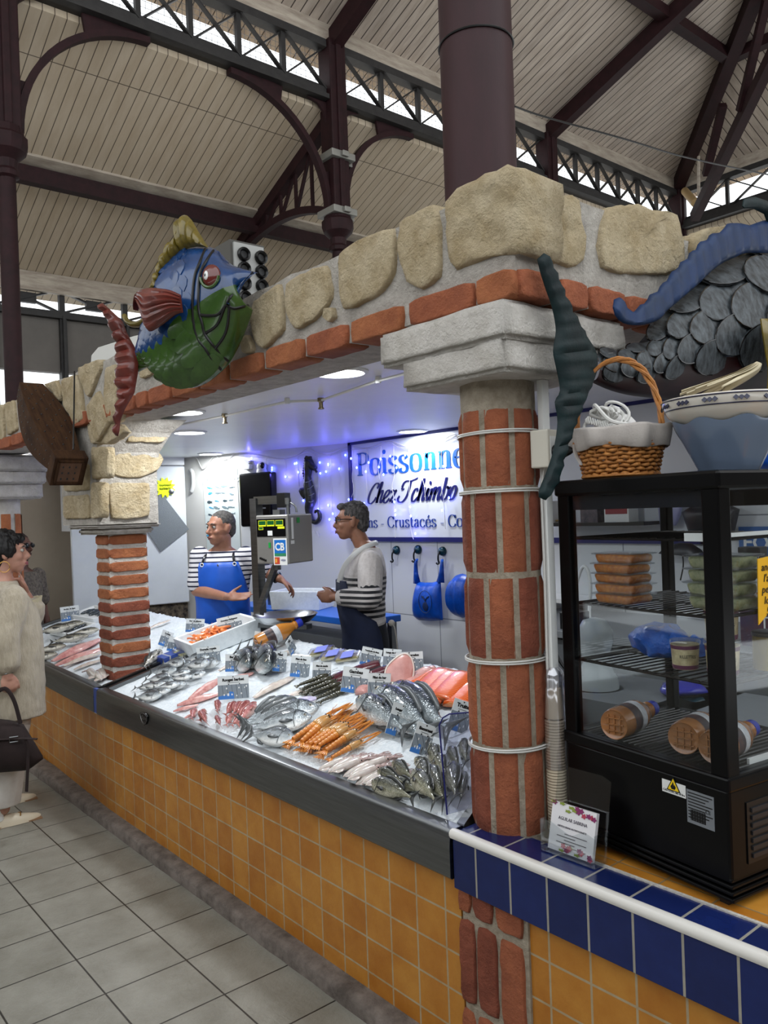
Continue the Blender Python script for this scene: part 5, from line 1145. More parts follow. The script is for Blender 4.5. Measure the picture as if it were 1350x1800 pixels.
# stickers
def stk(x, y, x2, y2, nm_, m, dz=.0012):
    a = FM.inverted() @ Pp(FO, fy_, x, y); b = FM.inverted() @ Pp(FO, fy_, x2, y2); mb = MB(); fb_(mb, (a.x, -dz-.0085*0, min(a.z, b.z)), (b.x, .001, max(a.z, b.z))); return mb.build(nm_, m, t, smooth=False), a, b
o_, a, b = stk(1164, 1368, 1206, 1404, 'warning_sticker', m_white)
cx_, cz_ = (a.x+b.x)/2, (a.z+b.z)/2+.007
MT = frame(L(cx_, -.0016, cz_), fx_, (0, 0, 1))
mb = MB(); mb.prism([MT @ V(p) for p in ((-.021, -.014, 0), (.021, -.014, 0), (0, .022, 0))], -fy_*.0006); mb.build('triangle_border', m_black, o_, smooth=False)
mb = MB(); mb.prism([MT @ V(p)-fy_*.0007 for p in ((-.0165, -.0115, 0), (.0165, -.0115, 0), (0, .0175, 0))], -fy_*.0005); mb.build('triangle_field', mat('warning_yellow', 'e8c416', .5), o_, smooth=False)
mb = MB(); mb.prism([MT @ V(p)-fy_*.0013 for p in ((-.005, -.009, 0), (.005, -.009, 0), (.008, -.003, 0), (.004, .003, 0), (.003, -.001, 0), (.0, .010, 0), (-.004, .002, 0), (-.008, -.003, 0))], -fy_*.0004); mb.build('flame', m_black, o_, smooth=False)
mb = MB(); textmesh('CAUTION: risk of fire', .0075, frame(L(a.x+.003, -.0016, b.z+.004), fx_, (0, 0, 1)), mb, xs=.95); mb.build('sticker_text', m_black, o_, smooth=False)
o_, a, b = stk(1207, 1386, 1257, 1462, 'rating_plate', mat('silver_label', '7d8288', .35, metal=.3))
mb = MB()
for k in range(9): mb.box((a.x+.004, -.0018, a.z-.008-k*.0075), (b.x-.004-.01*(k % 3), -.001, a.z-.0055-k*.0075), FM)
for k in range(18): mb.box((a.x+.01+k*.0024, -.0018, b.z+.008), (a.x+.0112+k*.0024+.0006*(k % 3), -.001, b.z+.034), FM)
textmesh('CE', .012, frame(L(b.x-.024, -.0016, b.z+.036), fx_, (0, 0, 1)), mb); tag(mb.build('plate_print', m_black, o_, smooth=False), kind='stuff')
# ------------------------------------------------------------------ what stands in the fridge
def place(root, M):
    W = M @ M0(root); root.location, q, root.scale = W.decompose(); root.rotation_euler = q.to_euler(); return root
def rrect(w, d, r, n=4):
    o = []
    for cx, cy, a0 in ((w/2-r, d/2-r, 0), (-w/2+r, d/2-r, pi/2), (-w/2+r, -d/2+r, pi), (w/2-r, -d/2+r, 1.5*pi)):
        o += [(cx+r*cos(a0+pi/2*i/n), cy+r*sin(a0+pi/2*i/n)) for i in range(n+1)]
    return o
m_clear = pane_mat('clear_plastic_tub', (.96, .97, .97), .10, .08)
def deli(label, fill, w, d, h, grp):
    t = thing('deli_box', label, 'food box', (0, 0, 0), grp)
    mb = MB(); mb.grid([[V((x*s, y*s, z)) for x, y in rrect(w, d, .02)] for s, z in ((.84, 0), (.86, .002), (.93, h*.82), (1.0, h*.86), (1.06, h*.88), (1.06, h*.92), (.97, h*.95), (.95, h*.9))], cv=True, caps=False); mb.build('plastic_tub', m_clear, t)
    mb = MB(); mb.grid([[V((x*s, y*s, z)) for x, y in rrect(w, d, .02)] for s, z in ((.95, h*.93), (1.05, h*.94), (1.08, h*.97), (1.0, h), (.9, h*.985))], cv=True, caps=True); mb.build('lid', m_clear, t)
    mb = MB(); rows = [[V((x*s, y*s, z)) for x, y in rrect(w, d, .018, 6)] for s, z in ((.80, .003), (.86, h*.3), (.885, h*.62), (.86, h*.8), (.6, h*.84), (.2, h*.84))]
    rows = [[p+V([mnoise.noise(p*60+V((k*7, 0, 0))) for k in range(3)])*.004 for p in r] for r in rows]
    mb.grid(rows, cv=True, caps=True); mb.build('filling', fill, t, ang=180); return t
m_or = mat('orange_marinated_filling', 'cf8430', .35, var='8a3c18', vs=45, bump=.4, bs=70, coat=.3)
m_gr = mat('green_cream_filling', 'aaa984', .45, var='5f6b40', vs=40, bump=.4, bs=70)
Fz = lambda p, z: V((p.x, p.y, FO.z+z))
rotF = Mx.Rotation(atan2(fx_.y, fx_.x), 4, 'Z')
def at(px, py, z): return Zp(px, py, FO.z+z+.003)
p0 = at(1097, 1060, SH[1]); d1 = deli('orange deli box, lowest of the stack of five in the fridge', m_or, .145, .11, .030, 'orange deli boxes in the fridge')
words = ['lowest of', 'second from the bottom of', 'middle one of', 'fourth up in', 'topmost of']
for k in range(5):
    M = Mx.Translation(p0+V((.003*sin(k*2), .003*cos(k*3), .0275*k))) @ Mx.Rotation(R(4*sin(k*1.7)), 4, 'Z') @ rotF
    if k: dup(d1, M, 'orange deli box, %s the stack of five in the fridge' % words[k])
d6 = dup(d1, Mx.Translation(L(-.235, .36, SH[1]+.003)) @ Mx.Rotation(R(35), 4, 'Z') @ Mx.Scale(.7, 4, (0, 0, 1)), 'flat orange deli box lying alone behind the stack of five in the fridge')
place(d1, Mx.Translation(p0) @ rotF)
p0 = at(1262, 1083, SH[1]); p0 = L(-.105, .15, SH[1]+.003); d2 = deli('pale green deli box, bottom one of the stack of four', m_gr, .155, .12, .0365, 'green deli boxes in the fridge')
for k, w_ in enumerate(('bottom', 'second', 'third', 'top')):
    if k: dup(d2, Mx.Translation(p0+V((.003*sin(k*5), .002*cos(k*3), .034*k))) @ Mx.Rotation(R(3*sin(k*2.7)), 4, 'Z') @ rotF, 'pale green deli box, %s one of the stack of four' % w_)
place(d2, Mx.Translation(p0) @ rotF)
# blue parcel
p = L(-.345, .20, SH[2]+.004); mb = MB(); rows = []
for i in range(21):
    s = i/20; e = max(.05, sin(pi*min(1, s*1.12)))**.6 if s < .86 else .38+.2*abs(sin(s*40)); row = []
    for j in range(20):
        a = 2*pi*j/20; q = V((lerp(-.115, .125, s), .065*e*cos(a), .045+.047*e*sin(a)))
        q += V([mnoise.noise(q*28+V((k*9, 0, 0))) for k in range(3)])*.022*e; q.z = max(q.z, .001); row.append(p+rotF.to_3x3() @ q)
    rows.append(row)
mb.grid(rows, cv=True, caps=True)
tag(mb.build('blue_bag_parcel', mat('crinkled_blue_plastic', '0f63c9', .15, var='0a3f94', vs=18, bump=.7, bs=35, spec=.7), ang=35), 'parcel wrapped in crinkled blue plastic on the lower fridge shelf', 'parcel')
# tubs
def tub(label, r, h):
    t = thing('food_tub', label, 'tub', (0, 0, 0), 'round tubs on the lower fridge shelf')
    MB().lathe([(r*.84, 0), (r*.86, .002), (r*.97, h*.86)], 24).build('cup_body', mat('cream_tub_print', 'c9bd98', .4, var='8f815f', vs=30), t)
    MB().lathe([(r*.845, .001), (r*.87, .004), (r*.885, h*.15)], 24, Mx.Scale(1.015, 4)).lathe([(r*.955, h*.70), (r*.975, h*.82)], 24, Mx.Scale(1.012, 4), caps=False).build('purple_band', mat('tub_purple', '5c2c48', .4), t)
    MB().lathe([(r*1.0, h*.84), (r*1.06, h*.86), (r*1.06, h*.97), (r*1.02, h), (r*.9, h*.985), (.001, h*.98)], 24).build('lid', m_clear, t)
    mb = MB(); textmesh('RILLETTES', r*.30, frame((-r*.55, -r*.945, h*.42), (1, 0, 0), (0, 0, 1)), mb, xs=.8); mb.build('lettering', m_black, t, smooth=False)
    return t
tb = tub('round cream and purple tub standing alone in front on the lower fridge shelf', .037, .075)
pA = L(-.205, .12, SH[2]+.004); pB = L(-.10, .13, SH[2]+.004)
rz = Mx.Rotation(R(40), 4, 'Z')
dup(tb, Mx.Translation(pB) @ rz @ Mx.Scale(1.15, 4), 'cream tub, lower of the two stacked beside the fridge corner post'); dup(tb, Mx.Translation(pB+V((0, 0, .088))) @ rz @ Mx.Scale(1.15, 4), 'cream tub, upper of the two stacked beside the fridge corner post')
place(tb, Mx.Translation(pA) @ rz)
pC = L(-.035-.03, .27, SH[2]+.004); t = thing('food_tin', 'yellow cylindrical tin behind the fridge corner post on the lower shelf', 'tin', pC)
MB().lathe([(.04, 0), (.04, .085)], 24, Mx.Translation(pC)).build('tin_body', mat('tin_yellow', '8c7a34', .4, var='6b5a2c', vs=20), t); MB().lathe([(.041, .085), (.042, .088), (.042, .094), (.038, .096), (.02, .097)], 24, Mx.Translation(pC)).build('tin_lid', m_steel, t)
# soup bottles
m_soup = mat('brown_soup_plastic', '94633a', .22, var='7d5029', vs=8, coat=.4)
def bottle(label, mm, grp=None, L_=.235, r=.043):
    t = thing('soup_bottle', label, 'bottle', (0, 0, 0), grp)
    k = L_/.235
    MB().lathe([(r*.30, .006), (r*.80, .004), (r*.92, .0), (r, .012), (r, .118*k), (r*.97, .13*k), (r*.74, .158*k), (r*.52, .178*k), (r*.46, .19*k), (r*.56, .196*k), (r*.46, .202*k), (r*.44, .213*k)], 28).build('bottle_body', mm, t)
    mb = MB()
    for a in (-.4, 0, .4): mb.box((-r*.6, a*r-.0015, .001), (r*.6, a*r+.0015, .006)).box((a*r-.0015, -r*.6, .001), (a*r+.0015, r*.6, .006))
    mb.build('base_grid', mm, t, smooth=False)
    MB().lathe([(r*1.008, .045*k), (r*1.008, .085*k)], 28, caps=False).build('dark_label', mat('label_dark_print', '22202a', .4, var='5a3c34', vs=40), t)
    MB().lathe([(r*1.009, .085*k), (r*1.009, .112*k)], 28, caps=False).build('white_label', mat('label_white_print', 'c4c4c6', .4, var='9fa2a8', vs=60), t)
    MB().lathe([(r*.50, .205*k), (r*.50, .228*k), (r*.46, .232*k), (.001, .232*k)], 20).build('cap', mat('blue_cap', '2433a0', .35), t); return t
bo = bottle('brown soup bottle lying on the fridge floor, leftmost of three', m_soup, 'soup bottles lying in the fridge')
def lay(p, d, r=.043):
    d = V(d).normalized(); s = d.cross(V((0, 0, 1))).normalized(); u = s.cross(d); M = Mx((s, u, d)).transposed().to_4x4(); M.translation = p+V((0, 0, r)); return M
def bl(a, b): p, q = Zp(*a, FO.z+FLZ+.006), Zp(*b, FO.z+FLZ+.006); return lay(p, q-p)
dup(bo, bl((1202, 1328), (1275, 1282)), 'brown soup bottle lying on the fridge floor, middle of three'); dup(bo, bl((1256, 1346), (1334, 1302)), 'brown soup bottle lying on the fridge floor, rightmost of three by the corner post')
place(bo, bl((1080, 1302), (1174, 1258)))
# yellow note on the side glass
ny = L(-.007, .195, .73); MN = frame(ny, fy_, (0, 0, 1)); t = thing('price_note', 'yellow handwritten price note stuck inside the right fridge glass', 'note', ny)
sh = [(-.045, .075), (.075, .085), (.08, -.02), (.03, -.075), (-.01, -.06), (-.05, -.085)]
MB().prism([MN @ V((a, b, -.002)) for a, b in sh], fx_*.002).build('note_card', mat('note_yellow', 'd9a514', .6), t, smooth=False)
mb = MB(); textmesh('anchois\n l\'ail\npersillés\n lot 2\n  5€', .027, MN @ Mx.Translation((-.035, .045, .0012)), mb, shear=.2); mb.build('handwriting', m_black, t, smooth=False)
# ================================================================== basket and bowls on top of the fridge
TZ = FO.z+FH
bp_ = L(-.378, .092, FH); m_wick = mat('honey_wicker', 'b57a3c', .5, var='8a5322', vs=30, bump=.3, bs=80)
t = thing('wicker_basket', 'honey coloured wicker basket with tall hoop handle and cloth lining on the fridge', 'basket', bp_)
mb = MB(); ba, bb2, bh = .110, .086, .125
def bell(u, a, da=0): s = lerp(.92, 1.18, u); return bp_+V(((ba*s+da)*cos(a), (bb2*s+da)*sin(a), .006+bh*u))
mb.grid([[bell(0, 2*pi*j/28)*1 for j in range(28)], [bp_+V((.001*cos(j), .001*sin(j), .006)) for j in range(28)]], cv=True)
ns = 22
for j in range(ns): a = 2*pi*j/ns; mb.tube([bell(u, a) for u in (0, .3, .6, .95)], .0035, 6)
for r_ in range(9):
    u = .03+r_*.085; ring = [bell(u+.01*sin(j*.7), 2*pi*j/132, .0045*(1 if (j//3+r_) % 2 else -1)) for j in range(132)]
    mb.tube(ring, .0052, 6, closed=True, flat=1)
for s in (0, 1): mb.tube([bell(0, 2*pi*j/66, .006+.003*sin(j*1.5+s*pi)) for j in range(66)], .004, 5, closed=True)
mb.build('woven_body', m_wick, t, ang=180)
mb = MB(); m_lin = mat('grey_white_cloth', 'b3aca6', .9, var='a39c97', vs=12, bump=.3, bs=200, sheen=.2); rows = []
for u, da, f in ((.45, -.006, 0), (.95, -.004, 0), (1.04, .004, .003), (1.06, .012, .004), (1.0, .017, .005), (.8, .018, .006), (.62, .016, .008), (.6, .012, .008)):
    rows.append([bell(u+.02*sin(j*.5)*(u > .7)-.05*(f > .007)*sin(j*.37), 2*pi*j/60, da+f*sin(j*1.3)+f*.7*sin(j*.6+1)) for j in range(60)])
mb.grid(rows, cv=True); mb.build('cloth_lining', m_lin, t, ang=180)
hb = []
hv = V((cos(R(30)), sin(R(30)), 0))
for i in range(25):
    a = pi*i/24; hb.append(bp_+hv*(-.115*cos(a))+V((0, 0, .10+.23*sin(a)**.8)))
mb = MB()
for k in range(3): mb.tube([p+V((.0045*cos(i*.9+k*2.1), .0045*sin(i*.9+k*2.1), .0045*sin(i*.9+k*2.1+1))) for i, p in enumerate(hb)], .005, 6)
for s in (0, -1): mb.lathe([(.012, -.02), (.014, .0), (.012, .02)], 10, Mx.Translation(hb[s]))
mb.build('hoop_handle', m_wick, t)
MB().tube(spline([hb[0]+V(q) for q in ((0, -.012, .0), (.01, -.02, -.03), (.03, -.022, -.06))], 4), [.006]*4+[.005]*4+[.003], 6, flat=.4).build('cloth_tie', m_lin, t)
t = thing('cable_bundle', 'bundle of white cable heaped with white cloth inside the wicker basket', 'cable', bp_+V((0, 0, .13)))
mb = MB(); rows = []
for i in range(9):
    f = i/8; rows.append([bp_+V((-.02*f, 0, 0))+V((.085*(1-f**1.6)*cos(2*pi*j/24), .07*(1-f**1.6)*sin(2*pi*j/24), .10+.105*f))+V([mnoise.noise(V((i*.5, j*.8, k))) for k in range(3)])*.012 for j in range(24)])
mb.grid(rows, cv=True, caps=True).build('white_cloth', mat('white_cotton', 'd6d5d3', .9, bump=.2, bs=150), t, ang=180)
random.seed(12); mb = MB()
for k in range(5):
    c = bp_+V((-.025+.012*k, -.062+.004*k, .165+.006*(k % 3))); w = random.uniform(.035, .05); pts = [c+V((w*cos(a)-.0, -.012*sin(a*2+k), .026*sin(a)+.012*cos(a+k))) for a in [2*pi*i/20 for i in range(20)]]
    mb.tube(pts, .0045, 6, closed=True)
mb.tube(spline([bp_+V(q) for q in ((-.05, -.04, .20), (-.02, -.075, .20), (.02, -.08, .16), (.05, -.08, .145), (.07, -.06, .14))], 5), .005, 6)
for k in range(12): mb.tube([bp_+V((-.045+k*.008, -.079-.0004*k, .172-.003*k)), bp_+V((-.038+k*.008, -.081, .152-.003*k))], .0022, 5)
mb.build('white_flex', m_cable_w, t)
wp = L(-.105, .19, FH)
t = thing('stacked_lampshade', 'blue grey flared glass vessel standing on the fridge under the patterned bowl', 'vase', wp)
mb = MB(); n = 8; rows = []
for r, z in ((.070, 0), (.072, .004), (.085, .03), (.105, .07), (.125, .105), (.133, .128), (.128, .126), (.10, .07), (.07, .01)):
    rows.append([wp+V((r*(1+.035*cos(n*2*pi*j/64))*cos(2*pi*j/64), r*(1+.035*cos(n*2*pi*j/64))*sin(2*pi*j/64), z+.006*cos(n*2*pi*j/64)*(z > .1))) for j in range(64)])
mb.grid(rows, cv=True, caps=True).build('fluted_glass', mat('blue_grey_glass', '5f6d82', .12, coat=.5), t, ang=60)
b0 = wp+V((0, 0, .090)); t = thing('patterned_bowl', 'wide white ceramic bowl with a dark diamond pattern band at the right edge', 'bowl', b0)
MB().lathe([(.05, 0), (.055, .004), (.10, .02), (.142, .055), (.157, .082), (.158, .094), (.155, .098), (.150, .094), (.135, .06), (.09, .03), (.001, .02)], 48, Mx.Translation(b0), caps=False).build('bowl_body', mat('ivory_glaze', 'c6c0b6', .15, coat=.5), t)
mb = MB(); 
for z, r in ((.070, .1508), (.093, .1588)): mb.tube([b0+V((r*cos(2*pi*j/60), r*sin(2*pi*j/60), z)) for j in range(60)], .0016, 5, closed=True)
for j in range(14):
    a = 2*pi*j/14; Mq = Mx.Translation(b0) @ Mx.Rotation(a, 4, 'Z') @ Mx.Translation((.1565, 0, .0815)) @ Mx.Rotation(R(-14), 4, 'Y')
    for k in (-.012, 0, .012): mb.prism([Mq @ V(q) for q in ((0, k-.007, 0), (0, k, .007), (0, k+.007, 0), (0, k, -.007))], (Mq.to_3x3() @ V((.002, 0, 0))))
mb.build('diamond_band', mat('indigo_glaze', '262840', .3), t)
s0 = wp+V((.02, 0, .175)); t = thing('dried_leaf_fan', 'fan of pale dried leaves lying over the patterned bowl at the right edge', 'dried leaves', s0)
m_leaf = mat('pale_dried_leaf', 'd3c8ac', .8, var='b8ab8a', vs=14)
random.seed(9)
for k in range(11):
    a = R(130+k*13); d = V((cos(a)*.9, sin(a)*.45-.1, -.16+.06*random.random())); pts = spline([s0+V((.06, 0, .09)), s0+V((.06, 0, .075))+d*.06, s0+V((.06, 0, .06))+d*.21], 5)
    w = d.cross(V((0, 0, 1))).normalized(); mb = MB(); mb.grid([[p-w*wd, p+V((0, 0, .004)), p+w*wd, p-V((0, 0, .003))] for p, wd in zip(pts, [.008, .016, .022, .026, .028, .028, .026, .022, .016, .010, .003])], cv=True, caps=True).build('leaf', m_leaf, t, ang=180)
# ================================================================== card holder and cup stack, trunking, socket
h0 = Zp(952, 1493, .742); h1 = Zp(1046, 1528, .742); hx_ = (h1-h0); HW = hx_.length; hx_.normalize(); hy_ = V((-hx_.y, hx_.x, 0))
MH = frame(h0, hx_, hy_); t = thing('card_holder', 'clear plastic card holder with floral business cards on the navy counter edge', 'card holder', h0+hx_*HW/2)
m_acr = pane_mat('clear_acrylic', (.93, .95, .96), .10, .05)
def hb_(a, b, nm_): mb = MB(); mb.box(a, b, MH); return mb.build(nm_, m_acr, t, smooth=False)
mb = MB(); mb.prism([MH @ V(q) for q in ((0, .045, .0), (HW, .045, 0), (HW, .085, .205), (HW-.03, .087, .215), (.0, .087, .215))], MH.to_3x3() @ V((0, .003, 0))); mb.build('back_panel', m_acr, t, smooth=False)
mb = MB(); mb.prism([MH @ V(q) for q in ((0, -.002, 0), (HW, -.002, 0), (HW, .004, .075), (HW*.8, .004, .085), (HW*.55, .003, .062), (.03, .004, .085), (0, .004, .085))], MH.to_3x3() @ V((0, .002, 0))); mb.build('front_panel', m_acr, t, smooth=False)
hb_((-.002, 0, 0), (0, .05, .085), 'side_panel'); hb_((HW, 0, 0), (HW+.002, .05, .085), 'side_panel'); hb_((0, 0, 0), (HW, .05, .002), 'bottom_panel')
t = thing('business_cards', 'stack of white business cards with flower border in the clear holder', 'cards', h0+hx_*HW/2, None)
Mc2 = MH @ Mx.Translation((.012, .012, .006)) @ Mx.Rotation(R(-14), 4, 'X')
CW, CH = HW-.03, .125
mb = MB(); mb.box((0, 0, 0), (CW, .012, CH), Mc2); mb.build('card_stack', mat('white_card', 'd8d6d8', .6), t, smooth=False)
MP = frame(Mc2 @ V((0, -.0008, 0)), Mc2.to_3x3() @ V((1, 0, 0)), Mc2.to_3x3() @ V((0, 0, 1)))
mb = MB(); textmesh('AGUILAR SABRINA', .0125, MP @ Mx.Translation((CW/2, .083, 0)), mb, align='CENTER', xs=.9); textmesh('DIÉTÉTICIENNE NUTRITIONNISTE', .0065, MP @ Mx.Translation((CW/2, .064, 0)), mb, align='CENTER', xs=.95)
for k in range(5): mb.box((CW*(.18 if k % 2 else .35), .048-k*.008, 0), (CW*(.6 if k % 2 else .85), .050-k*.008, .0004), MP)
mb.build('card_text', mat('card_ink', '4a4450', .6), t, smooth=False)
random.seed(2)
for nm_, c_ in (('purple_flower', '7c2a5c'), ('green_leaf', '7f8f3a'), ('red_flower', 'a83a50')):
    for k in range(9):
        top = nm_ != 'red_flower' and k < 6 or k < 2
        u = random.uniform(.0, 1)*CW; v = CH-random.uniform(0, .018) if top else random.uniform(.003, .018); n_p = 16
        MB().prism([MP @ V((u+(.0075+.002*cos(5*b))*cos(b)*(1.2 if nm_[0] == 'g' else 1), v+(.006+.002*cos(5*b))*sin(b)*(.6 if nm_[0] == 'g' else 1), .0002*k)) for b in [i*2*pi/n_p for i in range(n_p)]], MP.to_3x3() @ V((0, 0, .0008))).build(nm_, mat(nm_, c_, .6), t, smooth=False)
cs = Zp(981, 1420, .742); cs = V((-1.47, 1.865, .74)); cs = Yp(980, 1410, 1.88); cs.z = .74
t = thing('paper_cups', 'tall sleeve of stacked beige paper cups between the brick column and the fridge', 'cups', cs)
mb = MB(); zt_ = Yp(980, 1262, 1.88).z; n = int((zt_-.74)/.0085)
prof = []
for k in range(n): z = .0+k*.0085; prof += [(.027, z+.0005), (.0292, z+.0015), (.0296, z+.0045), (.0292, z+.007), (.027, z+.008)]
mb.lathe(prof, 24, Mx.Translation(cs)).build('rim_stack', mat('beige_paper_cup', 'b8aa94', .7), t, ang=60)
zt2 = zt_-.74
MB().lathe([(.0275, zt2), (.0225, zt2+.085), (.021, zt2+.087), (.001, zt2+.088)], 24, Mx.Translation(cs)).build('top_cup', mat('beige_paper_cup', 'b8aa94', .7), t)
mb = MB(); mb.grid([[cs+V((r*(1+.10*mnoise.noise(V((j*.9, z*60, 3))))*cos(2*pi*j/30), r*(1+.10*mnoise.noise(V((j*.9, z*60, 3))))*sin(2*pi*j/30), z)) for j in range(30)] for r, z in ((.031, zt2*.55), (.031, zt2*.8), (.031, zt2), (.030, zt2+.04), (.032, zt2+.08), (.030, zt2+.10), (.034, zt2+.12), (.028, zt2+.14), (.018, zt2+.15))], cv=True).build('plastic_sleeve', pane_mat('crinkled_film', (.93, .93, .97), .3, .1), t, ang=180)
tz0 = .74; tr0 = V((CX+.125, CY+.045, 0))
tag(MB().box((tr0.x, tr0.y-.012, .735), (tr0.x+.022, tr0.y+.018, 2.06)).build('cable_trunking', m_white, smooth=False, bevel=.003), 'white vertical cable trunking strip along the right side of the round brick column', 'trunking')
so = Yp(955, 790, tr0.y-.02); t = thing('power_socket', 'white surface power socket with black plug beside the teal fish tail', 'socket', so)
Ms = Mx.Translation(V((tr0.x+.03, tr0.y-.01, so.z))) @ Mx.Rotation(R(8), 4, 'Z')
MB().box((-.03, -.045, -.055), (.03, .02, .055), Ms).build('socket_body', mat('aged_white_plastic', 'c4bfb2', .4), t, smooth=False, bevel=.005)
MB().box((.028, -.035, -.035), (.032, .012, .035), Ms).build('socket_face', m_white, t, smooth=False)
MB().lathe([(.02, .0), (.02, .03), (.012, .05), (.006, .06)], 14, Ms @ Mx.Translation((.03, -.012, -.01)) @ Mx.Rotation(pi/2, 4, 'Y')).build('plug', m_black, t)
def cbl(l, Y, r, lab, m, nm_='power_cable'): return tag(MB().tube(spline([Yp(x, y, Y) for x, y in l], 5), r, 6).build(nm_, m), lab, 'cable')
cbl([(962, 805), (955, 830), (952, 862), (953, 900), (957, 1000), (963, 1200), (968, 1330), (972, 1400), (975, 1440)], 1.86, .004, 'white flex running down the round brick column from the socket', m_cable_w)
cbl([(962, 690), (961, 800), (963, 900), (964, 1000), (963, 1050), (968, 1110), (978, 1150), (1000, 1185)], 1.93, .005, 'black cable hanging left of the fridge and bending behind it', m_black)
cbl([(958, 690), (957, 900), (956, 960), (965, 1000), (960, 1060)], 1.95, .004, 'second black cable hanging close beside the trunking', m_black)
# ================================================================== back counter seen through and beside the fridge
m_gcnt = mat('grey_worktop', '6d7073', .4)
t = thing('back_counter', 'grey back counter behind the fridge carrying jugs and boxes', 'counter', (-1.95, 3.9, 0))
bz_ = 1.02; MB().box((-3.3, 3.45, bz_-.04), (-.4, 4.27, bz_)).build('worktop', m_gcnt, t, smooth=False, bevel=.004)
MB().box((-3.25, 3.5, 0), (-.4, 4.2, bz_-.04)).build('cabinet_body', mat('dull_grey_cabinet', '55585b', .5), t, smooth=False)
def on_bc(x, Y): return Yp(x, 900, Y)*1
def B3(x, Y, z): p = Yp(x, 900, Y); return V((p.x, Y, z))
# drinks dispensers
m_dome = mat('frosted_plastic', 'b9c0c2', .25, trans=.55, ior=1.3); m_jar = pane_mat('jar_plastic', (.86, .90, .90), .16, .06)
jp = V((-1.90, 2.93, 0)); jp = Yp(1052, 1290, 2.9)
t = thing('drinks_dispenser', 'clear plastic bell shaped drinks dispenser behind the left of the fridge', 'dispenser', V((jp.x, jp.y, .74)))
Mj = Mx.Translation((jp.x, jp.y, 0)); zA, zB, zC, zD = Yp(1052, 1290, 2.9).z, Yp(1050, 1235, 2.9).z, Yp(1050, 1165, 2.9).z, Yp(1050, 1085, 2.9).z
MB().lathe([(.09, zA), (.095, zA+.01), (.095, zB)], 28, Mj).build('lower_jar', m_jar, t)
MB().lathe([(.098, zB), (.098, zB+.01), (.092, lerp(zB, zC, .6)), (.07, lerp(zB, zC, .85)), (.055, zC), (.06, lerp(zC, zD, .2)), (.075, lerp(zC, zD, .45)), (.076, lerp(zC, zD, .7)), (.05, lerp(zC, zD, .93)), (.001, zD)], 28, Mj).build('dome', m_dome, t)
MB().lathe([(.11, .9), (.11, zA)], 24, Mj).build('base', m_black, t)
tag(MB().box((jp.x-.25, jp.y-.2, .70), (jp.x+.5, jp.y+.3, .90)).build('low_cabinet', mat('dull_grey_cabinet', '55585b', .5), smooth=False), 'low grey cabinet behind the fridge under the drinks dispenser', 'cabinet')
MB().box((-1, -1, 0), (1, 1, .7)).build('x', m_gcnt); o = bpy.data.objects['x']; o.name = 'low_cabinet_plinth'; o.parent = bpy.data.objects['low_cabinet']; o.scale = (.36, .24, 1); o.location = (jp.x+.12, jp.y+.05, 0)
def box_on(x0, x1, y0, y1, Y, dep, nm_, lab, cat, m, par=None, bev=.004):
    a, b = Yp(x0, y1, Y), Yp(x1, y0, Y); o = MB().box((a.x, Y, a.z), (b.x, Y+dep, b.z)).build(nm_, m, par, smooth=False, bevel=bev)
    return tag(o, lab, cat) if not par else o
# wall shelf with picture tins
a, b = Yp(958, 920, 4.05), Yp(1118, 924, 4.05)
t = thing('wall_shelf', 'narrow shelf on the back wall at the left of the fridge with small boxes', 'shelf', V(((a.x+b.x)/2, 4.15, a.z)))
MB().box((a.x-.05, 4.05, a.z-.02), (b.x+.05, 4.27, a.z)).build('shelf_board', m_black, t, smooth=False)
zsf = a.z
def sb(x0, x1, h, nm_, lab, cat, m, strip=None):
    p, q = Yp(x0, 900, 4.10), Yp(x1, 900, 4.10); tt = thing(nm_, lab, cat, V(((p.x+q.x)/2, 4.15, zsf)))
    MB().box((p.x, 4.10, zsf), (q.x, 4.2, zsf+h)).build('box_body', m, tt, smooth=False)
    if strip: MB().box((p.x+.01, 4.097, zsf+h*.3), (q.x-.01, 4.10, zsf+h*.7)).build('box_band', strip, tt, smooth=False)
m_redb = mat('red_box', '8c2530', .4)
sb(958, 972, .14, 'small_box', 'little white and blue box at the left end of the wall shelf', 'box', m_white, m_navy)
sb(1020, 1050, .11, 'small_box', 'dark picture box on the wall shelf seen through the fridge', 'box', mat('dark_picture', '2c2a38', .4, var='6a5c60', vs=30))
sb(1062, 1105, .16, 'small_box', 'red and white box on the wall shelf seen through the fridge', 'box', m_white, m_redb)
p = Yp(985, 918, 4.12); mb = MB(); random.seed(5)
for k in range(14): a_r = random.uniform(0, 6.28); mb.tube([V((p.x+.04*cos(a_r+q)*1.2, 4.14+.03*sin(a_r+q), zsf+.008+.012*abs(sin(q*2+k)))) for q in (0, .7, 1.4, 2.1, 2.8)], .003, 5)
tag(mb.build('straw_tuft', mat('straw', '8a7448', .8)), 'little nest of straw on the wall shelf left of the fridge', 'straw')
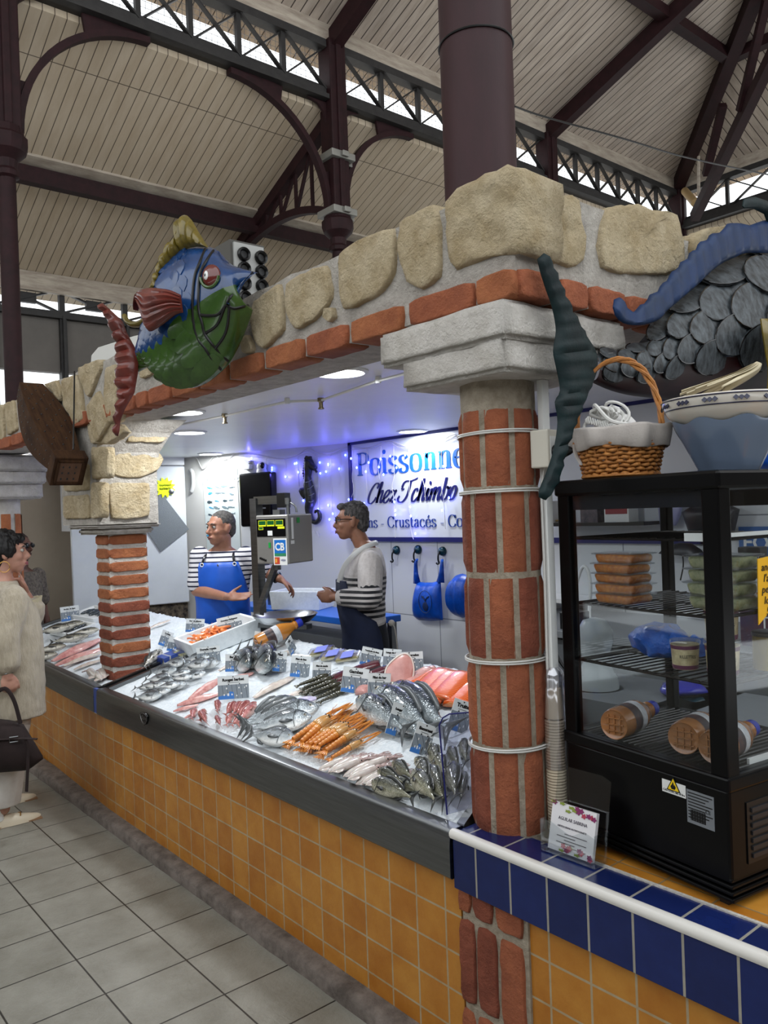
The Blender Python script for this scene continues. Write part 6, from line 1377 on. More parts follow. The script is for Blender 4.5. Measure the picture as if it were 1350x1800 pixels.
# table rail, press, boxes
box_on(985, 1012, 1078, 1125, 3.5, .12, 'card_terminal', 'black card terminal standing on the back counter just left of the fridge', 'terminal', m_black)
p = Yp(1000, 1050, 4.2); tag(MB().box((p.x-.45, 4.0, p.z-.012), (p.x+.35, 4.27, p.z+.012)).build('white_shelf', m_white, smooth=False), 'white wall shelf board low behind the fridge left post', 'shelf')
rp = [Yp(x, y, 3.9) for x, y in ((1010, 1040), (1022, 1000), (1032, 1000), (1038, 1030), (1036, 1070))]; rp.append(V((rp[-1].x, 3.9, bz_)))
tag(MB().tube(spline(rp, 5), .010, 8).build('bent_rail', m_white), 'bent white tube rail behind the fridge left pane', 'rail')
m_bronze = mat('dark_bronze', '26272c', .35, metal=.3)
def bowlpoly(l, Y, nm_, lab, cat, m, T=.08): mb = MB(); poly_relief(mb, [Yp(x, y, Y) for x, y in l], T, V((0, -1, 0)), rings=6); tag(mb.build(nm_, m, ang=60), lab, cat)
bowlpoly([(1198, 900), (1215, 890), (1240, 886), (1270, 882), (1300, 895), (1290, 940), (1212, 940)], 4.17, 'dark_dish', 'large dark dish leaning on the back wall behind the fridge', 'dish', m_bronze)
bowlpoly([(1157, 973), (1170, 960), (1195, 954), (1215, 955), (1232, 966), (1246, 985), (1256, 1000), (1246, 1004), (1228, 990), (1212, 980), (1195, 976), (1175, 972)], 4.17, 'dark_bird_ornament', 'dark bird shaped ornament on the wall behind the fridge', 'ornament', m_bronze, .04)
tag(MB().tube(spline([Yp(x, y, 4.2) for x, y in ((1200, 975), (1201, 995), (1196, 1020))], 4), .004, 5).build('ornament_cord', m_black), 'thin black cord hanging below the bird ornament', 'cord')
box_on(1163, 1195, 870, 884, 4.12, .14, 'speaker_box', 'small black box fixed to the wall behind the fridge', 'box', m_black)
bowlpoly([(1156, 888), (1200, 886), (1196, 905), (1188, 924), (1160, 924)], 4.2, 'plastic_pouch', 'pale plastic pouch hanging on the wall behind the fridge', 'pouch', mat('pale_lilac_film', '9c9cc4', .3), .02)
t = thing('payment_screen', 'dark terminal with green display behind the right fridge pane', 'terminal', Yp(1318, 1000, 3.6)); 
box_on(1298, 1335, 962, 1010, 3.6, .08, 'screen_case', '', '', m_black, t); box_on(1303, 1322, 972, 980, 3.597, .004, 'green_display', '', '', mat('green_lcd2', '1d5c2c', .4, emit=.3), t); box_on(1303, 1322, 984, 987, 3.597, .004, 'yellow_line', '', '', m_yel, t)
t = thing('blue_poster', 'blue poster with large white letters behind the right fridge pane', 'poster', Yp(1330, 960, 4.26)); 
a, b = Yp(1300, 985, 4.262), Yp(1420, 925, 4.262); MB().box((a.x, 4.262, a.z), (b.x, 4.278, b.z)).build('poster_sheet', mat('poster_blue', '2c5f9e', .4), t, smooth=False)
mb = MB(); textmesh('FORM', (b.z-a.z)*.62, frame((a.x+.02, 4.2605, a.z+.06), (1, 0, 0), (0, 0, 1)), mb, off=.002); mb.build('poster_letters', m_white, t, smooth=False)
t = thing('cereal_carton', 'dark carton lettered To on the back counter behind the fridge corner', 'carton', Yp(1330, 1130, 3.5))
box_on(1302, 1400, 1075, 1135, 3.5, .12, 'carton_body', '', '', mat('carton_navy', '232b4c', .4, var='5a3030', vs=6), t)
mb = MB(); a = Yp(1335, 1104, 3.498); textmesh('To', .075, frame(a, (1, 0, 0), (0, 0, 1)), mb); mb.build('carton_letters', m_white, t, smooth=False)
pz = V((Yp(1205, 1230, 3.0).x, 3.0, Yp(1205, 1228, 3.0).z)); mb = MB(); pillow(mb, resample([Yp(x, y, 3.0) for x, y in ((1165, 1200), (1200, 1196), (1235, 1204), (1243, 1214))], 12), resample([Yp(x, y, 3.0) for x, y in ((1164, 1216), (1190, 1226), (1220, 1224), (1244, 1218))], 12), .08, V((0, -1, 0)), 8, ridge=.01, nr=4)
tag(mb.build('folded_purple_bag', mat('purple_blue_film', '2b2c8c', .25), ang=180), 'folded purple blue plastic bag behind the middle soup bottle', 'bag')
mb = MB(); pillow(mb, resample([Yp(x, y, 2.98) for x, y in ((1170, 1226), (1200, 1222), (1236, 1226), (1245, 1240))], 12), resample([Yp(x, y, 2.98) for x, y in ((1176, 1252), (1200, 1258), (1220, 1248), (1240, 1244))], 12), .07, V((0, -1, 0)), 8, ridge=.01, nr=3)
tag(mb.build('dark_teal_pouch', mat('dark_teal_film', '12303a', .3), ang=180), 'dark teal pouch under the folded purple bag behind the fridge', 'pouch')
tag(MB().box((-1.75, 2.6, .72), (-.5, 3.2, .9)).box((-1.7, 2.65, 0), (-.55, 3.15, .72)).build('inner_side_counter', m_gcnt, smooth=False), 'grey inner counter inside the stall behind the fridge', 'counter')
bowlpoly([(1330, 800), (1342, 770), (1352, 745), (1380, 740), (1380, 826), (1325, 824)], 2.9, 'blue_bag', 'blue and clear plastic bag seen right of the blue grey glass vessel', 'bag', m_bag, .06)
# ================================================================== things on the ice
def fish_mat(name, back, side, belly, zr, spot=None, spots=60, rough=.24, metal=.35, head=None):
    """back to belly colouring along the fish's own height (local z), a darker or lighter head by local x"""
    if name in MATS: return MATS[name]
    m = bpy.data.materials.new(name); m.use_nodes = True; nt = m.node_tree; L_ = nt.links; b = nt.nodes['Principled BSDF']
    tc = nd(nt, 'ShaderNodeTexCoord'); sx = nd(nt, 'ShaderNodeSeparateXYZ'); L_.new(tc.outputs['Object'], sx.inputs[0])
    n = nd(nt, 'ShaderNodeTexNoise'); n.inputs['Scale'].default_value = 18; n.inputs['Detail'].default_value = 5; L_.new(tc.outputs['Object'], n.inputs['Vector'])
    ma = nd(nt, 'ShaderNodeMath', operation='MULTIPLY_ADD'); ma.inputs[1].default_value = zr*.9; L_.new(n.outputs[0], ma.inputs[0]); L_.new(sx.outputs['Z'], ma.inputs[2])
    mr = nd(nt, 'ShaderNodeMapRange'); mr.inputs[1].default_value = -zr*.55; mr.inputs[2].default_value = zr*1.45; L_.new(ma.outputs[0], mr.inputs[0])
    rp = nd(nt, 'ShaderNodeValToRGB'); e = rp.color_ramp.elements; e[0].position = .12; e[0].color = lin(belly); e[1].position = .78; e[1].color = lin(back); k = e.new(.48); k.color = lin(side); L_.new(mr.outputs[0], rp.inputs[0])
    c = rp.outputs[0]
    if spot:
        v = nd(nt, 'ShaderNodeTexVoronoi'); v.inputs['Scale'].default_value = spots; L_.new(tc.outputs['Object'], v.inputs['Vector'])
        r2 = nd(nt, 'ShaderNodeValToRGB'); r2.color_ramp.elements[0].position = .18; r2.color_ramp.elements[0].color = (1, 1, 1, 1); r2.color_ramp.elements[1].position = .34; r2.color_ramp.elements[1].color = (0, 0, 0, 1); L_.new(v.outputs['Distance'], r2.inputs[0])
        mx = nd(nt, 'ShaderNodeMix', data_type='RGBA'); L_.new(r2.outputs[0], mx.inputs[0]); L_.new(c, mx.inputs[6]); mx.inputs[7].default_value = lin(spot); c = mx.outputs[2]
    L_.new(c, b.inputs['Base Color']); b.inputs['Roughness'].default_value = rough; b.inputs['Metallic'].default_value = metal; b.inputs['Coat Weight'].default_value = .5; b.inputs['Coat Roughness'].default_value = .1
    v = nd(nt, 'ShaderNodeTexVoronoi'); v.inputs['Scale'].default_value = 75; L_.new(tc.outputs['Object'], v.inputs['Vector'])
    bp = nd(nt, 'ShaderNodeBump'); bp.inputs['Strength'].default_value = .25; bp.inputs['Distance'].default_value = .01; L_.new(v.outputs['Distance'], bp.inputs['Height']); L_.new(bp.outputs[0], b.inputs['Normal'])
    MATS[name] = m; return m
m_eye = mat('fish_eye_black', '08080a', .08, coat=.5); m_eyer = mat('fish_eye_ring', 'b9b4a2', .2, metal=.4)
def make_fish(name, label, cat, H, Th, body_m, fin_m, fork=.12, blunt=.5, curve=0, deep=.62, grp=None):
    """unit long fish, tail at x=0, nose at x=1, back up (z), lying later by its matrix"""
    t = thing(name, label, cat, (0, 0, 0), grp)
    st = [(.13, .14), (.17, .13), (.24, .24), (.34, .50), (.46, .80), (.58, .97), (.68, 1), (.77, .95), (.85, .80), (.91, .58), (.96, .34), (.99, .14*blunt*2), (1, .03)]
    def prof(x):
        for (a, u), (b, w) in zip(st, st[1:]):
            if a <= x <= b: f = (x-a)/(b-a); f = f*f*(3-2*f); return lerp(u, w, f)
        return .03
    cz = lambda x: curve*(x-.5)**2
    rows = []; N = 26
    for i in range(N+1):
        x = .13+.87*i/N; h = prof(x); up = H*.52*h; dn = H*.48*h*(1 if x < .8 else lerp(1, .85, (x-.8)/.2)); w = Th*.5*min(1, h**.8)*(1 if x > .3 else lerp(.5, 1, (x-.13)/.17))
        rows.append([V((x, w*(abs(cos(a))**.8)*(1 if cos(a) > 0 else -1), cz(x)+(up if sin(a) > 0 else dn)*sin(a))) for a in [2*pi*j/16 for j in range(16)]])
    MB().grid(rows, cv=True, caps=True).build('body', body_m, t, ang=180)
    h0 = H*.07
    def fin(nm_, outer, inner, y0=0, th=.006, tilt=0):
        a, b = resample([V((x, y0, z)) for x, z in outer], 12), resample([V((x, y0, z)) for x, z in inner], 12)
        a = [V((p.x, p.y+tilt*(p-q).length, p.z)) for p, q in zip(a, b)]
        mb = MB(); mb.grid([[p+V((0, th*.4*(i % 2), 0)), q+V((0, th, 0)), q-V((0, th, 0)), p-V((0, th*.4, 0))] for i, (p, q) in enumerate(zip(a, b))], cv=True, caps=True); return mb.build(nm_, fin_m, t, ang=180)
    fin('tail_fin', [(.0, H*.5), (.02, H*.38), (fork*.5, H*.12), (fork*.6, 0), (fork*.5, -H*.12), (.02, -H*.38), (.0, -H*.5)], [(.145, h0), (.15, h0*.7), (.15, h0*.3), (.15, 0), (.15, -h0*.3), (.15, -h0*.7), (.145, -h0)])
    fin('dorsal_fin', [(.30, H*.30), (.36, H*.42), (.5, H*.60), (.62, H*.68), (.72, H*.60)], [(.30, H*.18), (.4, H*.30), (.5, H*.42), (.62, H*.50), (.74, H*.49)])
    fin('anal_fin', [(.30, -H*.28), (.36, -H*.42), (.46, -H*.46)], [(.28, -H*.13), (.38, -H*.28), (.46, -H*.38)])
    for s in (-1, 1):
        fin('pectoral_fin', [(.60, -H*.02), (.56, -H*.16), (.60, -H*.24)], [(.745, -H*.07), (.745, -H*.10), (.745, -H*.14)], s*Th*.47, .004, s*.25)
        g = [V((.775-.02*sin(pi*i/10), s*Th*.5*(.99-.12*abs(i/5-1)), H*lerp(.36, -.40, i/10))) for i in range(11)]
        MB().tube(g, .0045, 5).build('gill_edge', fin_m, t)
        ey = V((.905, s*Th*.29, H*.10)); e = MB().ball(ey, (.020, .010, .020), 12, 8).build('eye', m_eyer, t); MB().ball(ey+V((0, s*.006, 0)), (.0125, .007, .0125), 10, 6).build('pupil', m_eye, e)
    return t
def fishM(tail, head, up=.0, roll=0, flip=1, Th=.1, T_=None):
    a = Ip(*tail); b = Ip(*head); x = (b-a); Ln = x.length; x.normalize(); N_ = ICEN
    S = N_.cross(x).normalized()*flip                     # back of the fish points this way when it lies flat
    z = S*cos(roll)+N_*sin(roll); y = z.cross(x); y.normalize()
    M = Mx((x*Ln, y*Ln, z*Ln)).transposed().to_4x4(); M.translation = a+N_*(up+Ln*Th*.5*.75*(1+.9*abs(sin(roll)))+.004); return M
class Kind:
    """first call places the prototype itself, later calls place copies"""
    def __init__(s, proto): s.p = proto; s.pend = None; s.n = 0
    def put(s, M, label=None):
        s.n += 1
        if s.pend is None: s.pend = (M, label); return s.p
        return dup(s.p, M, label)
    def done(s):
        if s.pend: place(s.p, s.pend[0]); 
        if s.pend and s.pend[1]: s.p['label'] = s.pend[1]
random.seed(31)
m_fin = mat('grey_fish_fin', '4a4e50', .35, metal=.2); m_find = mat('dark_fish_fin', '2a2c2c', .35)
m_bream = fish_mat('silver_bream_skin', '3c444a', '9aa3a8', 'e2e4e2', .17); m_bass = fish_mat('sea_bass_skin', '2a3238', '8d979b', 'e6e7e4', .11)
m_trout = fish_mat('spotted_trout_skin', '33362c', '7d7c66', 'cfcbb4', .12, '1c1c18', 70); m_redm = fish_mat('red_mullet_skin', '8a3d38', 'b9706a', 'd9b6ac', .11, metal=.1)
m_mullet = fish_mat('grey_mullet_skin', '3a3a34', '8c897c', 'd3cfc4', .11); m_sbass = fish_mat('dark_bass_skin', '1e2428', '5e6a6e', 'dfe2e0', .12)
K_b = Kind(make_fish('sea_bream', 'small silver sea bream in the heap beside the blue tile strip', 'fish', .36, .14, m_bream, m_fin, grp='small sea bream heap'))
hb2 = [(287, 1230), (303, 1224), (321, 1216), (281, 1209), (303, 1200), (342, 1203), (357, 1190), (314, 1189), (373, 1180), (345, 1173), (372, 1166), (330, 1178), (356, 1176), (338, 1190), (296, 1216), (330, 1210), (312, 1206), (366, 1196), (388, 1173)]
for i, (x, y) in enumerate(hb2):
    dx, dy = random.uniform(-54, -44), random.uniform(2, 10); K_b.put(fishM((x+dx, y+dy), (x, y), .006+.012*(i % 3), R(random.uniform(10, 40)), 1, .14))
K_b.done()
K_d = Kind(make_fish('gilthead_bream', 'x', 'fish', .36, .13, m_bream, m_fin, grp='large gilthead bream'))
for a, b, up, ro, l in [((424, 1282), (524, 1236), .0, 35, 'large silver gilthead bream farthest from the steel lip, below the white fillets'), ((420, 1290), (540, 1250), .012, 38, 'second large silver gilthead bream from the back of its heap'), ((420, 1294), (566, 1262), .018, 35, 'longest silver gilthead bream, its head just left of the langoustine heads'), ((430, 1300), (553, 1278), .02, 28, 'silver gilthead bream with its eye toward the langoustines, middle of the heap'), ((436, 1304), (520, 1312), .012, 24, 'silver gilthead bream nearest the steel lip, left of the langoustine tails')]: K_d.put(fishM(a, b, up, R(ro), 1, .13), l)
K_d.done()
K_s = Kind(make_fish('sea_bass', 'x', 'fish', .23, .13, m_bass, m_fin, grp='large sea bass'))
for a, b, up, ro, l in [((808, 1312), (686, 1226), .0, 35, 'large sea bass nearest the salmon, tail toward the round brick column'), ((775, 1318), (662, 1236), .012, 35, 'large sea bass in the middle, between two white price signs'), ((726, 1312), (632, 1248), .01, 40, 'large sea bass nearest the langoustine claws'), ((760, 1322), (676, 1256), .0, 30, 'large dark sea bass half hidden under the price signs')]: K_s.put(fishM(a, b, up, R(ro), -1, .13), l)
K_s.done()
K_sb = Kind(make_fish('dark_bass', 'x', 'fish', .30, .16, m_sbass, m_find, grp='dark bass by the soup bottle'))
for a, b, l in [((418, 1154), (442, 1188), 'dark bass, left one of the three below the orange soup bottle'), ((434, 1150), (456, 1182), 'dark bass, middle one of the three below the orange soup bottle'), ((458, 1146), (478, 1194), 'dark bass, right one of the three directly below the orange soup bottle')]: K_sb.put(fishM(a, b, .006, R(40), 1, .16), l)
K_sb.done()
K_t = Kind(make_fish('trout', 'spotted dark trout in the heap by the round brick column', 'fish', .27, .17, m_trout, m_find, grp='spotted trout heap'))
for a, b, up in [((737, 1420), (654, 1388), .0), ((733, 1390), (694, 1358), .018), ((774, 1434), (730, 1374), .012), ((764, 1374), (732, 1344), .006), ((788, 1434), (757, 1366), .004), ((780, 1380), (760, 1328), .012), ((812, 1368), (792, 1328), .008), ((806, 1428), (796, 1360), .015), ((822, 1355), (816, 1310), .0), ((812, 1426), (820, 1372), .004), ((745, 1405), (690, 1380), .0), ((720, 1400), (668, 1374), .02), ((792, 1396), (770, 1346), .02), ((760, 1412), (742, 1360), .022)]: K_t.put(fishM(a, b, up, R(random.uniform(30, 60)), -1 if b[1] < a[1] else 1, .17))
K_t.done()
K_r = Kind(make_fish('red_mullet', 'small red mullet on the ice below the Rouget barbet sign', 'fish', .24, .16, m_redm, mat('pink_fin', 'a5655c', .4), grp='red mullet'))
for a, b in [((397, 1268), (417, 1242)), ((410, 1266), (426, 1241)), ((413, 1270), (441, 1241)), ((424, 1263), (453, 1241)), ((416, 1286), (453, 1247)), ((398, 1284), (411, 1262)), ((390, 1285), (383, 1267)), ((408, 1284), (430, 1262)), ((352, 1276), (362, 1254)), ((338, 1272), (346, 1252)), ((366, 1282), (356, 1260)), ((384, 1262), (386, 1240))]: K_r.put(fishM(a, b, .004, R(random.uniform(30, 70)), 1, .16))
K_r.done()
K_m = Kind(make_fish('grey_mullet', 'grey brown mullet in the heap at the left end of the left tray', 'fish', .25, .16, m_mullet, m_find, grp='grey mullet heap'))
for x, y, up in [(104, 1156, 0), (120, 1146, .02), (127, 1114, .03), (139, 1107, .015), (150, 1101, 0), (150, 1128, .015), (158, 1124, .0), (176, 1112, .0)]: K_m.put(fishM((x-62, y+12), (x, y), up, R(random.uniform(20, 45)), 1, .16))
for a, b, l in [((258, 1180), (287, 1153), 'dark mullet half hidden by the square pillar, the upper of two'), ((254, 1184), (276, 1160), 'dark mullet half hidden by the square pillar, the lower of two')]: K_m.put(fishM(a, b, .01, R(40), 1, .16), l)
K_m.done()
# ------------------------------------------------------------------ fillets, slabs
def slabM(a, b, up=0):
    p, q = Ip(*a), Ip(*b); x = (q-p); Ln = x.length; x.normalize(); y = ICEN.cross(x).normalized(); M = Mx((x*Ln, y*Ln, ICEN*Ln)).transposed().to_4x4(); M.translation = p+ICEN*(up+.003); return M
def make_fillet(name, label, cat, W, T, m, taper=.55, rough=.03, grp=None, skin=None, seed=0):
    t = thing(name, label, cat, (0, 0, 0), grp); rows = []
    for i in range(19):
        s = i/18; e = (sin(pi*min(1, .08+s*.92))**.45)*lerp(1, taper, 1-s); row = []
        for j in range(15):
            v = -1+2*j/14; h = T*(1-abs(v)**2.6)*e*(.75+.25*sin(s*5)); p = V((s, W/2*e*v+.02*sin(s*6+seed), max(0, h)+.002)); p += V([mnoise.noise(V((s*9, v*4, seed+k*5))) for k in range(3)])*rough*.35
            p.z = max(p.z, .001); row.append(p)
        rows.append([V((row[0].x, row[0].y, 0))]+row+[V((row[-1].x, row[-1].y, 0))])
    MB().grid(rows, cv=True, caps=True).build('flesh', m, t, ang=180)
    mb = MB(); mb.tube(spline([V((s, .02*sin(s*6+seed)+.004*sin(s*31), T*.80*(sin(pi*min(1, .08+s*.92))**.45)*lerp(1, taper, 1-s)*(.75+.25*sin(s*5)))) for s in (.1, .3, .5, .7, .9)], 4), .008, 6, flat=.6); mb.build('seam', skin or m, t)
    return t
m_wf = mat('white_fish_flesh', 'd9d0c6', .25, var='b9a79b', vs=7, bump=.2, bs=25, coat=.4, sss=.1); m_seam = mat('pink_seam', 'b98f86', .3)
m_pf = mat('pink_fish_flesh', 'd9aca4', .25, var='b56a66', vs=8, bump=.2, bs=25, coat=.4, sss=.1)
K_w = Kind(make_fillet('white_fillet', 'x', 'fish fillet', .32, .09, m_wf, skin=m_seam, grp='white fish fillets'))
for a, b, l in [((447, 1228), (518, 1188), 'white fish fillet left of the middle, below the Filet de lieu sign'), ((497, 1230), (572, 1204), 'white fish fillet just left of the dark prawns'), ((588, 1262), (690, 1222), 'broad white fillet between the dark prawns and the sea bass'), ((455, 1182), (505, 1162), 'white fillet behind the dark bass near the soup bottle'), ((470, 1160), (520, 1142), 'white fillet beside the soup bottle at the back of the ice'), ((262, 1106), (300, 1090), 'creamy fillet alone at the back of the ice right of the square pillar'), ((130, 1178), (186, 1158), 'white fillet left of the foot of the square pillar'), ((112, 1172), (182, 1146), 'pale fillet lying in front of the pink fillets in the left tray'), ((385, 1180), (440, 1156), 'long pale fillet behind the Bar sign'), ((540, 1215), (600, 1190), 'pale fillet under the two middle price signs')]: K_w.put(slabM(a, b), l)
K_w.done()
K_p = Kind(make_fillet('pink_fillet', 'x', 'fish fillet', .34, .13, m_pf, skin=mat('red_seam', 'a94c4c', .3), grp='pink fish fillets', seed=2))
for a, b, l in [((94, 1164), (180, 1124), 'long pink red fillet in the left tray, the upper of two'), ((98, 1172), (184, 1140), 'long pink red fillet in the left tray, the lower of two'), ((312, 1242), (390, 1220), 'thick pink white monkfish fillet left of the Rouget barbet sign'), ((335, 1230), (392, 1192), 'pink fillet running up behind the Rouget barbet sign'), ((384, 1204), (448, 1184), 'pink lumpy fillet behind the top of the Rouget barbet sign'), ((305, 1252), (350, 1240), 'small pink fillet nearest the steel lip by the bream heads'), ((322, 1266), (352, 1250), 'small pink fillet at the lip left of the red mullet')]: K_p.put(slabM(a, b, .0), l)
K_p.done()
m_salm = mat('salmon_flesh', 'd4561c', .25, coat=.35, bump=.15, bs=25, wave=('X', .055, 'e08c58', .16))
def make_slab(name, label, cat, prof, W, m, skin_m, grp=None):
    """steak or loin: cross-section prof (y,z) swept along x with soft ends"""
    t = thing(name, label, cat, (0, 0, 0), grp); rows = []
    for i in range(13):
        s = i/12; e = 1-.16*(abs(2*s-1)**4); rows.append([V((s+.03*y/W*sin(z*9), y*e, z*e)) for y, z in prof])
    MB().grid(rows, cv=True, caps=True).build('flesh', m, t, ang=180); 
    MB().grid([[V((s, y*1.005, z*.98-.004)) for y, z in prof if z < .06] for s in (.02, .5, .98)]).build('skin', skin_m, t, ang=180); return t
sp_ = [(-.25, 0), (-.26, .035), (-.20, .085), (-.09, .105), (.03, .12), (.14, .115), (.24, .085), (.27, .03), (.25, 0), (.12, -.005), (-.12, -.005)]
K_sa = Kind(make_slab('salmon_fillet', 'x', 'fish fillet', sp_, .17, m_salm, mat('grey_skin', '6f6f6c', .35, metal=.3), 'salmon fillets'))
for a, b, up, l in [((718, 1226), (766, 1184), 0, 'orange salmon fillet, leftmost of the row beside the pink steak'), ((736, 1234), (784, 1187), .008, 'orange salmon fillet, second from the left in the row'), ((752, 1240), (800, 1190), .004, 'orange salmon fillet, middle of the row'), ((774, 1238), (818, 1192), .008, 'orange salmon fillet, second from the round brick column'), ((796, 1244), (838, 1204), .0, 'orange salmon fillet partly hidden by the round brick column')]: K_sa.put(slabM(a, b, up), l)
K_sa.done()
m_tuna = mat('dark_red_tuna', '5a2028', .22, var='3a141c', vs=12, coat=.4, bump=.15, bs=30); m_skd = mat('dark_skin', '24282c', .3)
K_tu = Kind(make_slab('tuna_loin', 'x', 'tuna loin', [(y, z*1.7) for y, z in sp_], .25, m_tuna, m_skd, 'dark red tuna loins'))
for a, b, l in [((576, 1206), (628, 1184), 'dark red tuna loin left of the two overlapping price signs'), ((622, 1184), (668, 1170), 'dark red tuna loin at the back, left one below the slanted sign'), ((652, 1190), (692, 1176), 'dark red tuna loin at the back next to the pink steak')]: K_tu.put(slabM(a, b), l)
K_tu.done()
m_sw = mat('pink_swordfish', 'cf9a92', .25, var='b87f78', vs=14, coat=.4, bump=.15, bs=30)
K_sw = Kind(make_slab('swordfish_loin', 'x', 'fish loin', [(y*1.1, z*2.1) for y, z in sp_], .25, m_sw, m_skd, 'pink swordfish loins'))
for a, b, l in [((718, 1208), (758, 1184), 'pink loin chunk between the round steak and the salmon'), ((730, 1196), (766, 1180), 'pink loin at the back under the Longe d\'espadon sign'), ((634, 1222), (650, 1204), 'small red pink chunk between the two overlapping price signs')]: K_sw.put(slabM(a, b), l)
K_sw.done()
c = Ip(704, 1212); t = thing('swordfish_steak', 'large round pale pink fish steak standing on edge beside the salmon', 'fish steak', c)
tc_ = (CAM-c); tc_.z = 0; tc_.normalize(); sr = tc_.cross(V((0, 0, 1)))*-1; upv = (V((0, 0, 1))*.93-tc_*.36).normalized()
out_s = [(-.055, .0), (-.07, .04), (-.06, .09), (-.02, .13), (.025, .15), (.055, .13), (.065, .08), (.055, .03), (.03, -.005), (-.02, -.012)]
o3 = spline([c+sr*a*.98+upv*(b+.01) for a, b in out_s+out_s[:1]], 4)[:-1]; nrm_s = sr.cross(upv); nrm_s = nrm_s if nrm_s.dot(tc_) > 0 else -nrm_s
mb = MB(); poly_relief(mb, o3, .012, nrm_s, back=.03); mb.build('flesh', m_sw, t, ang=60); MB().tube([p+nrm_s*.001 for p in o3], .004, 6, closed=True).build('skin_rim', mat('pale_skin', 'd8cfc6', .4), t)
# ------------------------------------------------------------------ squid, langoustines, prawns
m_squid = mat('squid_white', 'd3cdc6', .2, var='b7a8a2', vs=6, coat=.5, bump=.1, bs=20, sss=.15); m_squidp = mat('squid_mottled', '8d6a66', .3, var='c9b7b0', vs=30, coat=.4)
def make_squid():
    t = thing('squid', 'whole white squid in the heap at the front of the ice', 'squid', (0, 0, 0), 'squid heap')
    MB().lathe([(.004, 0), (.035, .05), (.07, .18), (.085, .35), (.085, .5), (.075, .60), (.055, .615), (.001, .62)], 14, frame((0, 0, .06), (0, 1, 0), (0, 0, 1))).build('mantle', m_squid, t)
    MB().lathe([(.001, .60), (.045, .61), (.055, .66), (.05, .70), (.03, .74), (.001, .75)], 12, frame((0, 0, .05), (0, 1, 0), (0, 0, 1))).build('head', m_squidp, t)
    for s in (-1, 1): mb = MB(); poly_relief(mb, [V((.03, s*.03, .06)), V((.10, s*.13, .05)), V((.2, s*.14, .05)), V((.28, s*.07, .06)), V((.2, s*.05, .065))], .015, V((0, 0, 1))); mb.build('fin', m_squid, t)
    for k in range(6): a = lerp(-.7, .7, k/5); MB().tube(spline([V((.72, .02*a, .05)), V((.82, .07*a, .05)), V((.9, .12*a+.03*sin(k*3), .03)), V((.98, .10*a-.02*sin(k*2), .02))], 3), [.016]*3+[.013]*3+[.009]*3+[.004], 6).build('tentacle', m_squidp, t)
    for s in (-1, 1): MB().ball((.66, s*.045, .065), (.018, .012, .018), 8, 6).build('eye', m_eye, t)
    return t
K_q = Kind(make_squid())
for a, b, up in [((586, 1372), (664, 1340), .02), ((614, 1386), (694, 1352), .02), ((646, 1396), (716, 1362), .02), ((630, 1368), (712, 1338), .02), ((578, 1364), (648, 1326), 0), ((592, 1366), (662, 1332), .012), ((604, 1372), (680, 1334), .0), ((616, 1378), (700, 1338), .012), ((626, 1386), (706, 1346), 0), ((638, 1390), (722, 1350), .012), ((652, 1390), (732, 1356), .0), ((600, 1358), (690, 1326), .0), ((560, 1360), (632, 1330), 0), ((664, 1386), (736, 1362), 0)]: K_q.put(slabM(a, b, up))
for a, b in [((172, 1196), (152, 1180)), ((180, 1200), (166, 1184)), ((186, 1196), (176, 1178))]: K_q.put(slabM(a, b, 0), 'small white squid at the foot of the square pillar, lip of the left tray')
K_q.done()
def make_lang(name, label, cat, m, mh, grp, claws=True):
    t = thing(name, label, cat, (0, 0, 0), grp); r0 = .075
    prof = []; 
    for k in range(6): x = .10+k*.075; r = lerp(.036, .062, k/5); prof += [(r*.82, x), (r, x+.02), (r*1.04, x+.06), (r*.9, x+.072)]
    MB().lathe(prof, 12, frame((0, 0, .06), (0, 1, 0), (0, 0, 1))).build('tail_segments', m, t, ang=60)
    MB().lathe([(.06, .55), (.072, .58), (.072, .70), (.055, .79), (.028, .85), (.006, .90)], 12, frame((0, 0, .062), (0, 1, 0), (0, 0, 1))).build('carapace', mh, t)
    for k in (-2, -1, 0, 1, 2): mb = MB(); poly_relief(mb, [V((.12, .01*k, .05)), V((.07, .03*k-.016, .045)), V((.0, .055*k-.018, .04)), V((-.015, .055*k, .04)), V((.0, .055*k+.018, .04)), V((.07, .03*k+.016, .045))], .008, V((0, 0, 1)), rings=3); mb.build('tail_fan', m, t)
    for s in (-1, 1):
        if claws:
            MB().tube(spline([V((.76, s*.04, .05)), V((.86, s*.10, .06)), V((1.0, s*.09, .06)), V((1.17, s*.05, .05)), V((1.35, s*.03, .05))], 3), [.014]*3+[.016]*3+[.020]*3+[.022]*2+[.012, .004], 7).build('claw', m, t)
            MB().tube(spline([V((1.14, s*.085, .05)), V((1.24, s*.07, .052)), V((1.33, s*.045, .05))], 3), [.010, .010, .009, .008, .006, .004, .002], 6).build('pincer', mh, t)
        for k in range(4): x = .60+k*.05; MB().tube([V((x, s*.05, .045)), V((x+.03, s*.12, .05)), V((x+.10, s*.16, .01))], [.009, .007, .003], 5).build('walking_leg', mh, t)
        MB().tube(spline([V((.86, s*.02, .08)), V((1.0, s*.05, .11)), V((1.15, s*.12, .10))], 3), .004, 4).build('antenna', m, t); MB().ball((.82, s*.035, .10), (.016, .014, .014), 8, 6).build('eye', m_eye, t)
    return t
m_lan = mat('orange_langoustine_shell', 'b9681f', .3, var='d3903e', vs=16, coat=.3, bump=.1, bs=30); m_lanh = mat('pale_langoustine_shell', 'c08a4c', .3, var='a98a5a', vs=16, coat=.3)
K_l = Kind(make_lang('langoustine', 'orange langoustine in the heap at the middle of the lip', 'langoustine', m_lan, m_lanh, 'langoustine heap'))
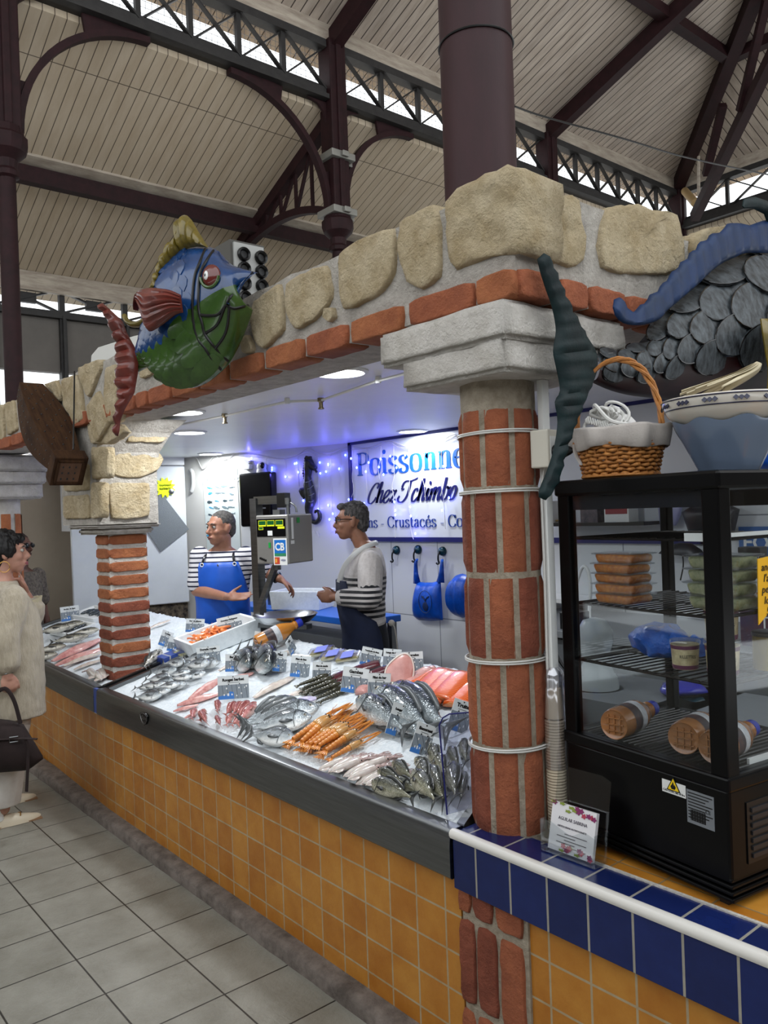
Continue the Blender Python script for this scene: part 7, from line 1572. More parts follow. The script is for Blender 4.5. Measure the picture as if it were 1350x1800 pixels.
for i in range(13):
    f = (i % 7)/6; f2 = f+.06*(i//7); a = (lerp(508, 578, f2), lerp(1322, 1340, f2)); a = (a[0]+random.uniform(-8, 8), a[1]+random.uniform(-4, 4)); b = (lerp(588, 648, f2)+random.uniform(-12, 10), lerp(1268, 1300, f2)+random.uniform(-6, 5)); K_l.put(slabM(a, b, .022*(i//7)+.004*(i % 2)))
K_l.done()
m_dp = mat('black_green_prawn_shell', '25261e', .25, var='4a4632', vs=26, coat=.4)
K_k = Kind(make_lang('black_prawn', 'dark green black prawn in the heap right of the white fillets', 'prawn', m_dp, m_dp, 'dark prawn heap', False))
for i in range(9): K_k.put(slabM((lerp(526, 560, (i % 5)/4)-(i//5)*4, lerp(1222, 1240, (i % 5)/4)-(i//5)*4), (lerp(590, 618, (i % 5)/4), lerp(1194, 1214, (i % 5)/4)), .02*(i//5)))
K_k.done()
# ------------------------------------------------------------------ prawn crate
pc_ = LT(Ip(388, 1132)); ang_c = R(90); upc = ICEN; xc = V((.10, 1, ICES)).normalized(); yc = upc.cross(xc).normalized(); MCr = frame(pc_, xc, yc)
t = thing('foam_crate', 'white foam crate of cooked prawns standing on the ice beside the blue tile strip', 'crate', pc_)
mb = MB(); openbox(mb, MCr, .47, .30, .105, .02, .93); mb.build('crate_shell', m_foam, t, smooth=False, bevel=.005)
MB().box((-.2, -.12, .02), (.2, .12, .05), MCr).build('liner', m_white, t, smooth=False, bevel=.006)
m_pr = mat('cooked_prawn_orange', 'd9692a', .3, var='e89a5c', vs=30, coat=.3)
def make_prawn():
    t = thing('cooked_prawn', 'cooked orange prawn in the white foam crate', 'prawn', (0, 0, 0), 'cooked prawns in the crate')
    arcp = [V((.035*cos(a)*1.15, .03*sin(a), .012)) for a in [lerp(-.4, 3.4, i/14) for i in range(15)]]
    MB().tube(arcp, [lerp(.013, .006, i/14)*(1+.12*(i % 2)) for i in range(15)], 8).build('prawn_body', m_pr, t); mb = MB()
    for s in (-1, 0, 1): mb.tube([arcp[-1], arcp[-1]+V((-.006+.006*s, -.02, .002*s))], [.004, .006], 5)
    mb.build('tail_fan', m_pr, t); MB().tube([arcp[0], arcp[0]+V((.012, -.03, .006)), arcp[0]+V((.03, -.05, .015))], [.004, .002, .0008], 4).build('feeler', m_pr, t); return t
K_c = Kind(make_prawn())
for i in range(22):
    u, v = random.uniform(-.16, .08), random.uniform(-.10, .10); K_c.put(MCr @ Mx.Translation((u, v, .05+.018*(i % 3))) @ Mx.Rotation(random.uniform(0, 6.28), 4, 'Z') @ Mx.Rotation(random.uniform(-.5, .5), 4, 'X'))
K_c.done()
# ------------------------------------------------------------------ white trays at the back of the left tray
for (x, y), lab, w in (((110, 1112), 'shallow white plastic tray at the left end of the left tray', .42), ((150, 1086), 'second shallow white tray behind, near the beige wall', .5)):
    p = LT(Ip(x, y)); t = thing('white_tray', lab, 'tray', p, 'white plastic trays on the left ice'); M = frame(p, (1, .05, 0), (0, 1, ICES)); mb = MB(); openbox(mb, M, w, .24, .045, .018, .93); mb.build('tray_shell', m_white, t, smooth=False, bevel=.004)
    for k in range(5):
        MB().lathe([(.004, 0), (.012, .03), (.013, .08), (.003, .13)], 8, M @ Mx.Translation((-w*.35+k*w*.17, -.05+.02*(k % 2), .03)) @ Mx.Rotation(pi/2, 4, 'X') @ Mx.Rotation(pi, 4, 'X')).build('small_fish', m_bass, t)
# ------------------------------------------------------------------ price signs
m_card = mat('price_card_white', 'd0d4d4', .3); m_plk = mat('price_card_grey_plank', '7c858d', .35, brick=dict(w=9, h=.02, m=.001, mortar='4d5359', axes='XY', ms=.1)); m_sea2 = mat('price_card_blue', '3a72b8', .35)
def sign(x, ytop, ybot, w, title, label, rot=0, yaw=0, lift=.004, T_=lambda p: p, D=None):
    base = T_(Ip(x, ybot)) if D is None else Dp(x, ybot, D); d = (base-CAM).dot(CF); W = w*d/FPX; Hh = (ybot-ytop)*d/FPX*.98
    to = CAM-base; to.z = 0; to.normalize(); to = Mx.Rotation(R(yaw), 3, 'Z') @ to; xr = V((0, 0, 1)).cross(to).normalized(); W /= max(.45, cos(R(yaw)))
    up = (V((0, 0, 1))-to*.18).normalized(); n_ = xr.cross(up); xr2 = xr*cos(R(rot))-up*sin(R(rot)); up2 = up*cos(R(rot))+xr*sin(R(rot))
    M = frame(base+V((0, 0, lift)), xr2, up2); t = thing('price_sign', label, 'price sign', base, 'price signs on the ice')
    MB().box((-W/2, 0, 0), (W/2, Hh, .003), M).build('card', m_card, t, smooth=False)
    MB().box((-W/2+.001, .001, .003), (W/2-.001, Hh*.62, .0036), M).build('plank_print', m_plk, t, smooth=False)
    mb = MB(); mb.prism([M @ V((a*W, b*Hh, .0036)) for a, b in ((-.49, .01), (.02, .01), (.0, .30), (-.12, .34), (-.18, .20), (-.34, .18), (-.49, .14))], M.to_3x3() @ V((0, 0, .0005))); mb.build('blue_print', m_sea2, t, smooth=False)
    mb = MB(); textmesh(title, min(Hh*.17, W*1.55/max(6, len(title))), M @ Mx.Translation((0, Hh*.78, .0035)), mb, align='CENTER', off=.001)
    for u, v in ((-.15, .64), (.2, .64), (0, .95)): mb.box((u*W-.0025, v*Hh-.0025, .003), (u*W+.0025, v*Hh+.0025, .0040), M)
    mb.box((-.2*W, Hh*.70, .003), (.2*W, Hh*.715, .0038), M); mb.build('title_print', m_black, t, smooth=False)
    mb = MB()
    for u, v, r in ((-.22, .47, .03), (.18, .47, .028), (.36, .47, .022), (-.30, .2, .03), (-.17, .2, .045), (-.05, .2, .03), (.25, .22, .03), (.1, .14, .025), (.42, .52, .03)): mb.box((u*W-r*W*.7, v*Hh-r*Hh*1.2, .0036), (u*W+r*W*.7, v*Hh+r*Hh*1.2, .0045), M)
    mb.build('white_marks', m_white, t, smooth=False)
    MB().tube([M @ V((-W/2, Hh, .0015)), M @ V((W/2, Hh, .0015))], .0022, 5).build('clear_holder', m_acr, t, smooth=False); MB().box((-.004, -.03, -.001), (.004, .01, .001), M).build('pin', m_acr, t, smooth=False)
    return t
for a in [(411, 1189, 1230, 54, 'Rouget barbet', 'white and blue price sign reading Rouget barbet'), (368, 1137, 1166, 40, 'Dorade royale', 'price sign behind the small sea bream heap', -3), (411, 1151, 1182, 30, 'Bar 3/4', 'price sign standing left of the three dark bass', 3), (459, 1112, 1143, 32, 'Filet de julienne', 'price sign just left of the soup bottle', 12), (490, 1146, 1182, 24, 'Filet', 'narrow slanted price sign right of the dark bass', 12, 25), (526, 1153, 1192, 34, 'Filet de lieu', 'price sign in front of the plastic packs, left of the pair', 8), (565, 1165, 1203, 33, 'Filet de merlu', 'price sign left of the dark prawns', 4),
          (621, 1175, 1220, 46, 'Gambas', 'price sign with handwriting right of the dark prawns', 10), (666, 1185, 1227, 40, 'Filet de bar', 'price sign in front of the round pink steak', 4), (649, 1140, 1172, 36, 'Brochette de thon', 'slanted price sign at the back before the woman', 14), (688, 1142, 1178, 32, 'Longe de thon', 'price sign half hidden behind the Longe d\'espadon sign', 6), (721, 1147, 1182, 48, 'Longe d\'espadon', 'wide price sign above the pink loins', -1), (693, 1238, 1296, 36, 'Langoustine', 'tilted price sign between the langoustine claws and the bass', 24, 18), (735, 1273, 1328, 34, 'Encornet', 'tilted price sign above the squid heap', 24, 18),
          (802, 1232, 1288, 36, 'Truite', 'tilted price sign behind the clear guard by the brick column', 22, 18)]: sign(*a)
for a in [(338, 1089, 1113, 32, 'Pavé de julienne', 'price sign on the left ice behind the foam crate', 6), (283, 1110, 1138, 20, 'Lotte', 'steeply tilted price sign on ice right of the square pillar', 26, 20), (308, 1122, 1148, 34, 'Seiche', 'price sign leaning behind the small clear tub', 16, 10), (105, 1068, 1094, 31, 'Sardine de ligne', 'price sign at the left end near the woman in the cardigan', -4)]: sign(*a, T_=LT)
sign(408, 1083, 1116, 42, 'Crevettes Madagascar', 'price sign stuck in the prawn crate', -10, D=(pc_-CAM).dot(CF)-.02)
sign(516, 1120, 1148, 12, 'Filet', 'price sign seen edge on beside the soup bottle', -24, 62)
# ------------------------------------------------------------------ bottle, packs, tubs, guard
m_soup2 = mat('orange_soup_plastic', 'b9782e', .22, var='a5651f', vs=8, coat=.4)
bo2 = bottle('orange soup bottle with blue cap lying on the ice below the scale pan', m_soup2, None, .30, .05); pa, pb = Ip(452, 1150), Ip(528, 1122); place(bo2, lay(pa+V((0, 0, .01)), (pb-pa).normalized()+V((0, 0, .12)), .05))
m_film = pane_mat('pack_film', (.95, .96, .98), .22, .1)
for (x, y), l in (((566, 1150), 'clear vacuum pack with blue label at the back of the ice, left one'), ((586, 1157), 'clear vacuum pack with blue label, middle one'), ((612, 1160), 'clear vacuum pack lying before the woman\'s apron')):
    p = Ip(x, y); t = thing('vacuum_pack', l, 'pack', p, 'vacuum packs on the ice'); M = frame(p, (.75, .65, .16), (-.5, .8, .2)) @ Mx.Scale(1, 4)
    MB().box((-.07, -.05, .0), (.07, .05, .03), M).build('pack_film', m_film, t, smooth=False, bevel=.01); MB().box((-.06, -.04, .004), (.06, .04, .022), M).build('contents', mat('pickled_contents', 'b5a05a', .4, var='7c7a4a', vs=40), t, smooth=False, bevel=.008); MB().box((-.03, -.045, .0302), (.035, .045, .032), M).build('blue_label', mat('lilac_label', '7d86d6', .5), t, smooth=False)
p = Ip(541, 1246); t = thing('small_tub', 'small white tub with purple printed lid among the bream and dark prawns', 'tub', p); Mt = frame(p+ICEN*.005, (1, 0, 0), (0, 1, ICES)) @ Mx.Rotation(R(-12), 4, 'X')
MB().lathe([(.034, 0), (.040, .03), (.043, .031), (.043, .036)], 20, Mt).build('tub_body', m_white, t); MB().lathe([(.043, .036), (.044, .042), (.038, .044), (.001, .0435)], 20, Mt).build('tub_lid', mat('lilac_print', 'a89cc0', .4, var='d8d6da', vs=60), t)
p = LT(Ip(316, 1156)); t = thing('clear_tub', 'little clear tub of pale contents on ice in front of the foam crate', 'tub', p); Mt = frame(p, (.9, .4, 0), (-.4, .9, ICES)) @ Mx.Rotation(R(20), 4, 'Y'); MB().box((-.045, -.03, 0), (.045, .03, .05), Mt).build('tub_body', m_film, t, smooth=False, bevel=.008); MB().box((-.038, -.024, .003), (.038, .024, .035), Mt).build('contents', mat('pickled_green', '8c8f62', .5, var='b0ab80', vs=50), t, smooth=False, bevel=.006)
# clear guard at the right end of the tray, by the column
g_ = [(786, 1432), (772, 1275), (778, 1262), (790, 1255), (826, 1252), (830, 1420)]
gd = (Ip(800, 1440)-CAM).dot(CF); gpl = Zp(790, 1434, .75); gn_ = V((.55, -.835, 0))
q = [Pp(gpl, gn_, x, y) for x, y in g_]; t = thing('splash_guard', 'clear plastic guard with dark blue edge at the tray end beside the round column', 'guard', gpl)
MB().prism(q, gn_*-.004).build('clear_sheet', pane_mat('guard_sheet', (.84, .85, .92), .06), t, smooth=False); MB().tube(q[:5], .0025, 6).build('blue_edge', m_navy, t)
# ================================================================== people
def remesh(mb, name, m, parent, vox=.007, smooth=3, ang=180, disp=0):
    """union of overlapping closed shapes as one continuous skin"""
    me = bpy.data.meshes.new('tmp'); me.from_pydata(mb.v, [], mb.f)
    bm = bmesh.new(); bm.from_mesh(me); bmesh.ops.recalc_face_normals(bm, faces=bm.faces); bm.to_mesh(me); bm.free()
    o = bpy.data.objects.new('tmp', me); COL.objects.link(o)
    md = o.modifiers.new('r', 'REMESH'); md.mode = 'VOXEL'; md.voxel_size = vox
    if smooth: s = o.modifiers.new('s', 'SMOOTH'); s.iterations = smooth; s.factor = .5
    dg = bpy.context.evaluated_depsgraph_get(); dg.update(); me2 = bpy.data.meshes.new_from_object(o.evaluated_get(dg)); bpy.data.objects.remove(o); bpy.data.meshes.remove(me)
    me2.materials.clear(); me2.materials.append(m); me2.name = name
    if disp:
        for v in me2.vertices: v.co += v.normal*(mnoise.noise(v.co*9)*disp+mnoise.noise(v.co*26)*disp*.4)
    me2.polygons.foreach_set('use_smooth', [True]*len(me2.polygons))
    r = bpy.data.objects.new(name, me2); COL.objects.link(r); put(r, parent); return r
def limb(mb, pts, rad, n=12): 
    P = spline(pts, 5); k = len(P); rr = []
    for i in range(k):
        f = i/5; a = min(int(f), len(rad)-2); rr.append(lerp(rad[a], rad[a+1], f-a))
    mb.tube(P, rr, n); mb.ball(P[0], rr[0], n, 8); mb.ball(P[-1], rr[-1], n, 8)
def hand(mb, wrist, d, pn, th, curl=.3, spread=.12, sc=1, curls=None, thumb_out=.8):
    """d: along the hand; pn: direction the palm faces; th: side of the thumb"""
    d = V(d).normalized(); pn = V(pn); pn = (pn-d*pn.dot(d)).normalized(); t = pn.cross(d); t = t if t.dot(V(th)) > 0 else -t; w = V(wrist)
    M = Mx((t, d, pn)).transposed()
    mb.ball(w+d*.048*sc, (.040*sc, .052*sc, .016*sc), 14, 10, M); mb.tube([w-d*.02*sc, w+d*.03*sc], [.026*sc, .027*sc], 12, flat=.75)
    for i, (off, L_) in enumerate(((.030, .074), (.011, .083), (-.009, .078), (-.028, .062))):
        c = (curls[i] if curls else curl*(1+.12*i)); b = w+d*(.084-.005*abs(i-1))*sc+t*off*sc; dr = (d+t*(off*spread*9)).normalized(); P = [b-dr*.02*sc, b]; ang = 0
        for s_, fr in enumerate((.45, .32, .23)):
            ang += c*(.75 if s_ == 0 else 1); P.append(P[-1]+(dr*cos(ang)+pn*sin(ang))*L_*fr*sc)
        mb.tube(P, [.0095*sc, .0092*sc, .0085*sc, .0078*sc, .0062*sc], 8); mb.ball(P[-1], .0062*sc, 8, 6)
    b = w+d*.022*sc+t*.026*sc; dr = (t*thumb_out+d*.75+pn*.25).normalized(); p1 = b+dr*.034*sc; dr2 = (t*thumb_out*.45+d*.9+pn*.35).normalized(); p2 = p1+dr2*.03*sc; p3 = p2+(dr2+pn*.2).normalized()*.024*sc
    mb.tube([w+d*.01*sc, b, p1, p2, p3], [.013*sc, .014*sc, .0115*sc, .0105*sc, .0075*sc], 8); mb.ball(p3, .0075*sc, 8, 6)
def head(mb, c, fw, up, sc=1, jaw=1):
    fw = V(fw).normalized(); up = V(up); up = (up-fw*up.dot(fw)).normalized(); s = up.cross(fw); M = Mx((s, fw, up)).transposed(); c = V(c)
    def P(x, y, z): return c+M @ V((x, y, z))*sc
    def B(x, y, z, a, b, d): mb.ball(P(x, y, z), (a*sc, b*sc, d*sc), 18, 12, M)
    B(0, -.012, .032, .076, .096, .086); B(0, .022, -.01, .066, .070, .085); B(0, .030, -.055, .056*jaw, .060, .052); B(0, .052, -.088, .034*jaw, .036, .026)
    B(0, .082, .034, .050, .016, .013); B(.036, .066, -.022, .024, .020, .020); B(-.036, .066, -.022, .024, .020, .020); B(0, .082, -.062, .028, .018, .020)
    mb.tube([P(0, .086, .022), P(0, .100, -.002), P(0, .114, -.024), P(0, .106, -.032)], [.009*sc, .011*sc, .014*sc, .012*sc], 10); B(0, .098, -.030, .019, .014, .010)
    B(0, .096, -.056, .022, .010, .006); B(0, .094, -.067, .019, .010, .006)
    for k in (-1, 1): B(k*.076, -.004, -.006, .009, .019, .032); B(k*.079, -.012, .012, .008, .013, .016); mb.tube([P(k*.074, .0, -.03), P(k*.078, -.016, .0), P(k*.074, -.006, .026)], [.008*sc, .008*sc, .008*sc], 8)
    return P, M
def face(par, P, M, sc, brow, lipc, iris='2a2018', glasses=False):
    for k in (-1, 1):
        e = MB().ball(P(k*.031, .081, .012), (.0135*sc, .011*sc, .0105*sc), 12, 8, M).build('eye', mat('eye_white', 'b9b4ac', .2), par); MB().ball(P(k*.031+.002, .0895, .012), (.0065*sc, .004*sc, .007*sc), 10, 6, M).build('iris', mat('iris_dark', iris, .1), e)
        MB().tube([P(k*.014, .094, .031), P(k*.031, .094, .036), P(k*.048, .084, .031)], [.003*sc, .0042*sc, .002*sc], 6).build('eyebrow', brow, par)
    mb = MB(); mb.tube([P(-.022, .094, -.060), P(-.008, .105, -.0575), P(.008, .105, -.0575), P(.022, .094, -.060)], [.002*sc, .005*sc, .005*sc, .002*sc], 8); mb.tube([P(-.018, .095, -.064), P(0, .1045, -.068), P(.018, .095, -.064)], [.002*sc, .0055*sc, .002*sc], 8); mb.build('lips', lipc, par)
def hairball(par, P, M, sc, parts, m, amp=.006, name='hair', vox=.006):
    mb = MB()
    for x, y, z, a, b, d in parts: mb.ball(P(x, y, z), (a*sc, b*sc, d*sc), 20, 14, M)
    o = remesh(mb, name, m, par, vox, 2)
    for v in o.data.vertices:
        q = v.co*1; v.co += v.normal*(mnoise.noise(V((q.x*90, q.y*90, q.z*22)))*amp+mnoise.noise(q*45)*amp*.6)
    return o
def trunk(mb, O, fw, prof, n=24, lean=V((0, 0, 0))):
    """prof: (z, half width, half depth, forward shift)"""
    s = V((0, 0, 1)).cross(V(fw)); rows = []
    for z, w, d, f in prof: rows.append([O+V((0, 0, z))+fw*f+lean*z+s*(w*cos(2*pi*j/n))+fw*(d*sin(2*pi*j/n)) for j in range(n)])
    mb.grid(rows, cv=True, caps=True)
m_skin = mat('tanned_skin', '9a6d56', .5, var='8b5f4b', vs=14, sss=.1); m_skinp = mat('fair_skin', 'bd8f7c', .5, var='ad7e6d', vs=14, sss=.1); m_skind = mat('dark_tan_skin', '5c3a2c', .5, var='523226', vs=14)
m_lip = mat('lip_brown', '7c4a42', .45); m_lipr = mat('lip_rose', 'a8606a', .45); m_lipd = mat('lip_dark', '54332b', .5)
m_stripe = mat('navy_striped_cotton', 'd5d3d6', .85, wave=('Z', .034, '1c2036', .34), bump=.15, bs=160)
m_apron = mat('bright_blue_apron', '1259c4', .45, var='0e4cae', vs=5, bump=.1, bs=12)
m_denim = mat('dark_denim_apron', '141f3c', .8, var='101830', vs=10, bump=.2, bs=150); m_trou = mat('dark_trousers', '15171d', .85)
Dq = lambda x, y, d: Dp(x, y, d)
def dirs(px, py, d): p = Dq(px, py, d); v = (p-CAM); v.z = 0; v.normalize(); return p, -v, V((v.y, -v.x, 0))     # point, toward camera, image right
def legs(mb, O, fw, s, r=.075, zt=.86, shift=0):
    for k in (-1, 1): mb.tube([O+s*k*.09+V((0, 0, zt)), O+s*k*.095+V((0, 0, .48)), O+s*k*.10+V((0, 0, .06))], [r*1.15, r*.8, r*.6], 12)
def apron(par, O, fw, rows, m, name='apron', th=.006):
    """rows: z, half width angle (deg), trunk half width, half depth, forward shift"""
    s = V((0, 0, 1)).cross(fw); g = []
    for z, a, w, d, f in rows:
        o_, i_ = [], []
        for j in range(17):
            t_ = R(90)+R(lerp(-a, a, j/16)); wob = .004*sin(j*1.1+z*9)
            o_.append(O+V((0, 0, z))+fw*(f+(d+th+.006+wob)*sin(t_))+s*((w+th+.006)*cos(t_))); i_.append(O+V((0, 0, z))+fw*(f+(d+.004+wob)*sin(t_))+s*((w+.004)*cos(t_)))
        g.append(o_+i_[::-1])
    return MB().grid(g, cv=True, caps=True).build(name, m, par, ang=180)
def person(label, base): return thing('person', label, 'person', (base.x, base.y, 0))
# ---------------------------------------------------------------- man in the blue apron
HM = 5.9; hc, toC, ri = dirs(388, 929, HM); O = V((hc.x, hc.y, 0))-toC*.02; zc = hc.z
t = person('man in navy striped T-shirt and bright blue apron, one palm held out, looking aside', O)
fw = (toC*.97-ri*.22).normalized(); s = V((0, 0, 1)).cross(fw); hf = (toC*.60-ri*.80).normalized()
mb = MB(); P, M = head(mb, hc, hf, (0, 0, 1), 1.06, 1.08)
prof = [(.80, .165, .115, 0), (.92, .175, .120, .005), (1.02, .170, .120, .01), (1.14, .175, .122, .005), (1.26, .195, .125, 0), (1.36, .205, .118, -.005), (1.43, .185, .095, -.01), (1.48, .110, .075, -.015), (1.51, .065, .062, -.012)]
kz = (zc-.150)/1.495; prof = [(z*kz, w, d, f) for z, w, d, f in prof]
trunk(mb, O, fw, prof); limb(mb, [O+V((0, 0, 1.44*kz))-fw*.02, hc-hf*.015+V((0, 0, -.06))], [.066, .062])
shR, elR, wrR = Dq(351, 980, HM), Dq(346, 1038, HM-.03), Dq(398, 1049, HM-.30); shL, elL, wrL = Dq(432, 980, HM), Dq(466, 1005, HM+.03), Dq(493, 1018, HM-.02)
limb(mb, [shR, shR.lerp(elR, .5), elR], [.058, .050, .044]); limb(mb, [elR, elR.lerp(wrR, .35), wrR], [.045, .043, .029]); limb(mb, [shL, shL.lerp(elL, .5), elL], [.058, .050, .044]); limb(mb, [elL, elL.lerp(wrL, .35), wrL], [.045, .042, .029])
hand(mb, wrR, (ri*.96+V((0, 0, -.05))+toC*.15), V((0, 0, .75))+toC*.55, V((0, 0, 1))-toC*.1, .10, .16, 1.1, thumb_out=1.0); hand(mb, wrL, (ri*.75+V((0, 0, -.60))), -V((0, 0, 1))*.6-ri*.5, toC, .45, .08, 1.08)
legs(mb, O, fw, s); remesh(mb, 'body', m_skin, t, .0075, 2)
face(t, P, M, 1.06, mat('grey_brow', '4a423c', .8), m_lip)
hairball(t, P, M, 1.06, [(0, -.020, .044, .0785, .094, .082), (0, -.055, .0, .070, .056, .075)], mat('short_grey_hair', '56534f', .85, var='2e2b29', vs=60, bump=.6, bs=120), .003)
mb = MB(); trunk(mb, O, fw, [(z, w+.012, d+.012, f) for z, w, d, f in prof[:-1]]); limb(mb, [shR+V((0, 0, .01)), shR.lerp(elR, .45), shR.lerp(elR, .78)], [.075, .074, .076]); limb(mb, [shL+V((0, 0, .01)), shL.lerp(elL, .45), shL.lerp(elL, .80)], [.074, .073, .074])
remesh(mb, 'striped_tshirt', m_stripe, t, .008, 3, disp=.004)
mb = MB(); trunk(mb, O, fw, [(.84, .19, .135, 0), (.72, .19, .13, 0), (.6, .18, .12, 0)]); 
for k in (-1, 1): mb.tube([O+s*k*.09+V((0, 0, .84)), O+s*k*.1+V((0, 0, .45)), O+s*k*.105+V((0, 0, .03))], [.10, .085, .075], 12)
remesh(mb, 'trousers', m_trou, t, .012, 2)
for k in (-1, 1): MB().ball(O+s*k*.105+fw*.05+V((0, 0, .045)), (.048, .13, .045), 12, 8, Mx((s, fw, V((0, 0, 1)))).transposed()).build('shoe', m_black, t)
ar = [(1.40*kz, 38, .205+.014, .110+.016, -.006), (1.36*kz, 42, .208+.014, .120+.016, -.004), (1.26*kz, 56, .198+.014, .127+.016, 0), (1.16*kz, 76, .182+.014, .125+.016, .005), (1.08*kz, 88, .175+.012, .122+.012, .008), (.95*kz, 96, .178+.012, .122+.014, .006), (.80, 100, .19, .135, .004), (.60, 100, .205, .15, .004), (.42, 100, .215, .165, .004)]
ap = apron(t, O, fw, ar, m_apron)
def tp(ang, z, w, d, f, off): a = R(90)+R(ang); return O+V((0, 0, z))+fw*(f+(d+off)*sin(a))+s*((w+off)*cos(a))
for k in (-1, 1):
    p0 = tp(k*-30, 1.385*kz, .221, .13, -.005, .016); MB().tube(spline([p0, O+V((0, 0, 1.44*kz))+fw*.10+s*k*.105, O+V((0, 0, 1.475*kz))+fw*.02+s*k*.092, O+V((0, 0, 1.485*kz))-fw*.06+s*k*.06], 5), .008, 6, flat=.5).build('neck_strap', m_black, t)
    Mz = frame(p0+fw*.002, s, (0, 0, 1)); MB().tube([Mz @ V((.012*cos(a*pi/6), .012*sin(a*pi/6), 0)) for a in range(12)], .004, 6, closed=True).build('eyelet', m_white, ap)
pz = tp(0, 1.38*kz, .221, .13, -.005, .016); MB().ball(pz, (.009, .004, .009), 10, 6).build('snap_button', mat('brass_button', '6f6a3c', .3, metal=.7), ap)
wd_ = (wrL-elL).normalized(); Mw = wd_.orthogonal().normalized(); Mw2 = wd_.cross(Mw)
MB().tube([wrL-wd_*.03+Mw*(.036*cos(a*pi/8))+Mw2*(.034*sin(a*pi/8)) for a in range(16)], .010, 6, closed=True).build('black_wristband', m_black, t)
# ---------------------------------------------------------------- woman with short grey hair
HW_ = 5.2; hc, toC, ri = dirs(618, 917, HW_); O = V((hc.x, hc.y, 0))+ri*.07; zc = hc.z
t = person('woman with short grey hair, black glasses, striped white sweater and dark apron, hands clasped', O)
fw = (-ri*.93-toC*.30).normalized(); fw = (-ri*.96+toC*.12).normalized(); s = V((0, 0, 1)).cross(fw); hf = (-ri*.99+toC*.05).normalized()
mb = MB(); P, M = head(mb, hc, hf, (0, 0, 1), 1.0, .92)
kz = (zc-.150)/1.48
prof = [(.80, .165, .125, 0), (.90, .170, .125, .0), (1.00, .150, .112, .01), (1.12, .155, .118, .01), (1.24, .172, .120, .0), (1.34, .178, .105, -.015), (1.41, .150, .082, -.025), (1.46, .08, .062, -.02), (1.50, .052, .055, -.005)]
prof = [(z*kz, w, d, f) for z, w, d, f in prof]; trunk(mb, O, fw, prof); limb(mb, [O+V((0, 0, 1.42*kz))-fw*.02, hc-hf*.025+V((0, 0, -.06))], [.056, .052])
shL, elL, wrL = O+s*.17+V((0, 0, 1.37*kz))-fw*.02, Dq(650, 1052, HW_-.24), Dq(586, 1050, HW_-.16); shR, elR, wrR = O-s*.17+V((0, 0, 1.37*kz)), Dq(640, 1050, HW_+.22), Dq(590, 1046, HW_+.04)
wrL = Dq(588, 1050, HW_-.12)
for a, b, c in ((shL, elL, wrL), (shR, elR, wrR)): limb(mb, [a, a.lerp(b, .5), b], [.050, .043, .038]); limb(mb, [b, b.lerp(c, .35), c], [.039, .036, .025])
hand(mb, wrL, (-ri*.85-toC*.35), -toC, V((0, 0, 1)), .55, .03, .98, thumb_out=.6); hand(mb, wrR, (-ri*.85+toC*.25), toC, V((0, 0, 1)), .5, .03, .98, thumb_out=.6)
legs(mb, O, fw, s, .07); remesh(mb, 'body', m_skin, t, .0075, 2)
face(t, P, M, 1.0, mat('dark_brow', '35302c', .8), m_lip)
hairball(t, P, M, 1.0, [(0, -.022, .050, .080, .094, .086), (0, -.062, .0, .068, .052, .078), (0, .045, .098, .045, .045, .024)], mat('salt_pepper_hair', '2b2929', .8, var='6a6766', vs=55, bump=.6, bs=120), .007)
g = MB()
for k in (-1, 1):
    g.tube([P(k*.034+.024*cos(a*pi/8), .104-.004*abs(cos(a*pi/8)), .012+.020*sin(a*pi/8)) for a in range(16)], .0032, 6, closed=True); g.tube([P(k*.058, .100, .018), P(k*.078, .04, .018), P(k*.080, -.008, .016)], .0032, 6)
g.tube([P(-.012, .108, .014), P(.012, .108, .014)], .003, 6); gl = g.build('glasses', m_blackg, t)
m_knit = mat('white_fluffy_knit', 'cfc9c6', .95, var='bdb6b3', vs=50, bump=.6, bs=180, sheen=.3); m_knits = mat('striped_fluffy_knit', 'cfc9c6', .95, wave=('Z', .034, '12131a', .52), bump=.6, bs=180, sheen=.3)
swp = [(z, w+.018, d+.020, f) for z, w, d, f in prof[2:-1]]
mb = MB(); trunk(mb, O, fw, [(1.0*kz-.02, .15, .115, .01), (1.0*kz, .172, .135, .01)]+swp[1:3]+[(1.30*kz, .196, .135, -.008)]); remesh(mb, 'striped_sweater', m_knits, t, .008, 2, disp=.004)
mb = MB(); trunk(mb, O, fw, [(1.285*kz, .198, .138, -.006)]+swp[3:]); limb(mb, [shL, shL.lerp(elL, .5), shL.lerp(elL, .8)], [.078, .078, .076]); limb(mb, [shR, shR.lerp(elR, .5), shR.lerp(elR, .8)], [.078, .078, .076]); mb.tube([wrL+(elL-wrL)*.10, wrL+(elL-wrL)*.32], [.048, .058], 14); trunk(mb, O, fw, [(1.0*kz-.045, .165, .13, .01), (1.0*kz-.015, .178, .14, .01), (1.0*kz+.015, .172, .135, .01)])
remesh(mb, 'white_yoke', m_knit, t, .008, 2, disp=.004)
mb = MB(); limb(mb, [shL.lerp(elL, .76), elL, elL.lerp(wrL, .35), elL.lerp(wrL, .72)], [.077, .076, .068, .056]); limb(mb, [shR.lerp(elR, .76), elR, elR.lerp(wrR, .35), elR.lerp(wrR, .8)], [.074, .072, .064, .054])
remesh(mb, 'striped_sleeves', m_knits, t, .008, 2, disp=.003)
mb = MB(); trunk(mb, O, fw, [(1.0*kz-.02, .165, .13, 0), (.86, .18, .145, 0), (.6, .19, .15, 0), (.35, .185, .15, 0)]); 
for k in (-1, 1): mb.tube([O+s*k*.09+V((0, 0, .5)), O+s*k*.1+V((0, 0, .03))], [.09, .075], 12)
remesh(mb, 'trousers', m_trou, t, .012, 2)
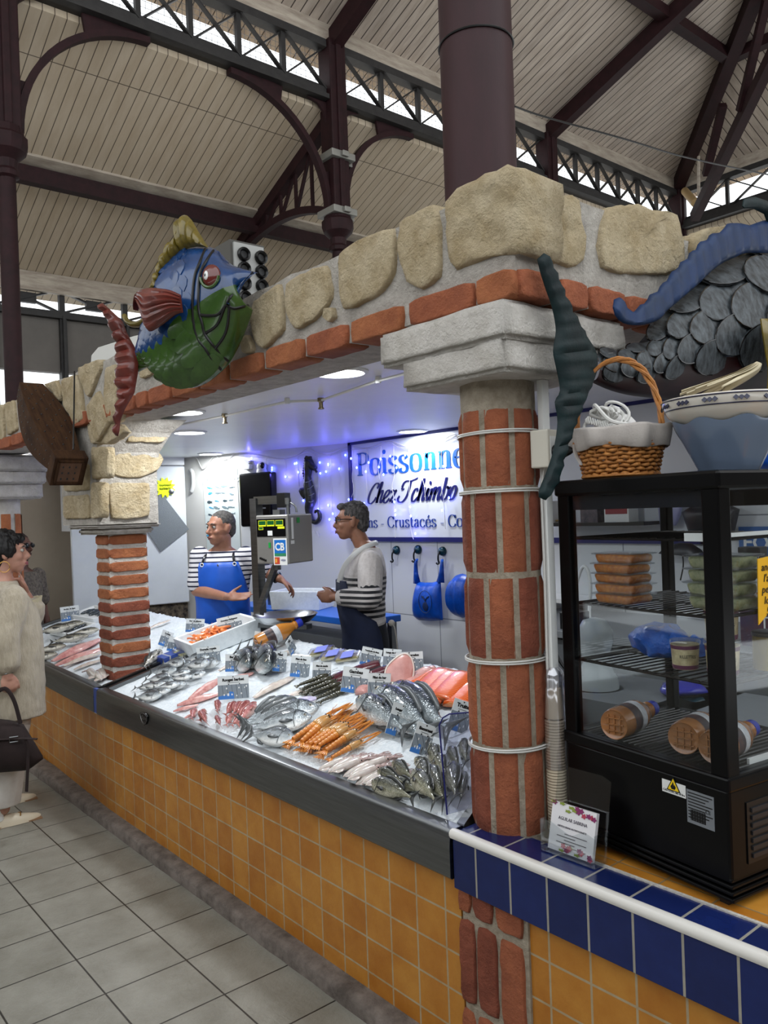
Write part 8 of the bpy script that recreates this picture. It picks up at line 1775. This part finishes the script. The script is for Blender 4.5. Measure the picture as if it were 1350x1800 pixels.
for k in (-1, 1): MB().ball(O+s*k*.1+fw*.05+V((0, 0, .045)), (.045, .125, .045), 12, 8, Mx((s, fw, V((0, 0, 1)))).transposed()).build('shoe', m_black, t)
ap = apron(t, O, fw, [(1.26*kz, 40, .208, .162, .01), (1.18*kz, 48, .198, .160, .012), (1.08*kz, 66, .190, .158, .012), (1.0*kz, 108, .184, .150, .01), (.92*kz, 118, .185, .145, .005), (.8, 120, .195, .155, 0), (.6, 120, .205, .165, 0), (.4, 120, .21, .172, 0)], m_denim)
MB().tube(spline([O+V((0, 0, 1.25*kz))+fw*.175+s*.08, O+V((0, 0, 1.36*kz))+fw*.135+s*.105, O+V((0, 0, 1.455*kz))+fw*.03+s*.105, O+V((0, 0, 1.49*kz))-fw*.085+s*.04, O+V((0, 0, 1.45*kz))-fw*.0-s*.075, O+V((0, 0, 1.25*kz))+fw*.14-s*.08], 5), .016, 8, flat=.45).build('white_neck_strap', m_white, t)
MB().tube(spline([O+V((0, 0, .98*kz))-fw*.13+s*.10, O+V((0, 0, .95*kz))-fw*.165+s*.11, O+V((0, 0, .8))-fw*.18+s*.12, O+V((0, 0, .55))-fw*.185+s*.125], 5), .013, 8, flat=.4).ball(O+V((0, 0, .975*kz))-fw*.15+s*.10, .022, 8, 6).build('apron_string', mat('grey_tape', 'a9a49c', .8), t)
# ---------------------------------------------------------------- customer in the cream cardigan
HL = 4.55; hc, toC, ri = dirs(12, 972, HL); fz = Zp(45, 1448, 0); O = V((hc.x, hc.y, 0))-ri*.02
t = person('woman customer with black hair and long cream knitted cardigan, finger at her chin', O)
fw = (ri*.97-toC*.22).normalized(); s = V((0, 0, 1)).cross(fw); hf = (ri*.97+toC*.1).normalized(); zc = hc.z
mb = MB(); P, M = head(mb, hc, hf, (0, 0, 1), 1.0, .95); kz = (zc-.165)/1.33
prof = [(.72, .17, .13, 0), (.85, .175, .14, 0), (1.0, .165, .135, .01), (1.12, .165, .13, .01), (1.22, .165, .115, 0), (1.28, .13, .09, -.015), (1.33, .07, .065, -.02), (1.37, .052, .055, -.008)]
prof = [(z*kz, w, d, f) for z, w, d, f in prof]; trunk(mb, O, fw, prof); limb(mb, [O+V((0, 0, 1.30*kz))-fw*.02, hc-hf*.025+V((0, 0, -.06))], [.058, .054])
shR, elR, wrR = O-s*.17+V((0, 0, 1.24*kz)), Dq(4, 1120, HL-.22), Dq(12, 1185, HL-.24); shL, elL, wrL = O+s*.15+V((0, 0, 1.22*kz)), Dq(58, 1075, HL+.08), Dq(46, 1045, HL+.06)
for a, b, c in ((shR, elR, wrR), (shL, elL, wrL)): limb(mb, [a, a.lerp(b, .5), b], [.050, .045, .040]); limb(mb, [b, b.lerp(c, .35), c], [.041, .038, .027])
hand(mb, wrR, V((0, 0, -1))+fw*.12, s, fw, 1.0, .02, 1.0, thumb_out=.5); hand(mb, wrL, V((0, 0, .95))-ri*.32, toC*.3-fw, toC, .5, .06, .95, curls=[.12, .9, 1.1, 1.2], thumb_out=.7)
fR, fL = Zp(6, 1452, 0), Zp(2, 1416, 0)
for f_, k in ((fR, -1), (fL, 1)): a = V((f_.x, f_.y, .10)); mb.tube([O+s*k*.085+V((0, 0, .78)), O.lerp(V((a.x, a.y, 0)), .45)+s*k*.06+V((0, 0, .42)), a], [.09, .065, .04], 12); mb.ball(a, .04, 10, 8)
remesh(mb, 'body', m_skinp, t, .0075, 2); face(t, P, M, 1.0, m_black, m_lipr)
hairball(t, P, M, 1.0, [(0, -.024, .048, .086, .100, .090), (0, -.06, -.02, .080, .060, .090), (0, .045, .078, .062, .052, .032), (.066, .0, .02, .026, .055, .050), (-.066, .0, .02, .026, .055, .050)], mat('black_hair', '0e0c0d', .45, bump=.5, bs=90), .010)
MB().tube([P(-.078, -.008+.028*sin(a*pi/10), -.075+.030*cos(a*pi/10)) for a in range(20)], .0022, 6, closed=True).build('hoop_earring', mat('gold', 'c79a52', .25, metal=.9), t)
m_card2 = mat('cream_rib_knit', 'b9ae9a', .95, var='a39782', vs=24, bump=.9, bs=60, stretch=(2.2, 2.2, .5), sheen=.3)
mb = MB(); trunk(mb, O, fw, [(.60*kz, .215, .185, .01), (.72*kz, .215, .185, .01), (.9*kz, .205, .175, .02), (1.05*kz, .20, .165, .025), (1.16*kz, .195, .15, .015), (1.245*kz, .18, .125, 0), (1.30*kz, .13, .095, -.015), (1.335*kz, .085, .08, -.015)])
limb(mb, [shR, shR.lerp(elR, .5), elR, elR.lerp(wrR, .62)], [.088, .092, .092, .080]); limb(mb, [shL, shL.lerp(elL, .5), elL, elL.lerp(wrL, .15)], [.085, .085, .078, .072]); remesh(mb, 'knitted_cardigan', m_card2, t, .009, 2, disp=.008)
mb = MB(); 
cuf = elL.lerp(wrL, .25); cd_ = (wrL-elL).normalized(); a1 = cd_.orthogonal().normalized(); a2 = cd_.cross(a1)
mb.grid([[cuf+cd_*z+(a1*cos(2*pi*j/24)+a2*sin(2*pi*j/24))*(r*(1+.12*sin(j*1.4))) for j in range(24)] for r, z in ((.055, -.02), (.06, .02), (.072, .045), (.066, .045), (.05, .02), (.045, -.02))], cu=False, cv=True, caps=False).build('frilled_cuff', mat('cream_blouse', 'c9c0a4', .8), t)
m_wt = mat('white_trousers', 'd3cec8', .85, var='c2bbb4', vs=9, bump=.15, bs=30); mb = MB()
for f_, k in ((fR, -1), (fL, 1)):
    a = V((f_.x, f_.y, .15)); mb.tube([O+s*k*.085+V((0, 0, .78)), O.lerp(V((a.x, a.y, 0)), .45)+s*k*.06+V((0, 0, .42)), a, a-V((0, 0, .03))], [.115, .10, .095, .095], 16)
trunk(mb, O, fw, [(.72, .18, .15, 0), (.85, .18, .15, 0)]); remesh(mb, 'white_trousers', m_wt, t, .009, 2, disp=.005)
for f_ in (fR, fL):
    Ms = frame(f_, -s, fw); mb = MB(); rows = []
    for y, w, h in ((-.10, .030, .05), (-.06, .036, .055), (0, .040, .058), (.05, .044, .055), (.10, .044, .042), (.15, .034, .030), (.185, .016, .022), (.20, .004, .012)): rows.append([Ms @ V((w*cos(a), y, .006+max(0, h*sin(a)) if sin(a) > 0 else .002)) for a in [2*pi*j/16 for j in range(16)]])
    mb.grid(rows, cv=True, caps=True).build('loafer', mat('cream_leather', 'cbbfa8', .4), t); MB().box((-.045, -.11, 0), (.045, .20, .008), Ms @ Mx.Diagonal((.85, 1, 1, 1))).build('sole', mat('tan_sole', '8a6a4e', .6), t, smooth=False)
    MB().tube([Ms @ V(q) for q in ((-.028, .085, .045), (0, .092, .054), (.028, .085, .045))], .004, 6).build('gold_bit', mat('gold', 'c79a52', .25, metal=.9), t); MB().tube([Ms @ V((0, -.03, .04)), Ms @ V((0, -.045, .16))], [.04, .036], 12).build('white_sock', m_white, t)
MB().tube([wrR+V((.034*cos(a*pi/8), .034*sin(a*pi/8), .01+.004*cos(a))) for a in range(16)], .0025, 6, closed=True).build('silver_bracelet', m_steel, t)
# handbag
hb0 = Dq(20, 1310, HL-.26); t = thing('handbag', 'dark brown suede handbag with buckle strap hanging from the customer\'s hand', 'handbag', hb0-V((0, 0, .15)))
m_sue = mat('dark_brown_suede', '241615', .85, var='1b100f', vs=10, bump=.2, bs=120); B2 = lambda l, off=0: [Dq(x, y, HL-.26) for x, y in l]
nb_ = (toC*1); mb = MB(); pillow(mb, resample(B2([(-75, 1275), (-55, 1262), (0, 1268), (25, 1272), (42, 1278)]), 16), resample(B2([(-85, 1345), (-60, 1362), (0, 1358), (50, 1354), (76, 1334)]), 16), .07, nb_, 10, ridge=.008, nr=5, back=.07, ends=.3); mb.build('bag_body', m_sue, t, ang=180)
MB().tube(spline(B2([(-28, 1268), (-18, 1230), (2, 1212), (14, 1214), (26, 1235), (36, 1272)]), 5), .011, 8, flat=.6).build('handle', m_sue, t); ns_ = [p+nb_*.078 for p in B2([(-80, 1296), (-30, 1296), (15, 1293), (40, 1292), (64, 1293)])]
mb = MB(); mb.tube(ns_, .011, 6, flat=.4); mb.tube([p+nb_*.075 for p in B2([(44, 1294), (49, 1305), (48, 1345), (46, 1384)])], .009, 6, flat=.4); mb.build('strap', m_sue, t)
bk = Dq(24, 1293, HL-.26)+nb_*.085; Mb = frame(bk, ri, (0, 0, 1)); MB().tube([Mb @ V(q) for q in ((-.020, -.013, 0), (.020, -.013, 0), (.020, .013, 0), (-.020, .013, 0))], .0035, 6, closed=True).build('buckle', m_steel, t)
# ---------------------------------------------------------------- customer behind her
HB = 7.1; hc, toC, ri = dirs(36, 962, HB); O = V((hc.x, hc.y, 0)); zc = hc.z
t = person('person in a grey patterned short sleeved shirt and dark glasses behind the cardigan woman', O); fw = (ri*.75+toC*.66).normalized(); s = V((0, 0, 1)).cross(fw)
mb = MB(); P, M = head(mb, hc, fw, (0, 0, 1), 1.02); kz = (zc-.165)/1.47
prof = [(.8, .18, .13, 0), (1.0, .175, .125, .01), (1.2, .19, .125, 0), (1.34, .195, .11, -.01), (1.41, .15, .085, -.02), (1.46, .07, .065, -.02), (1.5, .055, .058, 0)]; prof = [(z*kz, w, d, f) for z, w, d, f in prof]; trunk(mb, O, fw, prof); limb(mb, [O+V((0, 0, 1.42*kz)), hc+V((0, 0, -.06))], [.06, .058])
for k in (1, -1): 
    a = O+s*k*.20+V((0, 0, 1.36*kz)); b = a+s*k*.05+V((0, 0, -.29)); c = b+fw*.06+V((0, 0, -.25)); limb(mb, [a, a.lerp(b, .5), b], [.055, .047, .042]); limb(mb, [b, b.lerp(c, .35), c], [.042, .039, .028]); hand(mb, c, V((0, 0, -1)), -s*k, fw, .3, .05)
legs(mb, O, fw, s); remesh(mb, 'body', m_skind, t, .008, 3); face(t, P, M, 1.02, m_black, m_lipd)
hairball(t, P, M, 1.02, [(0, -.022, .046, .079, .094, .084), (0, -.055, .0, .07, .055, .08)], mat('brown_hair', '2c1c16', .8, bump=.5, bs=100), .004)
g = MB(); 
for k in (-1, 1): g.ball(P(k*.034, .100, .012), (.026, .010, .020), 12, 8, M); g.tube([P(k*.058, .096, .018), P(k*.08, -.008, .016)], .003, 6)
g.tube([P(-.02, .106, .016), P(.02, .106, .016)], .003, 6); g.build('dark_glasses', m_blackg, t)
mb = MB(); trunk(mb, O, fw, [(z, w+.014, d+.014, f) for z, w, d, f in [(.76*kz, .185, .135, 0)]+prof[:-2]]); 
for k in (1, -1): a = O+s*k*.20+V((0, 0, 1.36*kz)); limb(mb, [a, a+s*k*.025+V((0, 0, -.13)), a+s*k*.04+V((0, 0, -.22))], [.072, .070, .072])
remesh(mb, 'patterned_shirt', mat('grey_patterned_cotton', '6d645a', .9, var='39332e', vs=38, detail=2), t, .009, 2, disp=.004)
mb = MB(); trunk(mb, O, fw, [(.6, .17, .12, 0), (.84, .185, .135, 0)]); 
for k in (-1, 1): mb.tube([O+s*k*.09+V((0, 0, .75)), O+s*k*.1+V((0, 0, .03))], [.10, .075], 12)
remesh(mb, 'trousers', m_trou, t, .012, 2)
for k in (-1, 1): MB().ball(O+s*k*.1+fw*.05+V((0, 0, .045)), (.045, .125, .045), 12, 8, Mx((s, fw, V((0, 0, 1)))).transposed()).build('shoe', m_black, t)
